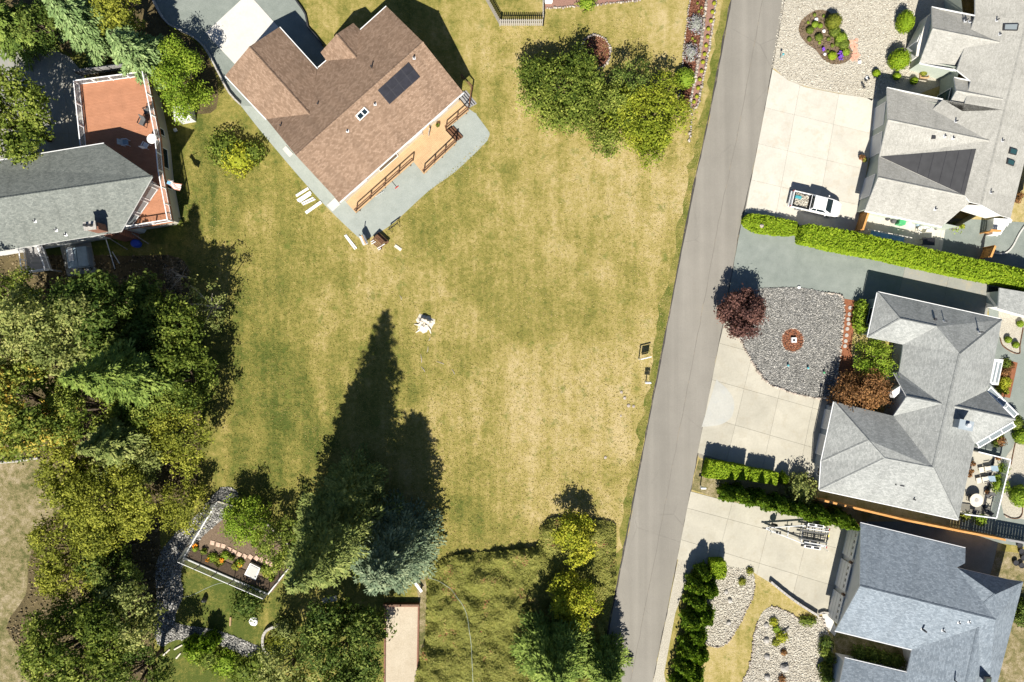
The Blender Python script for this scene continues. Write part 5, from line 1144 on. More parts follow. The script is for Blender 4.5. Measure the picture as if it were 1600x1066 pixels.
bush('bed_plant', 'lime green mound beside the purple flowers', 1301, 87, 0.46, 0.5, 'leaf_hedge', 121, size=0.07, var=0.9)
def flower(name, label, px, py, r, mat, group=None, seed=0, z=0.3):
    rng = np.random.default_rng(seed); b = W(px, py); m = MB()
    for k in range(16):
        a, q = rng.uniform(0, 6.28), r*math.sqrt(rng.uniform(0, 1)); x, y = b.x+q*math.cos(a), b.y+q*math.sin(a); h = z*rng.uniform(0.7, 1.1)
        m.tube([(b.x+(x-b.x)*0.4, b.y+(y-b.y)*0.4, 0), (x, y, h)], 0.012, 4, mi=1); m.lathe((x, y, h-0.03), [(0.02, 0), (0.075, 0.03), (0.06, 0.07), (0.015, 0.09)], 6)
    return m.thing(name, [M[mat], M['leaf_mid']], label, 'flower', group)
flower('flower_clump', 'purple flower clump beside the lime mound', 1312, 85, 0.26, 'purple_petals', 'purple clumps in the kidney bed', 1); flower('flower_clump', 'purple flower clump beside the lime mound', 1312.5, 92, 0.27, 'purple_petals', 'purple clumps in the kidney bed', 2); flower('flower_clump', 'small purple flower at the bed edge', 1285, 78.5, 0.16, 'purple_petals', None, 3)
for i, (x, y) in enumerate(((1116, 5), (1113.5, 18.5), (1111, 32.5), (1107, 45), (1106, 57.5), (1103.5, 71), (1101, 84.5), (1098.5, 97), (1096.5, 111), (1093.5, 124), (1091, 137.5), (1089, 150.5), (1084.5, 159))):
    bush('strip_plant', ORD[12-i]+' yellow tuft of the pink strip, counted from its rounded stone end', x, y, 0.2, 0.3, 'leaf_yellow', 130+i, size=0.07, group='yellow tufts along the pink strip')
for i, (x, y, r) in enumerate(((1088, 38, 0.75), (1080, 81, 0.7))):
    bush('lavender', ('lavender in the mulch bed, farther from the clipped round shrub', 'lavender in the mulch bed, next to the clipped round shrub')[i], x, y, r, 0.7, 'lavender', 145+i, size=0.10, tidy=False, sy=1.25, group='lavenders in the mulch bed')
for i, (x, y) in enumerate(((1092, 18), (1096, 12), (1082, 60), (1086, 64), (1090, 5))): bush('bed_plant', 'tiny dull plant in the long mulch bed', x, y, 0.14, 0.25, 'leaf_olive', 150+i, size=0.06, group='tiny plants in the mulch bed')
bush('shrub', 'green shrub in the mulch bed by the picket fence', 917, 2, 0.9, 0.8, 'leaf_bright', 156, size=0.12, tidy=False)
# hedges
hedge('hedge', 'long clipped bright hedge between patio and gravel drive', [(1254, 353), (1265, 350), (1340, 363), (1440, 386), (1530, 406), (1640, 430), (1640, 458), (1560, 441), (1470, 423), (1380, 403), (1300, 388), (1255, 377)], 1.9, 'leaf_hedge', 160, size=0.14, dens=85)
hedge('hedge', 'low rounded hedge stub at the lane by the bright driveway', smooth_poly([(1162, 345), (1166, 337), (1176, 334), (1200, 337), (1225, 342), (1246, 347), (1247, 356), (1246, 366), (1215, 367), (1185, 363), (1166, 354)], 2), 0.75, 'leaf_hedge', 161, size=0.12, dens=95)
hedge('hedge', 'square clipped hedge block beside the mailbox', [(1109, 720), (1171, 731), (1167, 750), (1103, 747)], 1.75, 'leaf_hedge', 162, size=0.12, dens=95)
hedge('hedge', 'narrower clipped hedge block next to the square one', [(1175, 733), (1217, 740), (1213, 758), (1170, 751)], 1.55, 'leaf_hedge', 163, size=0.12, dens=95)
thuja('clipped_column', 'small tufted evergreen at the end of the clipped hedge', 1224, 748, 0.55, 1.5, 'leaf_hedge', 164, power=0.3, size=0.12)
bush('shrub', 'pale round feathery shrub beside the garage of the grey house', 1252, 764, 1.5, 2.2, 'leaf_pale', 165, size=0.14, tidy=False)
TG = 'arborvitae row beside the trailer'
for i in range(13):
    t = i/12; x = 1140+t*186+(i % 2)*2; y = 772+t*44+(-3 if i % 2 else 2)
    thuja('arborvitae', ORD[i]+' arborvitae of the trailer row, counted from the mailbox end', x, y, 0.85, 4.0+0.35*math.sin(i*2.3), 'leaf_thuja', 170+i, TG, power=0.85)
CG = 'cypress row along the lane shoulder'
for i, (x, y, r, h) in enumerate(((1099, 896, 0.75, 3.0), (1088, 915, 0.9, 3.2), (1108, 920, 0.95, 3.0), (1090, 940, 1.0, 3.1), (1100, 962, 1.1, 3.2), (1082, 970, 1.0, 3.3), (1088, 992, 1.1, 3.1), (1080, 1015, 1.2, 3.2), (1092, 1022, 1.0, 2.9), (1072, 1042, 1.1, 3.1), (1084, 1055, 1.1, 3.0), (1066, 1072, 1.1, 3.1))):
    thuja('cypress', ORD[i]+' dark cypress of the shoulder row, counted from the cube clipped shrub', x, y, r, h, 'leaf_thuja', 190+i, CG, power=0.45)
hedge('hedge', 'cube clipped bright shrub at the end of the cypress row', [(1113, 878), (1134, 878), (1136, 893), (1131, 905), (1117, 906), (1112, 900)], 1.6, 'leaf_hedge', 205, size=0.10, dens=140, cat='shrub')
for i, (x, y) in enumerate(((1345, 1022), (1365, 1026), (1385, 1033), (1402, 1036))): bush('courtyard_shrub', 'dark shrub in the sunken courtyard of the blue grey house', x, y, 0.85, 1.2, 'leaf_dark', 285+i, size=0.12, tidy=False, group='courtyard shrubs of the blue grey house')
# shrubs of the south east
for i, (x, y, r) in enumerate(((1292, 1005, 0.7), (1290, 1018, 0.6), (1297, 1030, 0.6), (1290, 1046, 0.7), (1294, 1060, 0.8))): bush('foundation_shrub', ORD[i]+' dark shrub along the blue house front, counted from the garages', x, y, r, 1.0, 'leaf_mid' if i % 2 else 'leaf_dark', 210+i, size=0.12, tidy=False, group='shrubs against the blue grey house')
for i, (x, y, r, l) in enumerate(((1209, 972, 0.42, 'leaf_yellow'), (1214, 983, 0.38, 'leaf_bright'), (1222, 996, 0.6, 'leaf_yellow'), (1213, 1004, 0.4, 'leaf_olive'), (1160, 910, 0.4, 'leaf_olive'), (1172, 893, 0.35, 'leaf_olive'), (1225, 1020, 0.32, 'leaf_rust'), (1222, 1062, 0.4, 'leaf_rust'))):
    bush('pebble_plant', {'leaf_yellow': 'golden', 'leaf_bright': 'bright green', 'leaf_olive': 'olive', 'leaf_rust': 'rusty'}[l]+' low plant among the pale pebbles', x, y, r, r*1.1, l, 220+i, size=0.09, tidy=False, group='low plants among the pebbles')
bush('shrub', 'dense dark grass mound by the walkway', 1263, 971, 0.9, 0.5, 'leaf_mid', 230, size=0.10, tidy=False, sy=0.6)
for i, (x, y) in enumerate(((1600, 950), (1598, 965))): bush('shrub', 'dark shrub behind the blue grey house', x, y, 0.9, 1.3, 'leaf_dark', 232+i, size=0.13, group='shrubs behind the blue grey house', tidy=False)
for i, (x, y, r, h) in enumerate(((1585, 659, 0.85, 1.6), (1598, 776, 1.15, 1.8), (1600, 682, 0.9, 1.6))): bush('ball_shrub', ('clipped dark globe at the prow tip of the grey house', 'clipped bright globe in the oval gravel bed', 'clipped globe at the yard edge beside the railed patio')[i], x, y, r, h, 'leaf_bright' if i else 'leaf_mid', 236+i, size=0.10)
for i, (x, y) in enumerate(((1595, 506), (1576, 531), (1588, 539))): bush('small_ball_shrub', 'small ball shrub with stone ring in the oval bed', x, y, 0.36, 0.6, 'leaf_bright', 240+i, size=0.08, group='ball shrubs of the stone ringed bed')
for i, (x, y, r, l) in enumerate(((1573, 568, 0.5, 'leaf_mid'), (1580, 572, 0.35, 'leaf_rust'), (1572, 582, 0.5, 'leaf_rust'), (1572, 598, 0.6, 'leaf_yellow'), (1565, 607, 0.5, 'leaf_yellow'), (1572, 612, 0.3, 'leaf_olive'))): bush('bed_plant', {'leaf_yellow': 'yellow', 'leaf_mid': 'dark green', 'leaf_olive': 'olive', 'leaf_rust': 'rusty'}[l]+' plant in the orange bark bed', x, y, r, r*1.2, l, 245+i, size=0.09, tidy=False, group='plants of the orange bark bed')
for i, (x, y, r) in enumerate(((1568, 733, 0.62), (1562, 758, 0.85), (1560, 748, 0.6), (1532, 812, 0.6), (1509, 806, 0.5))): bush('patio_shrub', ('leafy shrub outside the glass rail near the loungers', 'large leafy shrub outside the glass rail by the round table', 'small leafy shrub between the two at the glass rail', 'leafy shrub at the fence corner of the railed patio', 'olive shrub under the south eave beside the railed patio')[i], x, y, r, r*1.5, 'leaf_bright' if i != 4 else 'leaf_olive', 252+i, size=0.10, tidy=False, group='shrubs beside the railed patio')
for i, (x, y, r, l) in enumerate(((1560, 678, 0.5, 'leaf_olive'), (1565, 690, 0.5, 'leaf_rust'), (1556, 694, 0.35, 'leaf_mid'))): bush('bed_plant', {'leaf_olive': 'olive', 'leaf_mid': 'dark green', 'leaf_rust': 'rusty'}[l]+' plant beside the glazed prow', x, y, r, r, l, 258+i, size=0.09, tidy=False, group='plants beside the glazed prow')
# vegetable plot plants
rngv = np.random.default_rng(3)
for i, (x, y) in enumerate(((305, 858), (318, 862), (342, 878), (352, 868), (362, 872), (368, 885), (375, 880), (410, 890), (417, 896), (424, 905), (430, 888), (436, 874), (398, 850), (410, 858), (446, 868), (452, 860), (420, 842), (404, 838), (332, 872))):
    bush('vegetable', ('bright green', 'mid green', 'olive green')[i % 3]+' vegetable clump in the fenced plot', x, y, rngv.uniform(0.25, 0.55), 0.5, ('leaf_bright', 'leaf_mid', 'leaf_olive')[i % 3], 262+i, size=0.10, tidy=False, group='vegetables of the fenced plot', cat='plant')
for i, (x, y) in enumerate(((327, 873), (348, 874), (377, 880.5), (307, 852))): flower('marigold', 'orange marigold clump in the fenced plot', x, y, 0.24, 'orange_petals', 'marigolds of the fenced plot', 30+i, 0.4)
# ---- ground cover bank
def bank():
    poly = smooth_poly([(662, 1120), (664, 1000), (667, 945), (668, 905), (680, 885), (700, 868), (740, 863), (790, 858), (838, 852), (842, 830), (850, 815), (870, 806), (905, 812), (940, 812), (958, 816), (965, 828), (963, 850), (962, 905), (950, 960), (930, 1040), (915, 1120)], 2)
    p = [(W(a, b).x, W(a, b).y) for a, b in poly]; rng = np.random.default_rng(41)
    edge = np.array(p)
    def height(x, y):
        d = np.min(np.hypot(edge[:, 0]-x, edge[:, 1]-y)); e = min(1.0, d/0.7)
        return (0.70+0.55*mnoise.noise(Vector((x*0.31, y*0.31, 2)))+0.50*mnoise.noise(Vector((x*0.75, y*0.75, 5)))+0.10*mnoise.noise(Vector((x*2.2, y*2.2, 9))))*(e**0.5)
    dense = smooth_poly([(a, b) for a, b in poly], 2); edge = np.array([(W(a, b).x, W(a, b).y) for a, b in dense])
    st = 0.33; xs = np.arange(min(a for a, b in p), max(a for a, b in p), st); ys = np.arange(min(b for a, b in p), max(b for a, b in p), st)
    idx = {}; V = []; Q = []
    for i, x in enumerate(xs):
        for j, y in enumerate(ys):
            if inside(x, y, p): idx[i, j] = len(V); V.append((x, y, max(0.02, height(x, y)-0.05)))
    for (i, j), k in idx.items():
        if (i+1, j) in idx and (i, j+1) in idx and (i+1, j+1) in idx: Q.append((k, idx[i+1, j], idx[i+1, j+1], idx[i, j+1]))
    n = 78000; P = np.stack([rng.uniform(min(xs), max(xs), n), rng.uniform(min(ys), max(ys), n)], 1); P = P[inside_np(P, p)]
    z = np.array([height(x, y) for x, y in P]); L = np.column_stack([P, z+rng.uniform(-0.02, 0.06, len(P))])
    pat = np.array([mnoise.noise(Vector((x*0.55, y*0.55, 30)))+0.5*mnoise.noise(Vector((x*1.8, y*1.8, 31))) for x, y in P])
    var = 0.42+rng.normal(0, 0.14, len(P))+np.where(pat > 0.42, 0.30*rng.uniform(0, 1.3, len(P)), 0)+pat*0.1
    gx = np.array([height(x+0.15, y)-height(x-0.15, y) for x, y in P])/0.3; gy = np.array([height(x, y+0.15)-height(x, y-0.15) for x, y in P])/0.3
    N = np.stack([-gx, -gy, np.ones(len(P))], 1)+rng.normal(size=(len(P), 3))*0.32
    v, q = leaf_quads(rng, L, N, 0.105*rng.uniform(0.6, 1.2, len(P)))
    VV, QQ, A = cat_mesh([(v, q, var), (np.array(V), np.array(Q), 0.35)])
    org = np.array([np.mean(edge[:, 0]), np.mean(edge[:, 1]), 0]); o = quadmesh('ground_cover', VV-org, QQ, A, M['cover_leaf']); o.location = org
    tag(o, 'mounded green ground cover with red patches beside the sand court', 'ground cover', kind='stuff')
    return height
bank_h = bank()
# ---- lawn blades (nobody could count them)
def grass():
    rng = np.random.default_rng(77)
    lot = [(300, 190), (330, 215), (440, 260), (560, 375), (590, 372), (770, 205), (735, 60), (760, 45), (1000, 20), (1060, 180), (1085, 180), (1100, 195), (1083, 290), (1033, 550), (985, 800), (962, 830), (870, 800), (838, 845), (690, 868), (470, 800), (350, 770), (340, 440), (290, 400), (268, 340)]
    P = poly_pts(rng, lot, 46); n = len(P)
    pat = np.array([0.55*mnoise.noise(Vector((x*0.12, y*0.12, 3)))+0.5*mnoise.noise(Vector((x*0.6, y*0.6, 8))) for x, y in P])
    var = np.clip(0.60+0.42*pat+P[:, 0]*0.005+rng.normal(0, 0.13, n), 0.22, 1); h = rng.uniform(0.03, 0.085, n)
    pos = np.column_stack([P, h*0.5]); a = rng.uniform(0, 6.283, n)
    T = np.stack([np.cos(a)*1.0, np.sin(a)*1.0, rng.uniform(0.25, 0.9, n)], 1); N = np.stack([np.cos(a+1.57), np.sin(a+1.57), rng.uniform(0.3, 1.2, n)], 1)
    v, q = leaf_quads(rng, pos, N, h, 0.42, T); v[:, 2] = np.maximum(v[:, 2], 0.001)
    o = quadmesh('grass_blades', v, q, var, M['grass_blade']); tag(o, 'dry and green grass blades of the open lot', 'grass', kind='stuff')
grass()
# ---------------------------------------------------------------- loose stone: pebbles, borders (joined, nobody could count them)
rngs = np.random.default_rng(11)
def pebbles(name, label, poly, dens, smin, smax, mat, seed, holes=(), z=0.0):
    Q = poly_pts(np.random.default_rng(seed), poly, dens, holes); s = np.random.default_rng(seed+1).uniform(smin, smax, len(Q))
    return rocks_at(name, Q, s, mat, seed, 0.6, label=label, z=z)
pebbles('pebbles', 'grey and white pebbles of the rock garden', ROCKBED, 150, 0.05, 0.12, 'pebble_grey', 1, [DISC], z=0.034)
pebbles('pebbles', 'pale pebbles beside the cypress row', ROCK_A, 100, 0.06, 0.14, 'pebble_tan', 2, z=0.014)
pebbles('pebbles', 'pale pebbles before the blue grey house', ROCK_B, 100, 0.06, 0.14, 'pebble_tan', 3, z=0.014)
pebbles('pebbles', 'pale tan pebbles of the gravel garden', GRAV_NE[:9]+[(1358, 154), (1392, 140), (1430, 112), (1428, -30)], 70, 0.05, 0.12, 'pebble_tan', 4, [BED_NE], z=0.006)
pebbles('pebbles', 'grey stones of the garden path', PATH, 60, 0.08, 0.18, 'pebble_grey', 5, z=0.014)
pebbles('bark_chips', 'reddish bark chips of the round patch', DISC, 90, 0.06, 0.12, 'bark_chip', 6, z=0.040)
pebbles('bark_chips', 'red bark chips of the long bed', STRIP_L, 60, 0.06, 0.13, 'bark_chip', 7, z=0.008)
pebbles('bark_chips', 'red bark chips of the round bed', RING, 60, 0.06, 0.13, 'bark_chip', 8, z=0.008)
pebbles('soil_clods', 'brown clods of the kidney shaped bed', BED_NE, 50, 0.05, 0.12, 'forest_litter', 9, z=0.01)
pebbles('leaf_litter', 'fallen leaves and sticks under the wood', WOOD, 9, 0.08, 0.25, 'forest_litter', 10, [CLEARING])
def border(name, label, pts, step, size, mat, seed, closed=False, z=0.02):
    Q = line_pts(np.random.default_rng(seed), pts, step, 0.03, closed); rocks_at(name, Q, np.random.default_rng(seed).uniform(size*0.75, size*1.25, len(Q)), mat, seed, 0.7, label=label, z=z)
border('stone_border', 'pale stone border of the pebble garden', ROCKBED[12:44], 0.22, 0.22, 'rock_border', 20, z=0.02)
border('stone_border', 'stone ring of the round mulch bed', RING, 0.24, 0.22, 'rock_border', 21, True)
border('stone_border', 'stone line between mulch and pink strip', [(1106, -20), (1094, 80), (1078, 165)], 0.18, 0.28, 'rock_border', 22); border('stone_border', 'stone line along the lane side of the pink strip', [(1122, -20), (1109, 70), (1091, 162), (1084, 172), (1078, 168)], 0.2, 0.22, 'rock_border', 23)
border('stone_border', 'stone line on the lawn side of the mulch bed', [(1080.5, -20), (1070, 60), (1060, 166)], 0.24, 0.16, 'rock_border', 24); border('stone_border', 'stone ring of the round bark patch', DISC, 0.2, 0.14, 'rock_border', 25, True, 0.035)
border('stone_border', 'stone edging of the mulch bed by the picket fence', [(851, 14), (930, 8), (1000, 1)], 0.24, 0.2, 'rock_border', 26)
border('stone_border', 'pale stone edging of the front pebble bed', ROCK_B[:30], 0.2, 0.17, 'rock_border', 27); border('stone_border', 'stone edging of the pebble bed by the cypresses', ROCK_A[8:26], 0.22, 0.16, 'rock_border', 28)
border('loose_stones', 'loose pale stones below the lane side planting', [(1078, 172), (1082, 182), (1078, 205), (1077, 225)], 0.2, 0.2, 'rock_border', 29)
# single stones
for i, (x, y, s, l) in enumerate(((1197, 977, 0.55, 'dark stone'), (1197, 1000, 0.62, 'dark stone'), (1198, 1026, 0.6, 'dark stone'), (1198, 1058, 0.65, 'dark stone'), (1225, 1043, 0.9, 'dark stone'), (1140, 938, 0.5, 'dark stone'), (1138, 973, 0.5, 'dark stone'), (1134, 925, 0.45, 'dark stone'))):
    rock('boulder', 'dark boulder among the pale pebbles', x, y, s, 'stone_grey', i, group='dark boulders in the pebble beds')
rock('boulder', 'pale rock nestled in the low hedge stub', 1186, 355, 0.45, 'rock_border', 11).location.z = 0.78
for i, (x, y, s) in enumerate(((1174, 359, 0.35), (1169, 356, 0.25), (1165, 352, 0.28))): rock('boulder', 'pale rock at the lane end of the low hedge', x, y, s, 'white_rock', 20+i, group='rocks at the low hedge')
for i, (x, y, s) in enumerate(((1275, 31, 0.4), (1287, 49, 0.36), (1288.5, 85, 0.32), (1342.5, 97, 0.42), (1354, 122, 0.4))): rock('boulder', ('white rock among the plants of the kidney bed', 'white rock among the plants of the kidney bed', 'white rock among the plants of the kidney bed', 'white rock below the salmon flagstones', 'white rock beside the front walk')[i], x, y, s, 'white_rock', 30+i, group='white rocks of the kidney bed' if i < 3 else None)
for i, (x, y, s) in enumerate(((971, 613, 0.3), (976, 622, 0.34), (982, 634, 0.36), (990, 635, 0.3), (970, 650, 0.22), (946, 715, 0.3))): rock('boulder', 'half buried pale stone in the dry lawn near the lane', x, y, s, 'rock_border', 40+i, group='stones in the dry lawn', flat=0.3)
for i, (x, y) in enumerate(((1248, 449), (1285, 458))): rock('boulder', 'white rock in the pebble garden' if i == 0 else 'dark rock in the pebble garden', x, y, 0.35, 'white_rock' if i == 0 else 'stone_grey', 50+i)
rock('boulder', 'flat white stone beside the dark round garden shrub', 397, 970, 0.9, 'white_rock', 55, flat=0.4)
# flagstones, stepping stones
fl = empty('flagstone_patch', W(1336, 79), 'salmon flagstone patch beside the kidney bed', 'paving')
for i, (x, y, w, h) in enumerate(((1331, 66, .9, .55), (1338, 63, .45, .4), (1332, 73, .6, .5), (1337, 72, .5, .5), (1336, 80, .7, .55), (1340, 86, .7, .5), (1334, 88, .5, .6), (1338, 92, .6, .35), (1331, 93, .5, .4))):
    p = W(x, y); MB().box((p.x, p.y, 0.03), (w*0.8, h*0.8, 0.06), i*1.1, 0).build('flagstone', M['salmon_stone'], fl, 0.02)
ST = 'stepping stones of the bark strip'
for i, (x, y) in enumerate(((1328, 481), (1327, 491), (1325, 499), (1325.5, 506), (1323.5, 514), (1322.5, 524), (1321, 533), (1320, 541))):
    p = W(x, y); MB().cyl((0, 0), 0.2, 0, 0.06, 9, 0.19).thing('stepping_stone', M['stone_grey'], 'grey stepping stone on the reddish bark strip', 'stepping stone', ST).location = (p.x, p.y, 0.015)
PV = 'pavers of the vegetable plot path'
for i, (x, y) in enumerate(((332, 848), (341, 851), (349, 853), (358, 858), (366, 862), (374, 866), (382.5, 869), (391.5, 870), (401, 872), (409.5, 874), (418, 877), (425, 882.5), (429, 890))):
    p = W(x, y); MB().box((0, 0, 0.03), (0.44, 0.44, 0.06), -0.2-0.06*i).thing('paver', M['pink_paver'], 'square pink paver of the curved path in the fenced plot', 'paver', PV, 0.015).location = (p.x, p.y, 0.012)
PAD = 'white pads along the brown house'
for nm, x, y, w, d, l in (('concrete_pad', 450, 237, 0.5, 1.1, 'narrow white concrete pad on the gravel beside the brown house'), ('concrete_pad', 521.5, 320, 1.1, 0.85, 'square white concrete pad at the corner of the tan deck')):
    p = W(x, y); MB().box((0, 0, 0.04), (w, d, 0.08), R(42)).thing(nm, M['concrete_white'], l, 'pad', PAD).location = (p.x, p.y, 0.01)
MB().prism([W(*q) for q in SLABW], 0.014, 0.05).thing('garage_apron', M['concrete_white'], 'white concrete apron before the brown roofed garage', 'pavement')

# ---------------------------------------------------------------- fences, walls, edging
def board_fence(name, label, pts, h, mat, bw=0.2, post=2.4, cat='fence', group=None, gap=0.02, t=0.03, postmat=None, z0=0.03):
    """pts: photo pixels of the fence foot; each board and post a part"""
    w = [W(*p) for p in pts]; root = empty(name, w[0], label, cat, group)
    for a, b in zip(w[:-1], w[1:]):
        d = b-a; L = d.length; n = max(1, int(L/bw)); rz = math.atan2(d.y, d.x); me = None
        for i in range(n):
            p = a+d*((i+0.5)/n); hh = h
            if me is None:
                o = MB().box((0, 0, h/2), (L/n-gap, t, h)).build('board', M[mat], root, local=True); me = o.data
            else: o = link('board', me, None, root)
            o.location = p-w[0]+Vector((0, 0, z0)); o.rotation_euler.z = rz
        for i in range(int(L/post)+1):
            p = a+d*min(1, i*post/L); nr = Vector((d.y, -d.x, 0)).normalized()*0.07
            MB().box((p.x+nr.x, p.y+nr.y, (h+0.05)/2), (0.1, 0.1, h+0.05), rz).build('post', M[postmat or mat], root)
        nr = Vector((d.y, -d.x, 0)).normalized()*0.035
        for z in (0.3, h-0.25): MB().beam(a+nr+Vector((0, 0, z)), b+nr+Vector((0, 0, z)), 0.04, 0.09).build('rail', M[postmat or mat], root)
        MB().beam(a+Vector((0, 0, h+0.06)), b+Vector((0, 0, h+0.06)), 0.2, 0.05).build('cap_board', M[mat], root)
    return root
board_fence('board_fence', 'long orange timber fence between the grey and blue houses', [(1270, 775), (1400, 806), (1480, 822), (1552, 836)], 1.75, 'fence_wood', 0.3)
board_fence('board_fence', 'grey weathered fence continuing the orange one', [(1553, 836), (1640, 852)], 1.5, 'grey_boards', 0.3)
board_fence('board_fence', 'short orange timber fence at the garage corner by the hedge', [(1346, 328), (1334, 364)], 1.8, 'fence_wood', 0.2)
board_fence('board_fence', 'short orange timber screen on the patio by the white porch', [(1531, 364), (1547, 365)], 1.6, 'fence_wood', 0.2)
board_fence('board_fence', 'orange timber gate screen against the long hedge', [(1537, 388), (1530, 405)], 1.7, 'fence_wood', 0.2)
board_fence('board_fence', 'red timber gate between arborvitae row and blue house', [(1330, 812), (1326, 838)], 1.7, 'red_wood', 0.25)
board_fence('board_fence', 'tall orange timber fence behind the pale house', [(1545, 14), (1580, 12), (1640, 22)], 1.8, 'fence_wood', 0.25)
board_fence('board_fence', 'dark grey slatted fence behind the red deck', [(128, 118), (236, 103)], 1.2, 'grey_boards', 0.2)
def picket(name, label, pts, h=1.5):
    w = [W(*p) for p in pts]; root = empty(name, w[0], label, 'fence'); me = None
    for a, b in zip(w[:-1], w[1:]):
        d = b-a; L = d.length; n = int(L/0.2); rz = math.atan2(d.y, d.x)
        for i in range(n):
            if me is None:
                m = MB(); v = [(-.065, -.012, 0), (.065, -.012, 0), (.065, -.012, h-.1), (0, -.012, h), (-.065, -.012, h-.1)]; v2 = [(x, .012, z) for x, y, z in v]
                m.add(v+v2, [(0, 1, 2, 3, 4), (9, 8, 7, 6, 5), (0, 5, 6, 1), (1, 6, 7, 2), (2, 7, 8, 3), (3, 8, 9, 4), (4, 9, 5, 0)]); o = m.build('picket', M['grey_wood'], root, local=True); me = o.data
            else: o = link('picket', me, None, root)
            o.location = a+d*((i+0.5)/n)-w[0]+Vector((0, 0, 0.03)); o.rotation_euler.z = rz
        nr = Vector((d.y, -d.x, 0)).normalized()*-0.035
        for z in (0.35, 1.1): MB().beam(a+nr+Vector((0, 0, z)), b+nr+Vector((0, 0, z)), 0.04, 0.09).build('rail', M['grey_wood'], root)
        for p in (a, b): MB().box((p.x, p.y, 0.75), (0.1, 0.1, 1.5), rz).build('post', M['grey_wood'], root)
picket('picket_fence', 'weathered grey picket fence enclosing the neighbouring yard', [(752, -12), (781, 40.5), (848.5, 40.5), (848.5, -14)])
def low_wall(name, label, pts, h, t, mat, cat='edging', group=None, blocks=0.0, z0=0.0, capmat=None):
    w = [W(*p) for p in pts]; root = empty(name, w[0], label, cat, group)
    out = []
    for a, b in zip(w[:-1], w[1:]):
        L = (b-a).length; n = max(1, int(round(L/(blocks or 1.0))))
        for i in range(n):
            p, q = a.lerp(b, i/n), a.lerp(b, (i+1)/n); d = (q-p); e = d.normalized()*0.008
            hh = h*(1+0.04*math.sin(i*2.1+p.x*3)) if blocks else h
            MB().beam(p+e+Vector((0, 0, z0+hh/2)), q-e+Vector((0, 0, z0+hh/2)), t, hh).build('block', M[mat], root)
    return root
low_wall('edging_wall', 'curved pale block edging of the gravel drive beside the cedars', smooth_poly([(238, -6), (249, 18), (266, 40), (300, 57), (320, 74), (333, 96), (345, 119), (360, 147), (376, 164)], 2, False), 0.4, 0.16, 'stone_grey', blocks=0.4)
low_wall('edging_wall', 'curved dark edging of the gravel drive on the dry lawn side', smooth_poly([(456, -8), (466, 6), (478, 24), (482, 44), (492, 55), (505, 72)], 2, False), 0.3, 0.14, 'dark_metal', blocks=0.6)
low_wall('retaining_wall', 'curved dark block wall below the boat trailer driveway', smooth_poly([(1202, 907), (1225, 926), (1250, 944), (1276, 960)], 3, False), 0.5, 0.22, 'stone_grey', 'wall', blocks=0.4)
low_wall('retaining_wall', 'short dark block kerb between driveway and walk', [(1278, 958), (1285, 955), (1300, 958)], 0.3, 0.16, 'stone_grey', 'wall', blocks=0.4)
low_wall('bed_wall', 'curved stone wall of the garden bed beside the dark tree', smooth_poly([(452, 974), (435, 976), (420, 982), (413, 992), (413, 1008), (420, 1020)], 3, False), 0.45, 0.25, 'rock_border' if False else 'stone_grey', 'wall', blocks=0.35)
low_wall('kerb', 'white curved kerb of the gravel walk at the patio', smooth_poly([(1543, 393), (1562, 397), (1573, 394), (1582, 384), (1592, 365), (1606, 345)], 3, False), 0.15, 0.14, 'concrete_white', 'kerb', blocks=1.0)
low_wall('edging', 'dark steel edging of the oval gravel bed', smooth_poly([(1562, 528), (1566, 540), (1578, 549), (1592, 553), (1593, 540), (1598, 512)], 3, False), 0.12, 0.06, 'brown_wood', 'edging', blocks=0.8)
low_wall('edging', 'dark steel edging of the gravel bed by the clipped globe', smooth_poly([(1568, 804), (1580, 810), (1592, 809), (1597, 800), (1596, 785)], 3, False), 0.12, 0.06, 'brown_wood', 'edging', blocks=0.8)
low_wall('edging', 'dark steel edging at the yard edge beside the patio', smooth_poly([(1579, 726), (1584, 700), (1590, 678), (1600, 662)], 3, False), 0.12, 0.06, 'brown_wood', 'edging', blocks=0.8)
sheet('gravel_bed', smooth_poly([(1560, 500), (1562, 528), (1572, 546), (1592, 552), (1600, 510), (1640, 480), (1640, 460), (1570, 470)], 2), 0.012, M['tan_gravel'], 'tan gravel bed with ball shrubs'); sheet('gravel_bed', smooth_poly([(1568, 720), (1562, 760), (1568, 803), (1582, 809), (1640, 800), (1640, 660), (1600, 660), (1582, 700)], 2), 0.012, M['tan_gravel'], 'tan gravel bed with the clipped globes')
sheet('bark_bed', [(1566, 560), (1590, 567), (1578, 622), (1566, 620), (1552, 600)], 0.014, M['mulch_orange'], 'orange bark bed beside the bay window')
# bocce court frame
ct = empty('court_frame', W(628, 1000), 'timber border of the sand bocce court', 'court border')
for a, b, h, m in (((602.5, 944), (600.5, 1118), 0.22, 'brick_red'), ((654.5, 944), (651.5, 1118), 0.22, 'brick_red')): MB().beam(W(*a)+Vector((0, 0, h/2)), W(*b)+Vector((0, 0, h/2)), 0.16, h).build('side_board', M[m], ct)
MB().beam(W(600, 943)+Vector((0, 0, 0.3)), W(656, 943)+Vector((0, 0, 0.3)), 0.2, 0.6).build('end_board', M['brown_wood'], ct); MB().beam(W(604, 946.5)+Vector((0, 0, 0.14)), W(653, 946.5)+Vector((0, 0, 0.14)), 0.06, 0.22).build('bumper_board', M['terracotta'], ct)
bn = empty('bench', W(654, 918), 'narrow white plank bench at the head of the court', 'bench')
MB().beam(W(648.5, 911, .45)+Vector((0, 0, 0)), W(659, 925, .45), 0.28, 0.06).build('seat', M['white_paint'], bn)
for x, y in ((650, 913), (657.5, 923)): MB().box(W(x, y)+Vector((0, 0, 0.21)), (0.2, 0.08, 0.42), R(-45)).build('leg', M['grey_wood'], bn)
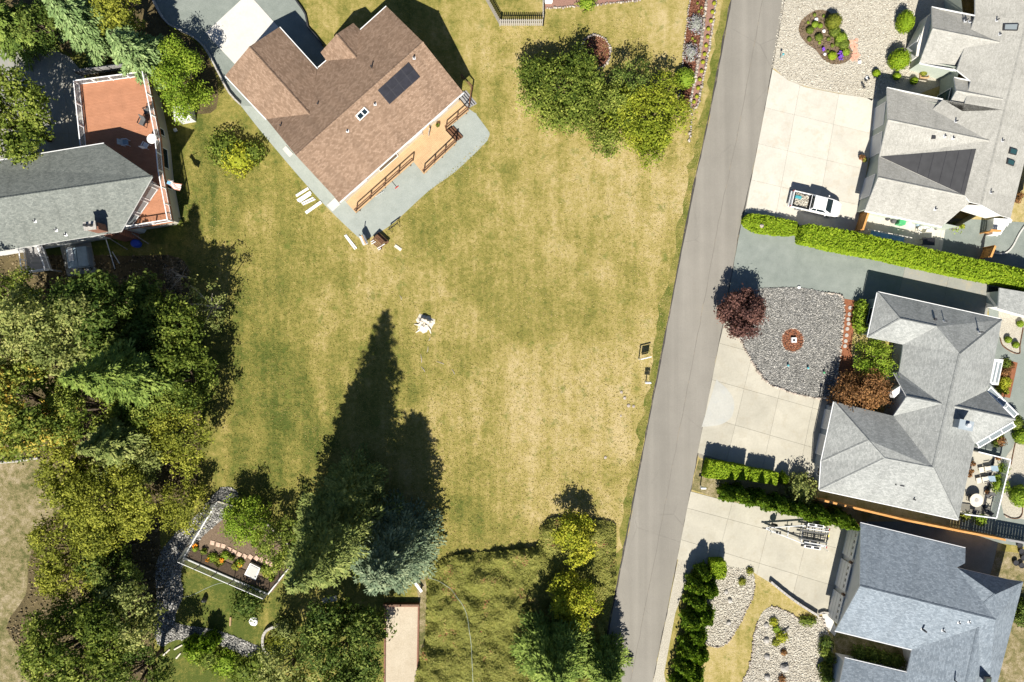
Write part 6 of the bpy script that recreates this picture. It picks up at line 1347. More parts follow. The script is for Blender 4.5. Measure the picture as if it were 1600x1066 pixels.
# vegetable plot fence: posts, wire panels, white timbers
vp = empty('plot_fence', W(288, 871), 'wire mesh garden fence with white timbers round the vegetable plot', 'fence')
VC = [(287, 871), (340, 783), (398, 800), (468, 866), (419, 928)]
for (a, b) in zip(VC, VC[1:]+VC[:1]):
    pa, pb = W(*a), W(*b); L = (pb-pa).length; n = max(2, round(L/1.9))
    MB().beam(pa+Vector((0, 0, 0.09)), pb+Vector((0, 0, 0.09)), 0.16, 0.18).build('base_timber', M['white_paint'] if a in (VC[0], VC[3]) or b == VC[0] else M['driftwood'], vp)
    south = a == VC[4]
    for i in range(n):
        p = pa.lerp(pb, i/n); q = pa.lerp(pb, (i+1)/n); MB().box((p.x, p.y, 0.75), (0.08, 0.08, 1.5)).build('post', M['black_metal'], vp)
        MB().beam(p+Vector((0, 0, 1.45)), q+Vector((0, 0, 1.45)), 0.05, 0.06).build('top_wire_rail', M['white_paint'] if south else M['black_metal'], vp)
        e = (q-p).normalized()*0.05; MB().beam(p+e+Vector((0, 0, 0.8)), q-e+Vector((0, 0, 0.8)), 0.006, 1.2).build('mesh_panel', M['wire_mesh'], vp)
cf = empty('cold_frame', W(394, 892), 'white lidded planter box in the vegetable plot', 'planter')
q = [W(384, 896), (W(393, 878)), W(409, 886), W(401, 905)]; MB().prism(q, 0.0, 0.4).build('box', M['white_paint'], cf); MB().prism(inset_poly(q, 0.12), 0.4, 0.44).build('lid', M['concrete_white'], cf)
# hoses
def hose(name, label, pts, r=0.03, mat='hose_pale', zf=None):
    pp = smooth_poly(pts, 6, False); P = [W(*p) for p in pp]
    for p in P: p.z = (zf(p.x, p.y)+0.09 if zf else 0.03)
    MB().tube(P, r, 6).thing(name, M[mat], label, 'hose', smooth=True)
hose('garden_hose', 'long pale hose curving over the ground cover bank', [(668, 902), (690, 907), (712, 924), (728, 950), (735, 985), (738, 1020), (740, 1075)], 0.024, zf=bank_h)
hose('garden_hose', 'thin pale hose across the small garden lawn', [(280, 934), (300, 930), (325, 918), (345, 911), (370, 910)], 0.02)
# ---------------------------------------------------------------- street furniture
sg = empty('yard_sign', W(998, 561), 'white hanging yard sign post at the edge of the dry lot', 'sign')
b0 = W(998, 561); ar = Vector((math.cos(R(14)), math.sin(R(14)), 0))
MB().box(b0+Vector((0, 0, 0.8)), (0.09, 0.09, 1.6), R(14)).build('post', M['white_paint'], sg); MB().beam(b0+Vector((0, 0, 1.52)), b0+ar*1.05+Vector((0, 0, 1.52)), 0.09, 0.09).build('arm', M['white_paint'], sg)
pn = MB().beam(b0+ar*0.2+Vector((0, 0, 0.95)), b0+ar*0.98+Vector((0, 0, 0.95)), 0.03, 0.75).build('panel', M['white_vinyl'], sg)
MB().beam(b0+ar*0.25+Vector((0, 0, 0.45)), b0+ar*0.93+Vector((0, 0, 0.45)), 0.025, 0.14).build('rider', M['white_vinyl'], sg)
for t in (0.3, 0.88): MB().tube([b0+ar*t+Vector((0, 0, 1.32)), b0+ar*t+Vector((0, 0, 1.49))], 0.012, 5).build('hook', M['dark_metal'], sg)
def mailbox(px, py, label, mats=('grey_wood', 'white_paint'), rz=0.0, two=False, h=1.15):
    b = W(px, py); o = empty('mailbox', b, label, 'mailbox'); MB().box(b+Vector((0, 0, h/2)), (0.1, 0.1, h)).build('post', M[mats[0]], o)
    for k in range(2 if two else 1):
        m = MB(); c = b+Vector((0.0, 0.0, h+0.12-0.42*k)); n = 7; pr = [(-.11, -.1), (.11, -.1), (.11, .03)]+[(.11*math.cos(math.pi*i/n), .03+.1*math.sin(math.pi*i/n)) for i in range(1, n)]+[(-.11, .03)]
        L = 0.26; cr, sr = math.cos(rz), math.sin(rz)
        v = [(c.x+x*L*cr-y*sr, c.y+x*L*sr+y*cr, c.z+z) for x in (-1, 1) for y, z in pr]; k2 = len(pr)
        m.add(v, [tuple(range(k2-1, -1, -1)), tuple(range(k2, 2*k2))]+[(i, (i+1) % k2, k2+(i+1) % k2, k2+i) for i in range(k2)]); bx = m.build('box', M[mats[1]], o)
        MB().box(c+Vector((L*cr*1.02, L*sr*1.02, 0)), (0.02, 0.2, 0.2), rz).build('door', M['dark_metal'], bx)
    MB().beam(b+Vector((-0.18*math.cos(rz), -0.18*math.sin(rz), h-0.02)), b+Vector((0.3*math.cos(rz), 0.3*math.sin(rz), h-0.02)), 0.09, 0.05).build('arm', M[mats[0]], o)
    return o
mailbox(1009, 597, 'double mailbox on a post beside the dry lot', ('grey_wood', 'galvanised'), 0.0, True, 1.3)
mailbox(1094, 759, 'wide white mailbox on a post by the square hedge', ('white_paint', 'white_paint'), R(180), False, 1.1)
def post_light(px, py, label, mat='teal_plastic', h=0.5, group=None):
    b = W(px, py); m = MB(); m.cyl((0, 0), 0.03, 0, h, 8).lathe((0, 0, h-0.02), [(0.05, 0), (0.11, 0.03), (0.12, 0.1), (0.03, 0.15)], 10); o = m.thing('garden_light', M[mat], label, 'lamp', group, smooth=False); o.location = (b.x, b.y, 0); return o
post_light(1219, 90, 'green box light at the lane edge of the gravel garden', h=0.8)
for x, y in ((1230, 571), (1261, 575)): post_light(x, y, 'small teal light in the pebble garden', h=0.25, group='teal lights in the pebbles')
post_light(1286, 582, 'small green light at the bark strip end', 'green_plastic', 0.25)
bl = empty('lamp_post', W(1280, 620), 'low dark lamp post at the corner of the pebble garden', 'lamp'); MB().cyl(W(1280, 620), 0.06, 0.03, 1.2, 8).build('pole', M['dark_metal'], bl); MB().lathe(W(1280, 620)+Vector((0, 0, 1.15)), [(0.06, 0), (0.14, 0.05), (0.14, 0.25), (0.05, 0.36)], 10).build('lantern', M['dark_metal'], bl)
pd = empty('pedestal', W(1239, 531.5), 'white square pedestal with a hole in the round bark patch', 'ornament'); c = W(1239, 531.5)
for dx, dy, w, d in ((-0.19, 0, 0.14, 0.52), (0.19, 0, 0.14, 0.52), (0, 0.19, 0.24, 0.14), (0, -0.19, 0.24, 0.14)): MB().box(c+Vector((dx, dy, 0.16)), (w, d, 0.3)).build('side', M['white_paint'], pd)
MB().box(c+Vector((0, 0, 0.08)), (0.25, 0.25, 0.14)).build('core', M['dark_metal'], pd); pd.rotation_euler.z = 0.0
for x, y, w in ((1366, 118, 1.5),): pass
pl = empty('square_planter', W(1444, 115), 'square timber planter ring in the gravel by the pale house', 'planter')
for dx, dy, w, d in ((-.42, 0, .08, .92), (.42, 0, .08, .92), (0, .42, .76, .08), (0, -.42, .76, .08)): MB().box(W(1443, 116)+Vector((dx, dy, 0.12)), (w, d, 0.24)).build('side', M['raw_wood'], pl)
# stump with roots
st = empty('tree_stump', W(662, 508), 'bleached tree stump with spreading roots on the lawn', 'stump'); c = W(664, 505); rs = random.Random(4)
pr = [(0.92, 0.0), (0.62, 0.12), (0.5, 0.35), (0.46, 0.62), (0.36, 0.66), (0.24, 0.56), (0.1, 0.5)]; m = MB(); n = 18; v = []
for r_, z in pr:
    for k in range(n): a = 2*math.pi*k/n; q = r_*(1+0.16*math.sin(3*a+1)+0.1*math.sin(7*a)); v.append((c.x+q*math.cos(a), c.y+q*math.sin(a), z+(0.06*math.sin(5*a) if z > .3 else 0)))
m.add(v, [(i*n+k, i*n+(k+1) % n, (i+1)*n+(k+1) % n, (i+1)*n+k) for i in range(len(pr)-1) for k in range(n)]+[tuple((len(pr)-1)*n+k for k in range(n))]); m.build('body', M['driftwood'], st)
for a, L in ((-2.3, 1.35), (-1.0, 1.25), (3.3, 1.1), (0.2, 1.0), (2.5, 0.9), (-1.7, 0.9), (1.0, 0.8)):
    d = Vector((math.cos(a), math.sin(a), 0)); s2 = Vector((-d.y, d.x, 0)); MB().tube([c+d*0.35+Vector((0, 0, .26)), c+d*L*0.65+s2*0.08+Vector((0, 0, 0.13)), c+d*L-s2*0.06+Vector((0, 0, 0.02))], [0.17, 0.11, 0.04], 6).build('root', M['driftwood'], st)
for i, (x, y, L, a) in enumerate(((626, 465, 0.5, 2.0), (668, 546, 0.6, 1.4), (658, 560, 0.9, 1.7), (661, 577, 0.7, 2.2), (688, 567, 0.8, 2.8), (708, 581, 0.6, 2.1), (671, 530, 0.4, 1.2))):
    p = W(x, y); d = Vector((math.cos(a), math.sin(a), 0))*L/2; MB().tube([p-d+Vector((0, 0, .03)), p+Vector((0.05, 0, .05)), p+d+Vector((0, 0, .03))], [0.03, 0.035, 0.015], 5).thing('root_piece', M['pale_bark'], 'bleached root fragment in the grass near the stump', 'root', 'root fragments round the stump')
# ---------------------------------------------------------------- loose boards and tools by the brown house
BG = 'white boards on the grass'
for i, (x0, y0, x1, y1, w) in enumerate(((463, 306.5, 482, 294.5, 0.24), (465, 314, 486, 300.5, 0.3), (468, 316, 486, 304, 0.16), (471.5, 318, 490, 309, 0.14), (473.5, 320.5, 493, 311.5, 0.12), (478, 333, 502, 316, 0.3))):
    a, b = W(x0, y0), W(x1, y1); MB().beam(a+Vector((0, 0, .05)), b+Vector((0, 0, .05)), w, 0.09).thing('board', M['white_paint'], ('wide white board lying apart from the stacked boards' if i == 5 else 'white painted board in the small pile on the grass'), 'board', None if i == 5 else BG)
for i, (x0, y0, x1, y1) in enumerate(((538.5, 368, 555, 390), (540.5, 367, 557.5, 388.5))): MB().beam(W(x0, y0)+Vector((0, 0, .04)), W(x1, y1)+Vector((0, 0, .04)), 0.12, 0.08).thing('board', M['white_paint'], 'long thin white board beside the barrel grill', 'board', 'two boards beside the grill')
MB().beam(W(617, 384)+Vector((0, 0, .05)), W(627, 391)+Vector((0, 0, .05)), 0.3, 0.1).thing('board', M['driftwood'], 'short cream plank on the grass beyond the slatted table', 'board')
gr = empty('barrel_grill', W(572, 380), 'small barrel grill with chimney on the gravel tip', 'grill'); c = W(571, 377)
m = MB(); ax = Vector((math.cos(R(-65)), math.sin(R(-65)), 0))
m.tube([c-ax*0.5+Vector((0, 0, 0.85)), c-ax*0.46+Vector((0, 0, .85)), c+ax*0.46+Vector((0, 0, .85)), c+ax*0.5+Vector((0, 0, .85))], [0.2, 0.3, 0.3, 0.2], 14).build('barrel', M['galvanised'], gr, smooth=False)
MB().beam(c-ax*0.5+Vector((0.05, 0, 1.15)), c+ax*0.5+Vector((0.05, 0, 1.15)), 0.16, 0.05).build('handle_shelf', M['raw_wood'], gr); MB().cyl(c-ax*0.42+Vector((-.05, 0, 0)), 0.05, 1.0, 1.75, 8).build('chimney', M['black_metal'], gr)
for s in (-0.4, 0.4):
    for t in (-0.2, 0.2): p = c+ax*s+Vector((t, 0, 0)); MB().tube([(p.x, p.y, 0.0), (p.x-t*0.3, p.y, 0.75)], 0.025, 5).build('leg', M['black_metal'], gr)
tb = empty('slatted_table', W(596, 382), 'brown slatted wooden table with light odds and ends', 'table'); c = W(593.5, 380); rz = R(-43); u = Vector((math.cos(rz), math.sin(rz), 0)); w_ = Vector((-u.y, u.x, 0))
for k in range(6): MB().beam(c-u*0.65+w_*(-0.42+0.168*k)+Vector((0, 0, 0.76)), c+u*0.65+w_*(-0.42+0.168*k)+Vector((0, 0, .76)), 0.13, 0.04).build('slat', M['brown_wood'], tb)
for s in (-.55, .55):
    for t in (-.36, .36): MB().box(c+u*s+w_*t+Vector((0, 0, 0.37)), (0.08, 0.08, 0.74), rz).build('leg', M['brown_wood'], tb)
    MB().beam(c+u*s-w_*0.42+Vector((0, 0, .7)), c+u*s+w_*0.42+Vector((0, 0, .7)), 0.05, 0.1).build('apron', M['brown_wood'], tb)
MB().beam(c-u*0.75+w_*0.62+Vector((0, 0, .45)), c+u*0.7+w_*0.62+Vector((0, 0, .45)), 0.25, 0.05).build('seat', M['brown_wood'], tb)
for s in (-.6, .55): MB().box(c+u*s+w_*0.62+Vector((0, 0, 0.21)), (0.07, 0.2, 0.42), rz).build('seat_leg', M['brown_wood'], tb)
for i, (s, t, l) in enumerate(((-0.5, -0.35, 0.35), (-0.3, -0.4, 0.5), (0.45, -0.3, 0.55), (0.55, 0.1, 0.4), (0.6, -0.45, .3))): p = c+u*s+w_*t+Vector((0, 0, 0.81)); MB().beam(p-u*l/2*0.3-w_*l/2, p+u*l/2*0.3+w_*l/2, 0.07, 0.05).thing('wood_offcut', M['white_paint'], 'pale offcut lying on the slatted table', 'offcut', 'offcuts on the slatted table')
def sawhorse(name, label, a, b, h, mat):
    a, b = W(*a), W(*b); o = empty(name, a.lerp(b, .5), label, 'sawhorse'); d = (b-a).normalized(); n = Vector((-d.y, d.x, 0)); up = Vector((0, 0, h))
    MB().beam(a+up, b+up, 0.08, 0.09).build('beam', M[mat], o)
    for p in (a+d*0.12, b-d*0.12):
        for s in (-1, 1): MB().tube([p+up*0.95, p+n*s*0.3], 0.025, 5).build('leg', M[mat], o)
        MB().beam(p+n*-0.17+up*0.45, p+n*0.17+up*0.45, 0.03, 0.04).build('spreader', M[mat], o)
sawhorse('sawhorse', 'black folding sawhorse on the grass by the gravel', (609, 361), (624, 350), 0.8, 'black_metal')
lad = empty('step_ladder', W(595, 302), 'small folding metal ladder lying on the gravel by the deck', 'ladder'); a, b = W(586, 308), W(600, 299); d = (b-a).normalized(); n = Vector((-d.y, d.x, 0))
for s in (0, .38): MB().beam(a+n*s+Vector((0, 0, .06)), b+n*s+Vector((0, 0, .06)), 0.04, 0.05).build('side_rail', M['galvanised'], lad)
for k in range(4): p = a+(b-a)*(0.15+0.23*k); MB().beam(p+Vector((0, 0, .06)), p+n*.38+Vector((0, 0, .06)), 0.05, 0.04).build('rung', M['dark_metal'], lad)
rk = empty('rake', W(617, 289), 'rake with a red head leaning on the gravel', 'tool'); MB().tube([W(612, 283)+Vector((0, 0, .05)), W(620, 293)+Vector((0, 0, .04))], 0.022, 6).build('handle', M['dark_metal'], rk); MB().beam(W(617.5, 295)+Vector((0, 0, .04)), W(622.5, 291)+Vector((0, 0, .04)), 0.08, 0.05).build('head', M['tail_red'], rk)
def chair(name, label, px, py, z, rz, mat, mat2=None, sc=1.0, group=None, arms=True, slats=False, recline=0.35):
    p = W(px, py, z); o = empty(name, p, label, 'chair', group); o.rotation_euler.z = rz; mat2 = mat2 or mat
    def B(nm, c, s, m, rx=0, ry=0): MB().box(Vector(c)*sc, Vector(s)*sc, 0, 0, rx, ry).build(nm, M[m], o, local=True)
    if slats:
        for k in range(5): B('seat_slat', (-0.2+0.1*k, 0, 0.40), (0.085, 0.5, 0.03), mat2)
        for k in range(5): B('back_slat', (-0.38, -0.2+0.1*k, 0.72), (0.03, 0.085, 0.65), mat2, 0, -recline)
    else: B('seat', (0, 0, 0.42), (0.5, 0.5, 0.05), mat2); B('backrest', (-0.33, 0, 0.72), (0.05, 0.5, 0.6), mat2, 0, -recline)
    for x in (-0.22, 0.22):
        for y in (-0.25, 0.25): B('leg', (x, y, 0.21), (0.045, 0.045, 0.42), mat)
    if arms:
        for y in (-0.28, 0.28): B('armrest', (-0.02, y, 0.62), (0.5, 0.07, 0.04), mat); B('arm_post', (0.2, y, 0.5), (0.045, 0.045, 0.24), mat)
    return o
chair('adirondack_chair', 'weathered wooden slatted chair on the tan deck', 666.5, 208, 0.75, R(-100), 'grey_wood', 'raw_wood', 1.25, slats=True)
def pot(name, label, px, py, r, h, mat, leaf=None, z=0.0, seed=0, group=None, lr=None):
    p = W(px, py, z+h); m = MB(); o = empty(name, Vector((p.x, p.y, z)), label, 'planter', group)
    m.lathe((p.x, p.y, z), [(r*0.7, 0), (r*0.95, h*0.85), (r*1.05, h*0.86), (r*1.05, h), (r*0.88, h), (r*0.85, h*0.9)], 12).build('pot', M[mat], o)
    if leaf:
        rng = np.random.default_rng(seed+4000); k = 90; d = dirs(rng, k, -0.1); q = lr or r*1.5; P = np.array([p.x, p.y, z+h])+d*np.array([q, q, q*0.9])*rng.uniform(0.5, 1.0, (k, 1)); v, f = leaf_quads(rng, P, d+rng.normal(size=(k, 3))*.6, 0.10); quadmesh('plant', v, f, rng.normal(.5, .2, k), M[leaf], o)
    return o
pot('flower_pot', 'small green plant pot on the tan deck', 684, 196, 0.14, 0.3, 'stone_grey', 'leaf_mid', 0.75)
# ---------------------------------------------------------------- red deck furniture, flag
zd = 2.6
rt = empty('round_table', W(237, 217, zd+0.7), 'round white table on the red deck', 'table'); c = W(237, 217, zd+0.73); MB().cyl(c, 0.48, zd+.69, zd+.74, 24).build('top', M['white_paint'], rt); MB().cyl(c, 0.05, zd, zd+.69, 8).build('column', M['white_paint'], rt); MB().cyl(c, 0.26, zd, zd+.05, 14, 0.2).build('foot', M['white_paint'], rt)
chair('deck_chair', 'black wire chair by the deck railing', 233, 176, zd, R(200), 'black_metal', 'mesh_dark', 1.1); chair('deck_chair', 'black wire lounge chair turned askew on the sunny deck', 227, 194, zd, R(245), 'black_metal', 'mesh_dark', 1.2)
chair('deck_chair', 'grey folding chair in the shade of the roof', 200, 225, zd, R(5), 'galvanised', 'spa_cover', 1.1); chair('deck_chair', 'white chair beside the round white table', 231, 229, zd, R(60), 'white_paint', 'white_paint', 1.0)
fg = empty('flag', W(258, 286, 2.6), 'faded striped flag on a short pole at the deck rail', 'flag'); a = W(262, 284, 3.4); b = W(284, 290, 3.0)
a, b = W(262, 283, 3.5), W(271, 283, 4.1); MB().tube([a, b], 0.022, 6).build('pole', M['white_paint'], fg)
q0, q1 = W(262, 285, 3.7), W(282, 294, 3.2); nn = Vector((0.25, 0.75, 0)).normalized()*0.085
nst = 7
for k in range(nst):
    m = MB(); N_ = 6; v = []
    for i in range(N_+1):
        t = i/N_; p = q0.lerp(q1, t)+Vector((0.05*math.sin(t*7), 0.05*math.cos(t*6), 0)); f = nn*(k-nst/2)*(0.7+0.5*t); v += [p+f+Vector((0, 0, 0.05*math.sin(t*9+k))), p+f+nn*(0.7+0.5*t)+Vector((0, 0, 0.05*math.sin(t*9+k+1)))]
    m.add(v, [(2*i, 2*i+2, 2*i+3, 2*i+1) for i in range(N_)]); m.build('stripe', M['salmon_stone'] if k % 2 == 0 else M['white_paint'], fg)
MB().beam(q0+Vector((0, 0, .1)), q0.lerp(q1, 0.25)+Vector((0, 0, .06)), 0.3, 0.012).build('canton', M['blue_tarp'], fg)
# hot tub, porch, poles, barrel beside the west house
tub = empty('hot_tub', W(122, 402), 'covered square hot tub beside the prow roofed house', 'hot tub'); c = W(121, 402, 0.9); MB().box((c.x, c.y, 0.43), (2.1, 2.0, 0.86), R(8)).build('shell', M['siding_grey'], tub, 0.06)
for s in (-1, 1): MB().box((c.x+s*0.53*math.cos(R(8)), c.y+s*0.53*math.sin(R(8)), 0.93), (1.02, 2.06, 0.12), R(8)).build('cover', M['spa_cover'], tub, 0.04)
MB().box((c.x-0.6, c.y+0.3, 1.04), (0.5, 1.4, 0.1), R(8)).build('cover_lifter', M['galvanised'], tub)
MB().prism([W(92, 376), W(140, 368), W(152, 425), (W(106, 432))], 0.008, 0.08).thing('pad', M['concrete_grey'], 'grey concrete pad under the hot tub', 'pad')
po = empty('lattice_porch', W(60, 402), 'dark grey boarded porch with white lattice rail', 'porch'); z = 1.6; pq = [W(38, 387, z), W(66, 382, z), W(80, 422, z), W(44, 427, z)]; dkp = MB().prism(pq, z-0.2, z).build('floor', M['grey_boards'], po)
for i in range(4): rail_run(po, pq[i], pq[(i+1) % 4], z, 0.9, 'white_vinyl', 0.1, 1.6, (0.0, 0.3), ends=(True, False), balus=0.16, mat2='white_vinyl')
for p in pq: MB().box((p.x, p.y, 0.7), (0.14, 0.14, 1.42)).build('support', M['grey_wood'], po)
for i, (a, b) in enumerate((((176, 376), (180, 420)), ((186, 396), (187, 412)))): MB().tube([W(*a)+Vector((0, 0, 1.2)), W(*b)+Vector((0, 0, .05))], 0.05, 6).thing('pole', M['galvanised'], ('long pale pole propped below the chimney', 'short pale pole below the chimney')[i], 'pole')
for i, (a, b) in enumerate((((172, 373), (199, 390)), ((206, 364), (232, 381)))): MB().tube([W(*a, 1.6), W(*b, 0.1)], 0.045, 6).thing('stair_rail', M['grey_wood'], ('grey sloping handrail left of the blue barrel', 'grey sloping handrail right of the blue barrel')[i] if False else ('grey sloping handrail under the chimney', 'grey sloping handrail at the deck corner')[i], 'handrail')
br = W(210, 380, 0.8); MB().lathe((br.x, br.y, 0), [(0.36, 0), (0.42, 0.2), (0.44, 0.45), (0.42, 0.7), (0.36, 0.88), (0.28, 0.9)], 18).thing('barrel', M['blue_plastic'], 'bright blue plastic barrel below the deck corner', 'barrel')
pb = empty('shed', W(285, 178), 'small white shed roof showing beneath the bright green tree', 'shed'); p = W(284, 176, 1.5); MB().box((p.x, p.y, 0.7), (1.4, 1.2, 1.4), R(10)).build('wall', M['siding_white'], pb); MB().box((p.x, p.y, 1.46), (1.7, 1.5, 0.12), R(10)).build('roof', M['white_paint'], pb)
MB().box(W(275, 204)+Vector((0, 0, .15)), (0.3, 0.3, 0.3), .4).thing('bucket', M['white_paint'], 'small white box on the grass by the shed', 'box', bevel=0.03)
for i, (x, y) in enumerate(((270, 318), (273, 332), (277, 342), (268, 306), (281, 348))): pot('flower_pot', 'flower pot below the red deck', x, y, 0.2, 0.3, ('terracotta', 'stone_grey')[i % 2], 'leaf_mid', 0, i, 'pots below the red deck')
# panel standing on the grass (its shadow lies beside it)
# ---------------------------------------------------------------- patio things behind the hedge
bx = W(1411, 346, 0.9); MB().box((bx.x, bx.y, 0.45), (0.68, 0.62, 0.9), R(-12)).thing('storage_bin', M['green_plastic'], 'green lidded bin against the patio wall', 'bin', bevel=0.04)
for i, (x, y, s, m, l) in enumerate(((1388, 341, 0.5, 'dark_metal', 'dark bag at the left end of the patio junk' if False else 'dark round bag on the patio'), (1397, 345, 0.55, 'mesh_dark', 'dark bundle next to the green bin'), (1423, 347, 0.45, 'white_paint', 'white bucket next to the green bin'), (1435, 350, 0.5, 'spa_cover', 'grey blue sack on the patio'))): 
    b = W(x, y, s*0.6); MB().lathe((b.x, b.y, 0), [(s*0.4, 0), (s*0.5, s*0.3), (s*0.42, s*0.75), (s*0.2, s*0.95)], 9).thing('patio_sack', M[m], l, 'sack')
tv = W(1449, 353.5, 0.1); MB().lathe((tv.x, tv.y, 0.03), [(0.35, 0), (0.42, 0.05), (0.42, 0.2), (0.34, 0.22), (0.32, 0.1)], 16).thing('round_basin', M['white_paint'], 'white round basin on the patio', 'basin')
chair('folding_chair', 'pale folding chair standing on the bright patio', 1434, 360, 0.03, R(150), 'galvanised', 'cream_fabric', 0.9)
bk = empty('workbench', W(1386, 370), 'long pale blue covered bench in the shade of the hedge', 'bench'); a, b = W(1360, 366, .7), W(1412, 377, .7); MB().beam(a, b, 0.75, 0.06).build('top', M['blue_tarp'], bk)
for t in (0.05, 0.95):
    for s in (-.3, .3): p = a.lerp(b, t); MB().box((p.x, p.y+s, 0.35), (0.06, 0.06, 0.68)).build('leg', M['galvanised'], bk)
MB().beam(W(1354, 358, 1.0), W(1425, 372, 1.0), 0.07, 0.07).build('rail', M['pergola_white'], bk)
for p in (W(1356, 358.4, 1.0), W(1423, 371.6, 1.0)): MB().box((p.x, p.y, 0.5), (0.06, 0.06, 1.0)).build('rail_post', M['pergola_white'], bk)
tt = empty('patio_table', W(1449, 377), 'black square table on the shaded patio', 'table'); p = W(1451, 377.5, 0.7); MB().box((p.x, p.y, 0.7), (1.25, 0.75, 0.05), R(-3)).build('top', M['black_metal'], tt)
for s in (-.5, .5):
    for t in (-.28, .28): MB().box((p.x+s, p.y+t, 0.35), (0.05, 0.05, 0.7)).build('leg', M['black_metal'], tt)
pot('flower_pot', 'blue pot with yellow flowers at the patio edge', 1475, 350, 0.2, 0.4, 'blue_plastic', 'leaf_yellow', 0.03, 9); pot('flower_pot', 'large pot with a spreading green plant on the patio gravel', 1494, 356, 0.3, 0.45, 'stone_grey', 'leaf_bright', 0, 10, lr=0.7); pot('flower_pot', 'pot of yellow leaves beside the spreading plant', 1503, 354, 0.2, 0.3, 'stone_grey', 'leaf_yellow', 0, 11)
bic = empty('bicycle', W(1469, 357), 'small bicycle leaning by the patio edge', 'bicycle'); p = W(1469, 357)
for s in (-.42, .42):
    m = MB(); m.tube([(p.x+s+0.3*math.cos(a), p.y+0.12*math.sin(a)+0.1*math.cos(a), 0.33+0.28*math.sin(a)) for a in [2*math.pi*k/14 for k in range(15)]], 0.025, 5, cap=False); m.build('wheel', M['rubber'], bic)
MB().tube([(p.x-.42, p.y, .33), (p.x-.1, p.y+.03, .62), (p.x+.28, p.y+.03, .62), (p.x+.42, p.y, .33)], 0.022, 5).build('frame', M['galvanised'], bic); MB().tube([(p.x+.28, p.y-.22, .8), (p.x+.3, p.y+.02, .84), (p.x+.28, p.y+.25, .8)], .016, 5).build('handlebar', M['dark_metal'], bic); MB().box((p.x-.12, p.y+.03, .72), (.24, .12, .06)).build('saddle', M['rubber'], bic)
sr = empty('steps', W(1565, 355), 'white steps with a dark stepped rail beside the porch', 'stairs')
for k in range(5): a = W(1571-4.2*k, 343+5.0*k, 0.6); MB().box((a.x+0.25, a.y, 0.55-0.1*k), (0.9, 0.34, 0.1), R(-28)).build('step', M['white_paint'], sr); MB().box((a.x-0.15, a.y+0.05, 0.75-0.1*k), (0.22, 0.2, 0.3), R(-28)).build('baluster', M['dark_trim'], sr)
MB().beam(W(1578, 341, .9), W(1562, 367, .5), 0.12, 0.08).build('handrail', M['white_paint'], sr)
pot('flower_pot', 'terracotta pot of flowers at the garage wall', 1347, 246, 0.22, 0.4, 'terracotta', 'leaf_rust', 0.03, 12); pot('flower_pot', 'flower pot at the corner of the garage wall', 1351, 250, 0.18, 0.35, 'terracotta', 'leaf_autumn', 0.03, 13)
for i, (x, y) in enumerate(((1594, 305), (1590, 313))): pot('flower_pot', 'dark pot on the east edge of the pale house', x, y, 0.25, 0.4, 'dark_trim', 'leaf_rust', 0.0, 14+i, 'pots on the east edge')
WL = 'black lights along the front walk'
for x, y in ((1346, 134), (1348, 138), (1351, 128), (1355, 125), (1365, 123)): post_light(x, y, 'tiny black path light along the front walk', 'black_metal', 0.3, WL)
GT = empty('yard_gate', W(1552, 470), 'dark grey slatted double gate beside the concrete strip', 'gate')
for k in range(7): MB().beam(W(1546+2.6*k, 447+0.6*k)+Vector((0, 0, .04)), W(1541.5+2.6*k, 481+0.6*k)+Vector((0, 0, .04)), 0.14, 0.05).build('board', M['dark_trim'], GT)
for f in (0.1, .5, .9): MB().beam(W(1545, 449+30*f)+Vector((0, 0, .09)), W(1562, 452+30*f)+Vector((0, 0, .09)), 0.08, 0.05).build('brace', M['dark_metal'], GT)
shd = empty('shed', W(1590, 470), 'grey shingled lean-to roof by the yard gate', 'shed'); a = [W(1562, 450, 2.4), W(1640, 463, 2.4), W(1640, 505, 2.1), W(1560, 482, 2.1)]
roof_mesh(shd, [[a[3], a[2], a[1], a[0]]], 'shingle_silver'); MB().prism(inset_poly(a, 0.25), 0.0, 2.0).build('wall', M['siding_white'], shd)
# ---------------------------------------------------------------- railed patio of the grey house
pt = empty('railed_patio', W(1535, 755), 'raised pale patio with white rails east of the grey house', 'patio'); z = 0.45
pq = [W(1519, 704, z), W(1568, 716, z), W(1546, 806, z), W(1498, 800, z)]
MB().prism(pq, 0.0, z).build('floor', M['concrete_buff'], pt)
for a, b in ((0, 1), (1, 2), (2, 3)):
    pa, pb = pq[a], pq[b]; d = (pb-pa).normalized(); n = max(2, round((pb-pa).length/1.6))
    for i in range(n+1): p = pa.lerp(pb, i/n); MB().box((p.x, p.y, z+.5), (0.09, 0.09, 1.02), math.atan2(d.y, d.x)).build('post', M['white_vinyl'], pt)
    MB().beam(pa+Vector((0, 0, 1.02)), pb+Vector((0, 0, 1.02)), 0.1, 0.06).build('top_rail', M['white_vinyl'], pt)
    for i in range(n): p, q = pa.lerp(pb, i/n)+d*0.06, pa.lerp(pb, (i+1)/n)-d*0.06; MB().beam(p+Vector((0, 0, .52)), q+Vector((0, 0, .52)), 0.012, 0.8).build('glass_panel', M['rail_glass'], pt)
MB().beam(W(1553, 713, z)+Vector((0, 0, .02)), W(1535, 803, z)+Vector((0, 0, .02)), 0.25, 0.05).build('edge_board', M['dark_trim'], pt)
um = empty('round_table', W(1526, 782, 1.2), 'round pale table on the railed patio', 'table'); c = W(1526, 782, 1.2); MB().cyl(c, 0.68, z+.70, z+.75, 28).build('top', M['cream_fabric'], um); MB().cyl(c, 0.2, z+.75, z+.78, 18).build('turntable', M['stone_grey'], um); MB().cyl(c, 0.06, z, z+.7, 8).build('column', M['dark_trim'], um); MB().cyl(c, 0.3, z, z+.06, 16).build('foot', M['dark_trim'], um)
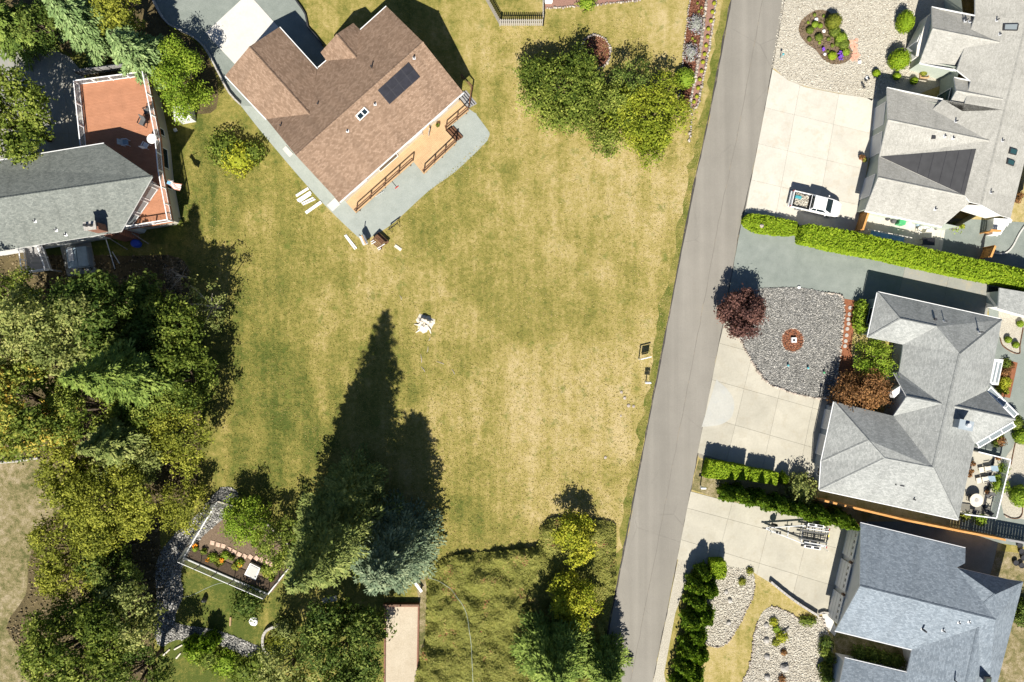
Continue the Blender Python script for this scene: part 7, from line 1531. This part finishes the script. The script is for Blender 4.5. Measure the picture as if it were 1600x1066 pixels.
PC = 'dark chairs round the patio table'
for x, y, a in ((1512, 777, 10), (1519, 798, 75), (1538, 797, 130), (1541, 773, 220)): chair('patio_chair', 'dark chair drawn up to the round patio table', x, y, z, R(a), 'dark_trim', 'mesh_dark', 0.9, PC)
def lounger(px, py, rz, label):
    p = W(px, py, z); o = empty('patio_lounger', p, label, 'lounger', 'loungers on the railed patio'); o.rotation_euler.z = rz
    def B(nm, c, s, m, ry=0): MB().box(c, s, 0, 0, 0, ry).build(nm, M[m], o, local=True)
    B('seat', (0.05, 0, 0.32), (0.62, 0.6, 0.08), 'cream_fabric'); B('backrest', (-0.48, 0, 0.55), (0.6, 0.58, 0.07), 'spa_cover', 0.75); B('footrest', (0.68, 0, 0.26), (0.5, 0.56, 0.07), 'cream_fabric')
    for x in (-.3, .4):
        for y in (-.28, .28): B('leg', (x, y, 0.14), (.05, .05, .3), 'dark_trim')
    for y in (-.34, .34): B('armrest', (0.0, y, 0.5), (.6, .06, .05), 'dark_trim')
lounger(1541, 732, R(-170), 'reclining lounger on the railed patio, the one towards the house prow'); lounger(1537, 748, R(-168), 'reclining lounger on the railed patio, the one towards the round table')
for i, (x, y) in enumerate(((1520, 725), (1517, 736), (1514, 742))): pot('flower_pot', 'white flower box at the house wall on the patio', x, y, 0.2, 0.35, 'white_paint', 'leaf_rust', z, 20+i, 'flower boxes on the railed patio')
pot('flower_pot', 'red flower pot at the corner of the railed patio', 1560, 716, 0.16, 0.3, 'terracotta', 'leaf_rust', z, 25); pot('flower_pot', 'orange pot on the patio rail side by the table', 1543, 769, 0.16, 0.3, 'terracotta', 'leaf_rust', z, 26)
for k in range(4):
    a = W(1548+9*k, 606+13*k, 2.2)
pr = empty('prow_canopy', W(1560, 630), 'white framed glass canopy along the prow of the grey house', 'canopy')
for (a, b) in (((1542, 610), (1585, 653)), ((1583, 659), (1525, 693))):
    A, B = W(*a, 2.3), W(*b, 2.3); d = (B-A).normalized(); nn = Vector((d.y, -d.x, 0)); nn = nn if nn.x > 0 or abs(nn.x) < .3 and nn.y < 0 else -nn
    for s in (0.0, 0.5): MB().beam(A+nn*s, B+nn*s, 0.1, 0.1).build('rail', M['white_vinyl'], pr)
    for k in range(4): p = A.lerp(B, 0.02+0.32*k); MB().beam(p, p+nn*0.5, 0.08, 0.08).build('rafter', M['white_vinyl'], pr)
    for k in range(3): p, q = A.lerp(B, 0.04+0.32*k), A.lerp(B, 0.32+0.32*k); MB().prism([p+nn*.06, q+nn*.06, q+nn*.44, p+nn*.44], 2.3, 2.32).build('pane', M['glass_pale'], pr)
    for k in (0.0, 1.0): p = A.lerp(B, k)+nn*0.5; MB().box((p.x, p.y, 1.15), (0.1, 0.1, 2.3)).build('post', M['white_vinyl'], pr)
BKT = 'pots and rounds in the dry back yard'
for i, (x, y) in enumerate(((1594, 852), (1597, 862), (1588, 880), (1597, 884), (1600, 872))): pot('flower_pot', 'dark nursery pot in the dry back yard', x, y, 0.28, 0.35, 'dark_trim', None, 0.0, 30+i, BKT)
for i, (x, y, w, d) in enumerate(((1366, 826, 1.0, 0.7), (1381, 829, 0.9, 0.6))): p = W(x, y, .7); MB().box((p.x, p.y, 0.35), (w, d, 0.7), R(-13)).thing('utility_box', M['spa_cover'], ('grey green utility box behind the blue roof', 'smaller grey box beside the utility box')[i], 'box', bevel=0.03)
# driftwood logs in the pebbles, bits in the bottom garden
for i, (x0, y0, x1, y1) in enumerate(((1213, 998, 1232, 980),)): MB().tube([W(x0, y0)+Vector((0, 0, .15)), W((x0+x1)/2, (y0+y1)/2-1)+Vector((0, 0, .2)), W(x1, y1)+Vector((0, 0, .14))], [0.12, 0.14, 0.07], 7).thing('driftwood_log', M['grey_wood'], 'grey driftwood log between the golden plants', 'log')
for i, (x0, y0, x1, y1) in enumerate(((273, 1014, 293, 1003), (255, 1024, 266, 1014), (276, 1028, 283, 1020))): MB().tube([W(x0, y0)+Vector((0, 0, .1)), W(x1, y1)+Vector((0, 0, .1))], [0.1, 0.07], 6).thing('log', M['driftwood'], 'pale log at the foot of the stone path', 'log', 'logs at the foot of the stone path')
ng = W(321, 936); MB().lathe((ng.x, ng.y, 0), [(0.2, 0), (0.3, 0.2), (0.22, 0.5), (0.08, 0.7)], 8).thing('garden_ornament', M['dark_trim'], 'small dark ornament on the small garden lawn', 'ornament')
lg = W(360, 970); MB().tube([lg+Vector((0, -.5, .08)), lg+Vector((.05, .4, .08))], 0.1, 6).thing('log', M['raw_wood'], 'orange brown log on the small garden lawn', 'log')
tb2 = empty('garden_bench', W(515, 935), 'grey bench in the shade of the dark tree', 'bench'); p = W(515, 937, .45); MB().box((p.x, p.y, 0.45), (1.5, 0.5, 0.06), R(12)).build('seat', M['stone_grey'], tb2)
for s in (-.55, .55): MB().box((p.x+s*math.cos(R(12)), p.y+s*math.sin(R(12)), 0.21), (0.12, 0.4, 0.42), R(12)).build('leg', M['stone_grey'], tb2)
kb = empty('bench', W(857, 3), 'white box seat at the corner of the picket fence', 'seat'); MB().box(W(857, 4)+Vector((0, 0, .4)), (0.8, 0.4, 0.1)).build('top', M['white_paint'], kb); MB().box(W(857, 4)+Vector((0, 0, .18)), (0.7, 0.3, 0.36)).build('base', M['white_paint'], kb)
# fence along the west clearing
MB().tube([W(-20, 724)+Vector((0, 0, .25)), W(30, 720)+Vector((0, 0, .25)), W(62, 715)+Vector((0, 0, .25))], 0.13, 8).thing('log_rail', M['grey_wood'], 'long grey log lying along the edge of the dry clearing', 'log')
# ---------------------------------------------------------------- pickup
def loft(st, cap=True):
    """stations: list of closed rings (same count) of points"""
    n = len(st[0]); v = [p for s in st for p in s]
    f = [(i*n+k, i*n+(k+1) % n, (i+1)*n+(k+1) % n, (i+1)*n+k) for i in range(len(st)-1) for k in range(n)]
    if cap: f += [tuple(range(n-1, -1, -1)), tuple((len(st)-1)*n+k for k in range(n))]
    return v, f
def pickup():
    c = W(1275, 318.5, 0.9); root = empty('pickup_truck', Vector((c.x, c.y, 0.03)), 'white extended cab pickup with yard waste in its bed on the bright driveway', 'truck'); root.rotation_euler.z = R(-13)
    def ring(x, w, z0, z1, ch=0.1, tuck=0.93): return [(x, -w*tuck, z0), (x, w*tuck, z0), (x, w, z0+0.22), (x, w, z1-ch), (x, w-ch*0.7, z1), (x, -w+ch*0.7, z1), (x, -w, z1-ch), (x, -w, z0+0.22)]
    def part(name, m, mat, parent=root, bevel=0, smooth=False): return m.build(name, M[mat], parent, bevel, smooth, local=True)
    # lower body: cab floor to nose
    st = [ring(-0.62, 0.86, 0.36, 1.05), ring(0.2, 0.87, 0.36, 1.06), ring(1.15, 0.87, 0.36, 1.06), ring(1.5, 0.86, 0.38, 1.05, 0.12), ring(1.9, 0.85, 0.42, 1.01, 0.16), ring(2.3, 0.80, 0.42, 0.95, 0.2), ring(2.52, 0.70, 0.44, 0.86, 0.2), ring(2.6, 0.56, 0.48, 0.74, 0.12)]
    v, f = loft(st); body = part('body', MB().add(v, f), 'car_paint')
    # hood crease panel
    part('hood', MB().add([(1.64, -.70, 1.045), (1.64, .70, 1.045), (2.32, .58, .962), (2.32, -.58, .962), (1.64, -.70, 1.02), (1.64, .70, 1.02), (2.32, .58, .93), (2.32, -.58, .93)], [(3, 2, 1, 0)[::-1], (4, 5, 6, 7)[::-1], (0, 4, 5, 1), (1, 5, 6, 2), (2, 6, 7, 3), (3, 7, 4, 0)]), 'car_paint', body)
    # bed: sill, floor, walls
    v, f = loft([ring(-2.48, 0.85, 0.40, 0.70, 0.02), ring(-0.64, 0.86, 0.38, 0.70, 0.02)]); bed = part('bed', MB().add(v, f), 'car_paint')
    for s in (-1, 1):
        part('bed_wall', MB().box((-1.55, s*0.81, 0.9), (1.86, 0.10, 0.44)), 'car_paint', bed, 0.02); part('bed_rail', MB().box((-1.55, s*0.81, 1.135), (1.8, 0.08, 0.03)), 'dark_trim', bed)
    part('tailgate', MB().box((-2.46, 0, 0.9), (0.07, 1.52, 0.42)), 'car_paint', bed, 0.02); part('bulkhead', MB().box((-0.67, 0, 0.9), (0.06, 1.52, 0.44)), 'dark_trim', bed); part('bed_liner', MB().box((-1.56, 0, 0.71), (1.7, 1.48, 0.02)), 'dark_trim', bed)
    # greenhouse
    A = [(-0.58, -.80, 1.04), (-0.58, .80, 1.04), (1.62, .78, 1.04), (1.62, -.78, 1.04)]; B = [(-0.40, -.62, 1.60), (-0.40, .62, 1.60), (0.70, .60, 1.60), (0.70, -.60, 1.60)]
    Bm = [(-0.45, -.68, 1.56), (-0.45, .68, 1.56), (0.80, .66, 1.55), (0.80, -.66, 1.55)]
    cab = part('cab', MB().add(A+Bm+B, [(0, 3, 2, 1), (8, 9, 10, 11)]+[(i, (i+1) % 4, 4+(i+1) % 4, 4+i) for i in range(4)]+[(4+i, 4+(i+1) % 4, 8+(i+1) % 4, 8+i) for i in range(4)]), 'car_paint')
    def glass(name, i, j, u0, u1, v0, v1, push, mat='glass_dark'):
        a, b, c_, d = [Vector(x) for x in (A[i], A[j], Bm[j], Bm[i])]
        q = [(a.lerp(b, u)).lerp(d.lerp(c_, u), v_) for u, v_ in ((u0, v0), (u1, v0), (u1, v1), (u0, v1))]; n = (q[1]-q[0]).cross(q[3]-q[0]).normalized(); n = n if n.dot(Vector((sum(p.x for p in q)/4-0.4, sum(p.y for p in q)/4, 0.3))) > 0 else -n
        q2 = [p+n*push for p in q]; q1 = [p-n*0.01 for p in q]; m = MB().add(q1+q2, [(4, 5, 6, 7), (0, 1, 5, 4), (1, 2, 6, 5), (2, 3, 7, 6), (3, 0, 4, 7)]); return part(name, m, mat, cab)
    glass('windshield', 2, 3, 0.05, 0.95, 0.05, 0.98, 0.012, 'glass_dark'); glass('rear_window', 0, 1, 0.08, 0.92, 0.12, 0.92, 0.012)
    for i, j in ((1, 2), (3, 0)):
        s = (lambda u: u) if i == 1 else (lambda u: 1-u)
        for u0, u1 in ((0.05, 0.29), (0.33, 0.80)): glass('side_window', i, j, min(s(u0), s(u1)), max(s(u0), s(u1)), 0.10, 0.92, 0.012)
    for s in (-1, 1):
        mr = part('mirror', MB().box((1.05, s*0.98, 1.08), (0.12, 0.2, 0.15)), 'car_paint', body, 0.03); part('door_handle', MB().box((0.05, s*0.875, 0.93), (0.14, 0.03, 0.03)), 'dark_trim', body)
        part('headlight', MB().box((2.44, s*0.56, 0.72), (0.16, 0.26, 0.14), s*-0.35), 'glass_pale', body, 0.02); part('taillight', MB().box((-2.5, s*0.79, 0.85), (0.05, 0.12, 0.26)), 'tail_red', bed)
        for x in (-1.50, 1.72):
            m = MB(); r = 0.35; prof = [(0.0, r*0.72), (0.015, r*0.95), (0.06, r), (0.17, r), (0.215, r*0.95), (0.23, r*0.72)]; n = 20
            v = [(x+q*math.cos(2*math.pi*k/n), s*(0.64+t), 0.35+q*math.sin(2*math.pi*k/n)) for t, q in prof for k in range(n)]
            fc = [(i*n+k, i*n+(k+1) % n, (i+1)*n+(k+1) % n, (i+1)*n+k) for i in range(len(prof)-1) for k in range(n)]+[tuple(range(n)), tuple((len(prof)-1)*n+k for k in range(n))]
            wh = part('wheel', m.add(v, fc), 'rubber'); m2 = MB(); v = [(x+q*math.cos(2*math.pi*k/12), s*(0.64+t), 0.35+q*math.sin(2*math.pi*k/12)) for t, q in ((0.2, 0.22), (0.235, 0.22), (0.225, 0.05)) for k in range(12)]
            part('rim', m2.add(v, [(i*12+k, i*12+(k+1) % 12, (i+1)*12+(k+1) % 12, (i+1)*12+k) for i in range(2) for k in range(12)]+[tuple(24+k for k in range(12))]), 'galvanised', wh)
    part('front_bumper', MB().box((2.56, 0, 0.5), (0.14, 1.35, 0.18)), 'car_paint', body, 0.04); part('rear_bumper', MB().box((-2.58, 0, 0.5), (0.14, 1.62, 0.18)), 'galvanised', bed, 0.03); part('grille', MB().box((2.585, 0, 0.68), (0.03, 0.8, 0.12)), 'dark_trim', body)
    # yard waste load
    rng = np.random.default_rng(8); k = 620; P = np.stack([rng.uniform(-2.2, -0.85, k), rng.uniform(-0.62, 0.62, k), np.zeros(k)], 1); z = 0.78+0.22*rng.uniform(0, 1, k)
    a = root.rotation_euler.z; X = c.x+P[:, 0]*math.cos(a)-P[:, 1]*math.sin(a); Y = c.y+P[:, 0]*math.sin(a)+P[:, 1]*math.cos(a)
    o = rocks_at('yard_waste', np.zeros((k, 2)), rng.uniform(0.05, 0.16, k), 'pebble_tan', 8, 0.5, kind='stuff')
    me = o.data; co = np.zeros(len(me.vertices)*3, np.float32); me.vertices.foreach_get('co', co); co = co.reshape(-1, 8, 3); off = np.stack([X, Y, z-0.02], 1)-np.array([c.x, c.y, 0.0]); co += off[:, None, :]; me.vertices.foreach_set('co', co.ravel()); me.update(); o.location = (c.x, c.y, 0.0); tag(o, 'pale branches and rubbish heaped in the pickup bed', 'yard waste')
    q = MB().box((0, 0, 0.12), (0.62, 0.28, 0.24), 0).thing('crate', M['teal_plastic'], 'teal box among the waste in the pickup bed', 'box', bevel=0.02); lx, ly = -1.95, 0.22; q.location = (c.x+lx*math.cos(a)-ly*math.sin(a), c.y+lx*math.sin(a)+ly*math.cos(a), 0.86); q.rotation_euler.z = a
pickup()
# ---------------------------------------------------------------- boat trailer
def trailer():
    p = W(1193, 825, 0.5); root = empty('boat_trailer', Vector((p.x, p.y, 0.03)), 'empty galvanised boat trailer on the concrete driveway', 'trailer'); root.rotation_euler.z = R(-9)
    def part(name, m, mat, parent=root, bevel=0): return m.build(name, M[mat], parent, bevel, False, local=True)
    z = 0.5
    part('coupler', MB().box((0.05, 0, z+0.02), (0.36, 0.12, 0.14)), 'black_metal', bevel=0.02)
    for s in (-1, 1):
        part('tongue_rail', MB().beam((0.2, s*0.04, z), (4.0, s*0.90, z), 0.09, 0.13), 'galvanised'); part('side_rail', MB().beam((3.98, s*0.90, z), (6.65, s*0.90, z), 0.09, 0.13), 'galvanised')
        part('bunk', MB().beam((3.6, s*0.42, z+0.22), (6.55, s*0.45, z+0.24), 0.14, 0.07), 'mesh_dark'); part('bunk', MB().beam((4.2, s*0.70, z+0.3), (6.5, s*0.72, z+0.32), 0.10, 0.05), 'galvanised')
        part('guide_post', MB().tube([(6.4, s*0.95, z), (6.4, s*1.12, z), (6.45, s*1.12, z+0.9)], 0.025, 6), 'white_vinyl'); part('tail_lamp', MB().box((6.62, s*0.92, z+0.1), (0.06, 0.2, 0.12)), 'tail_red')
        fd = part('fender', MB().box((5.15, s*1.12, 0.74), (1.7, 0.30, 0.05)), 'white_vinyl', bevel=0.015)
        part('step', MB().box((4.15, s*1.1, 0.55), (0.25, 0.25, 0.04)), 'black_metal', fd); part('tread', MB().box((5.55, s*1.12, 0.772), (0.6, 0.2, 0.012)), 'black_metal', fd); part('tread', MB().box((4.72, s*1.12, 0.772), (0.6, 0.2, 0.012)), 'black_metal', fd)
        for x in (4.75, 5.55):
            m = MB(); n = 16; v = [(x+q*math.cos(2*math.pi*k/n), s*(1.03+t), 0.33+q*math.sin(2*math.pi*k/n)) for t, q in ((0, 0.2), (0, 0.3), (0.03, 0.33), (0.16, 0.33), (0.19, 0.3), (0.19, 0.2)) for k in range(n)]
            wh = part('wheel', m.add(v, [(i*n+k, i*n+(k+1) % n, (i+1)*n+(k+1) % n, (i+1)*n+k) for i in range(5) for k in range(n)]+[tuple(range(n)), tuple(5*n+k for k in range(n))]), 'rubber')
    for x, w in ((2.55, 0.55), (4.0, 0.88), (4.55, 0.88), (5.2, 0.88), (5.9, 0.88), (6.6, 0.88)):
        part('crossmember', MB().beam((x, -w, z-0.03), (x, w, z-0.03), 0.08, 0.09), 'galvanised' if x < 4.2 else 'black_metal')
        if x > 3.5:
            for s in (-1, 1): part('bunk_bracket', MB().box((x, s*0.43, z+0.1), (0.07, 0.07, 0.2)), 'galvanised')
    part('keel_rail', MB().beam((2.3, 0, z+0.06), (6.5, 0, z+0.06), 0.08, 0.08), 'black_metal')
    for x in (3.0, 4.0, 5.2, 6.55): part('keel_roller', MB().tube([(x, -0.14, z+0.2), (x, 0.14, z+0.2)], 0.07, 8), 'black_metal')
    part('winch_post', MB().beam((1.0, 0, z), (1.15, 0, z+1.05), 0.09, 0.09), 'galvanised'); part('winch', MB().box((1.05, 0, z+0.95), (0.24, 0.26, 0.2)), 'black_metal', bevel=0.03); part('bow_stop', MB().box((1.3, 0, z+1.05), (0.12, 0.3, 0.16)), 'black_metal')
    part('jack', MB().tube([(0.7, -0.2, 0.05), (0.7, -0.2, z+0.55)], 0.045, 8), 'galvanised'); part('jack_wheel', MB().tube([(0.7, -0.26, 0.1), (0.7, -0.14, 0.1)], 0.1, 10), 'rubber'); part('jack_handle', MB().tube([(0.7, -0.2, z+0.52), (0.55, -0.42, z+0.56)], 0.018, 5), 'black_metal')
    sp = MB(); n = 16; v = [(1.0+q*math.cos(2*math.pi*k/n), 0.42+t, 0.62+q*math.sin(2*math.pi*k/n)) for t, q in ((0, 0.18), (0.0, 0.29), (0.05, 0.33), (0.14, 0.33), (0.19, 0.29), (0.19, 0.18)) for k in range(n)]
    part('spare_wheel', sp.add(v, [(i*n+k, i*n+(k+1) % n, (i+1)*n+(k+1) % n, (i+1)*n+k) for i in range(5) for k in range(n)]+[tuple(range(n)), tuple(5*n+k for k in range(n))]), 'rubber')
    part('marker', MB().box((6.7, 0.3, z), (0.1, 0.35, 0.1)), 'yellow_plastic')
trailer()
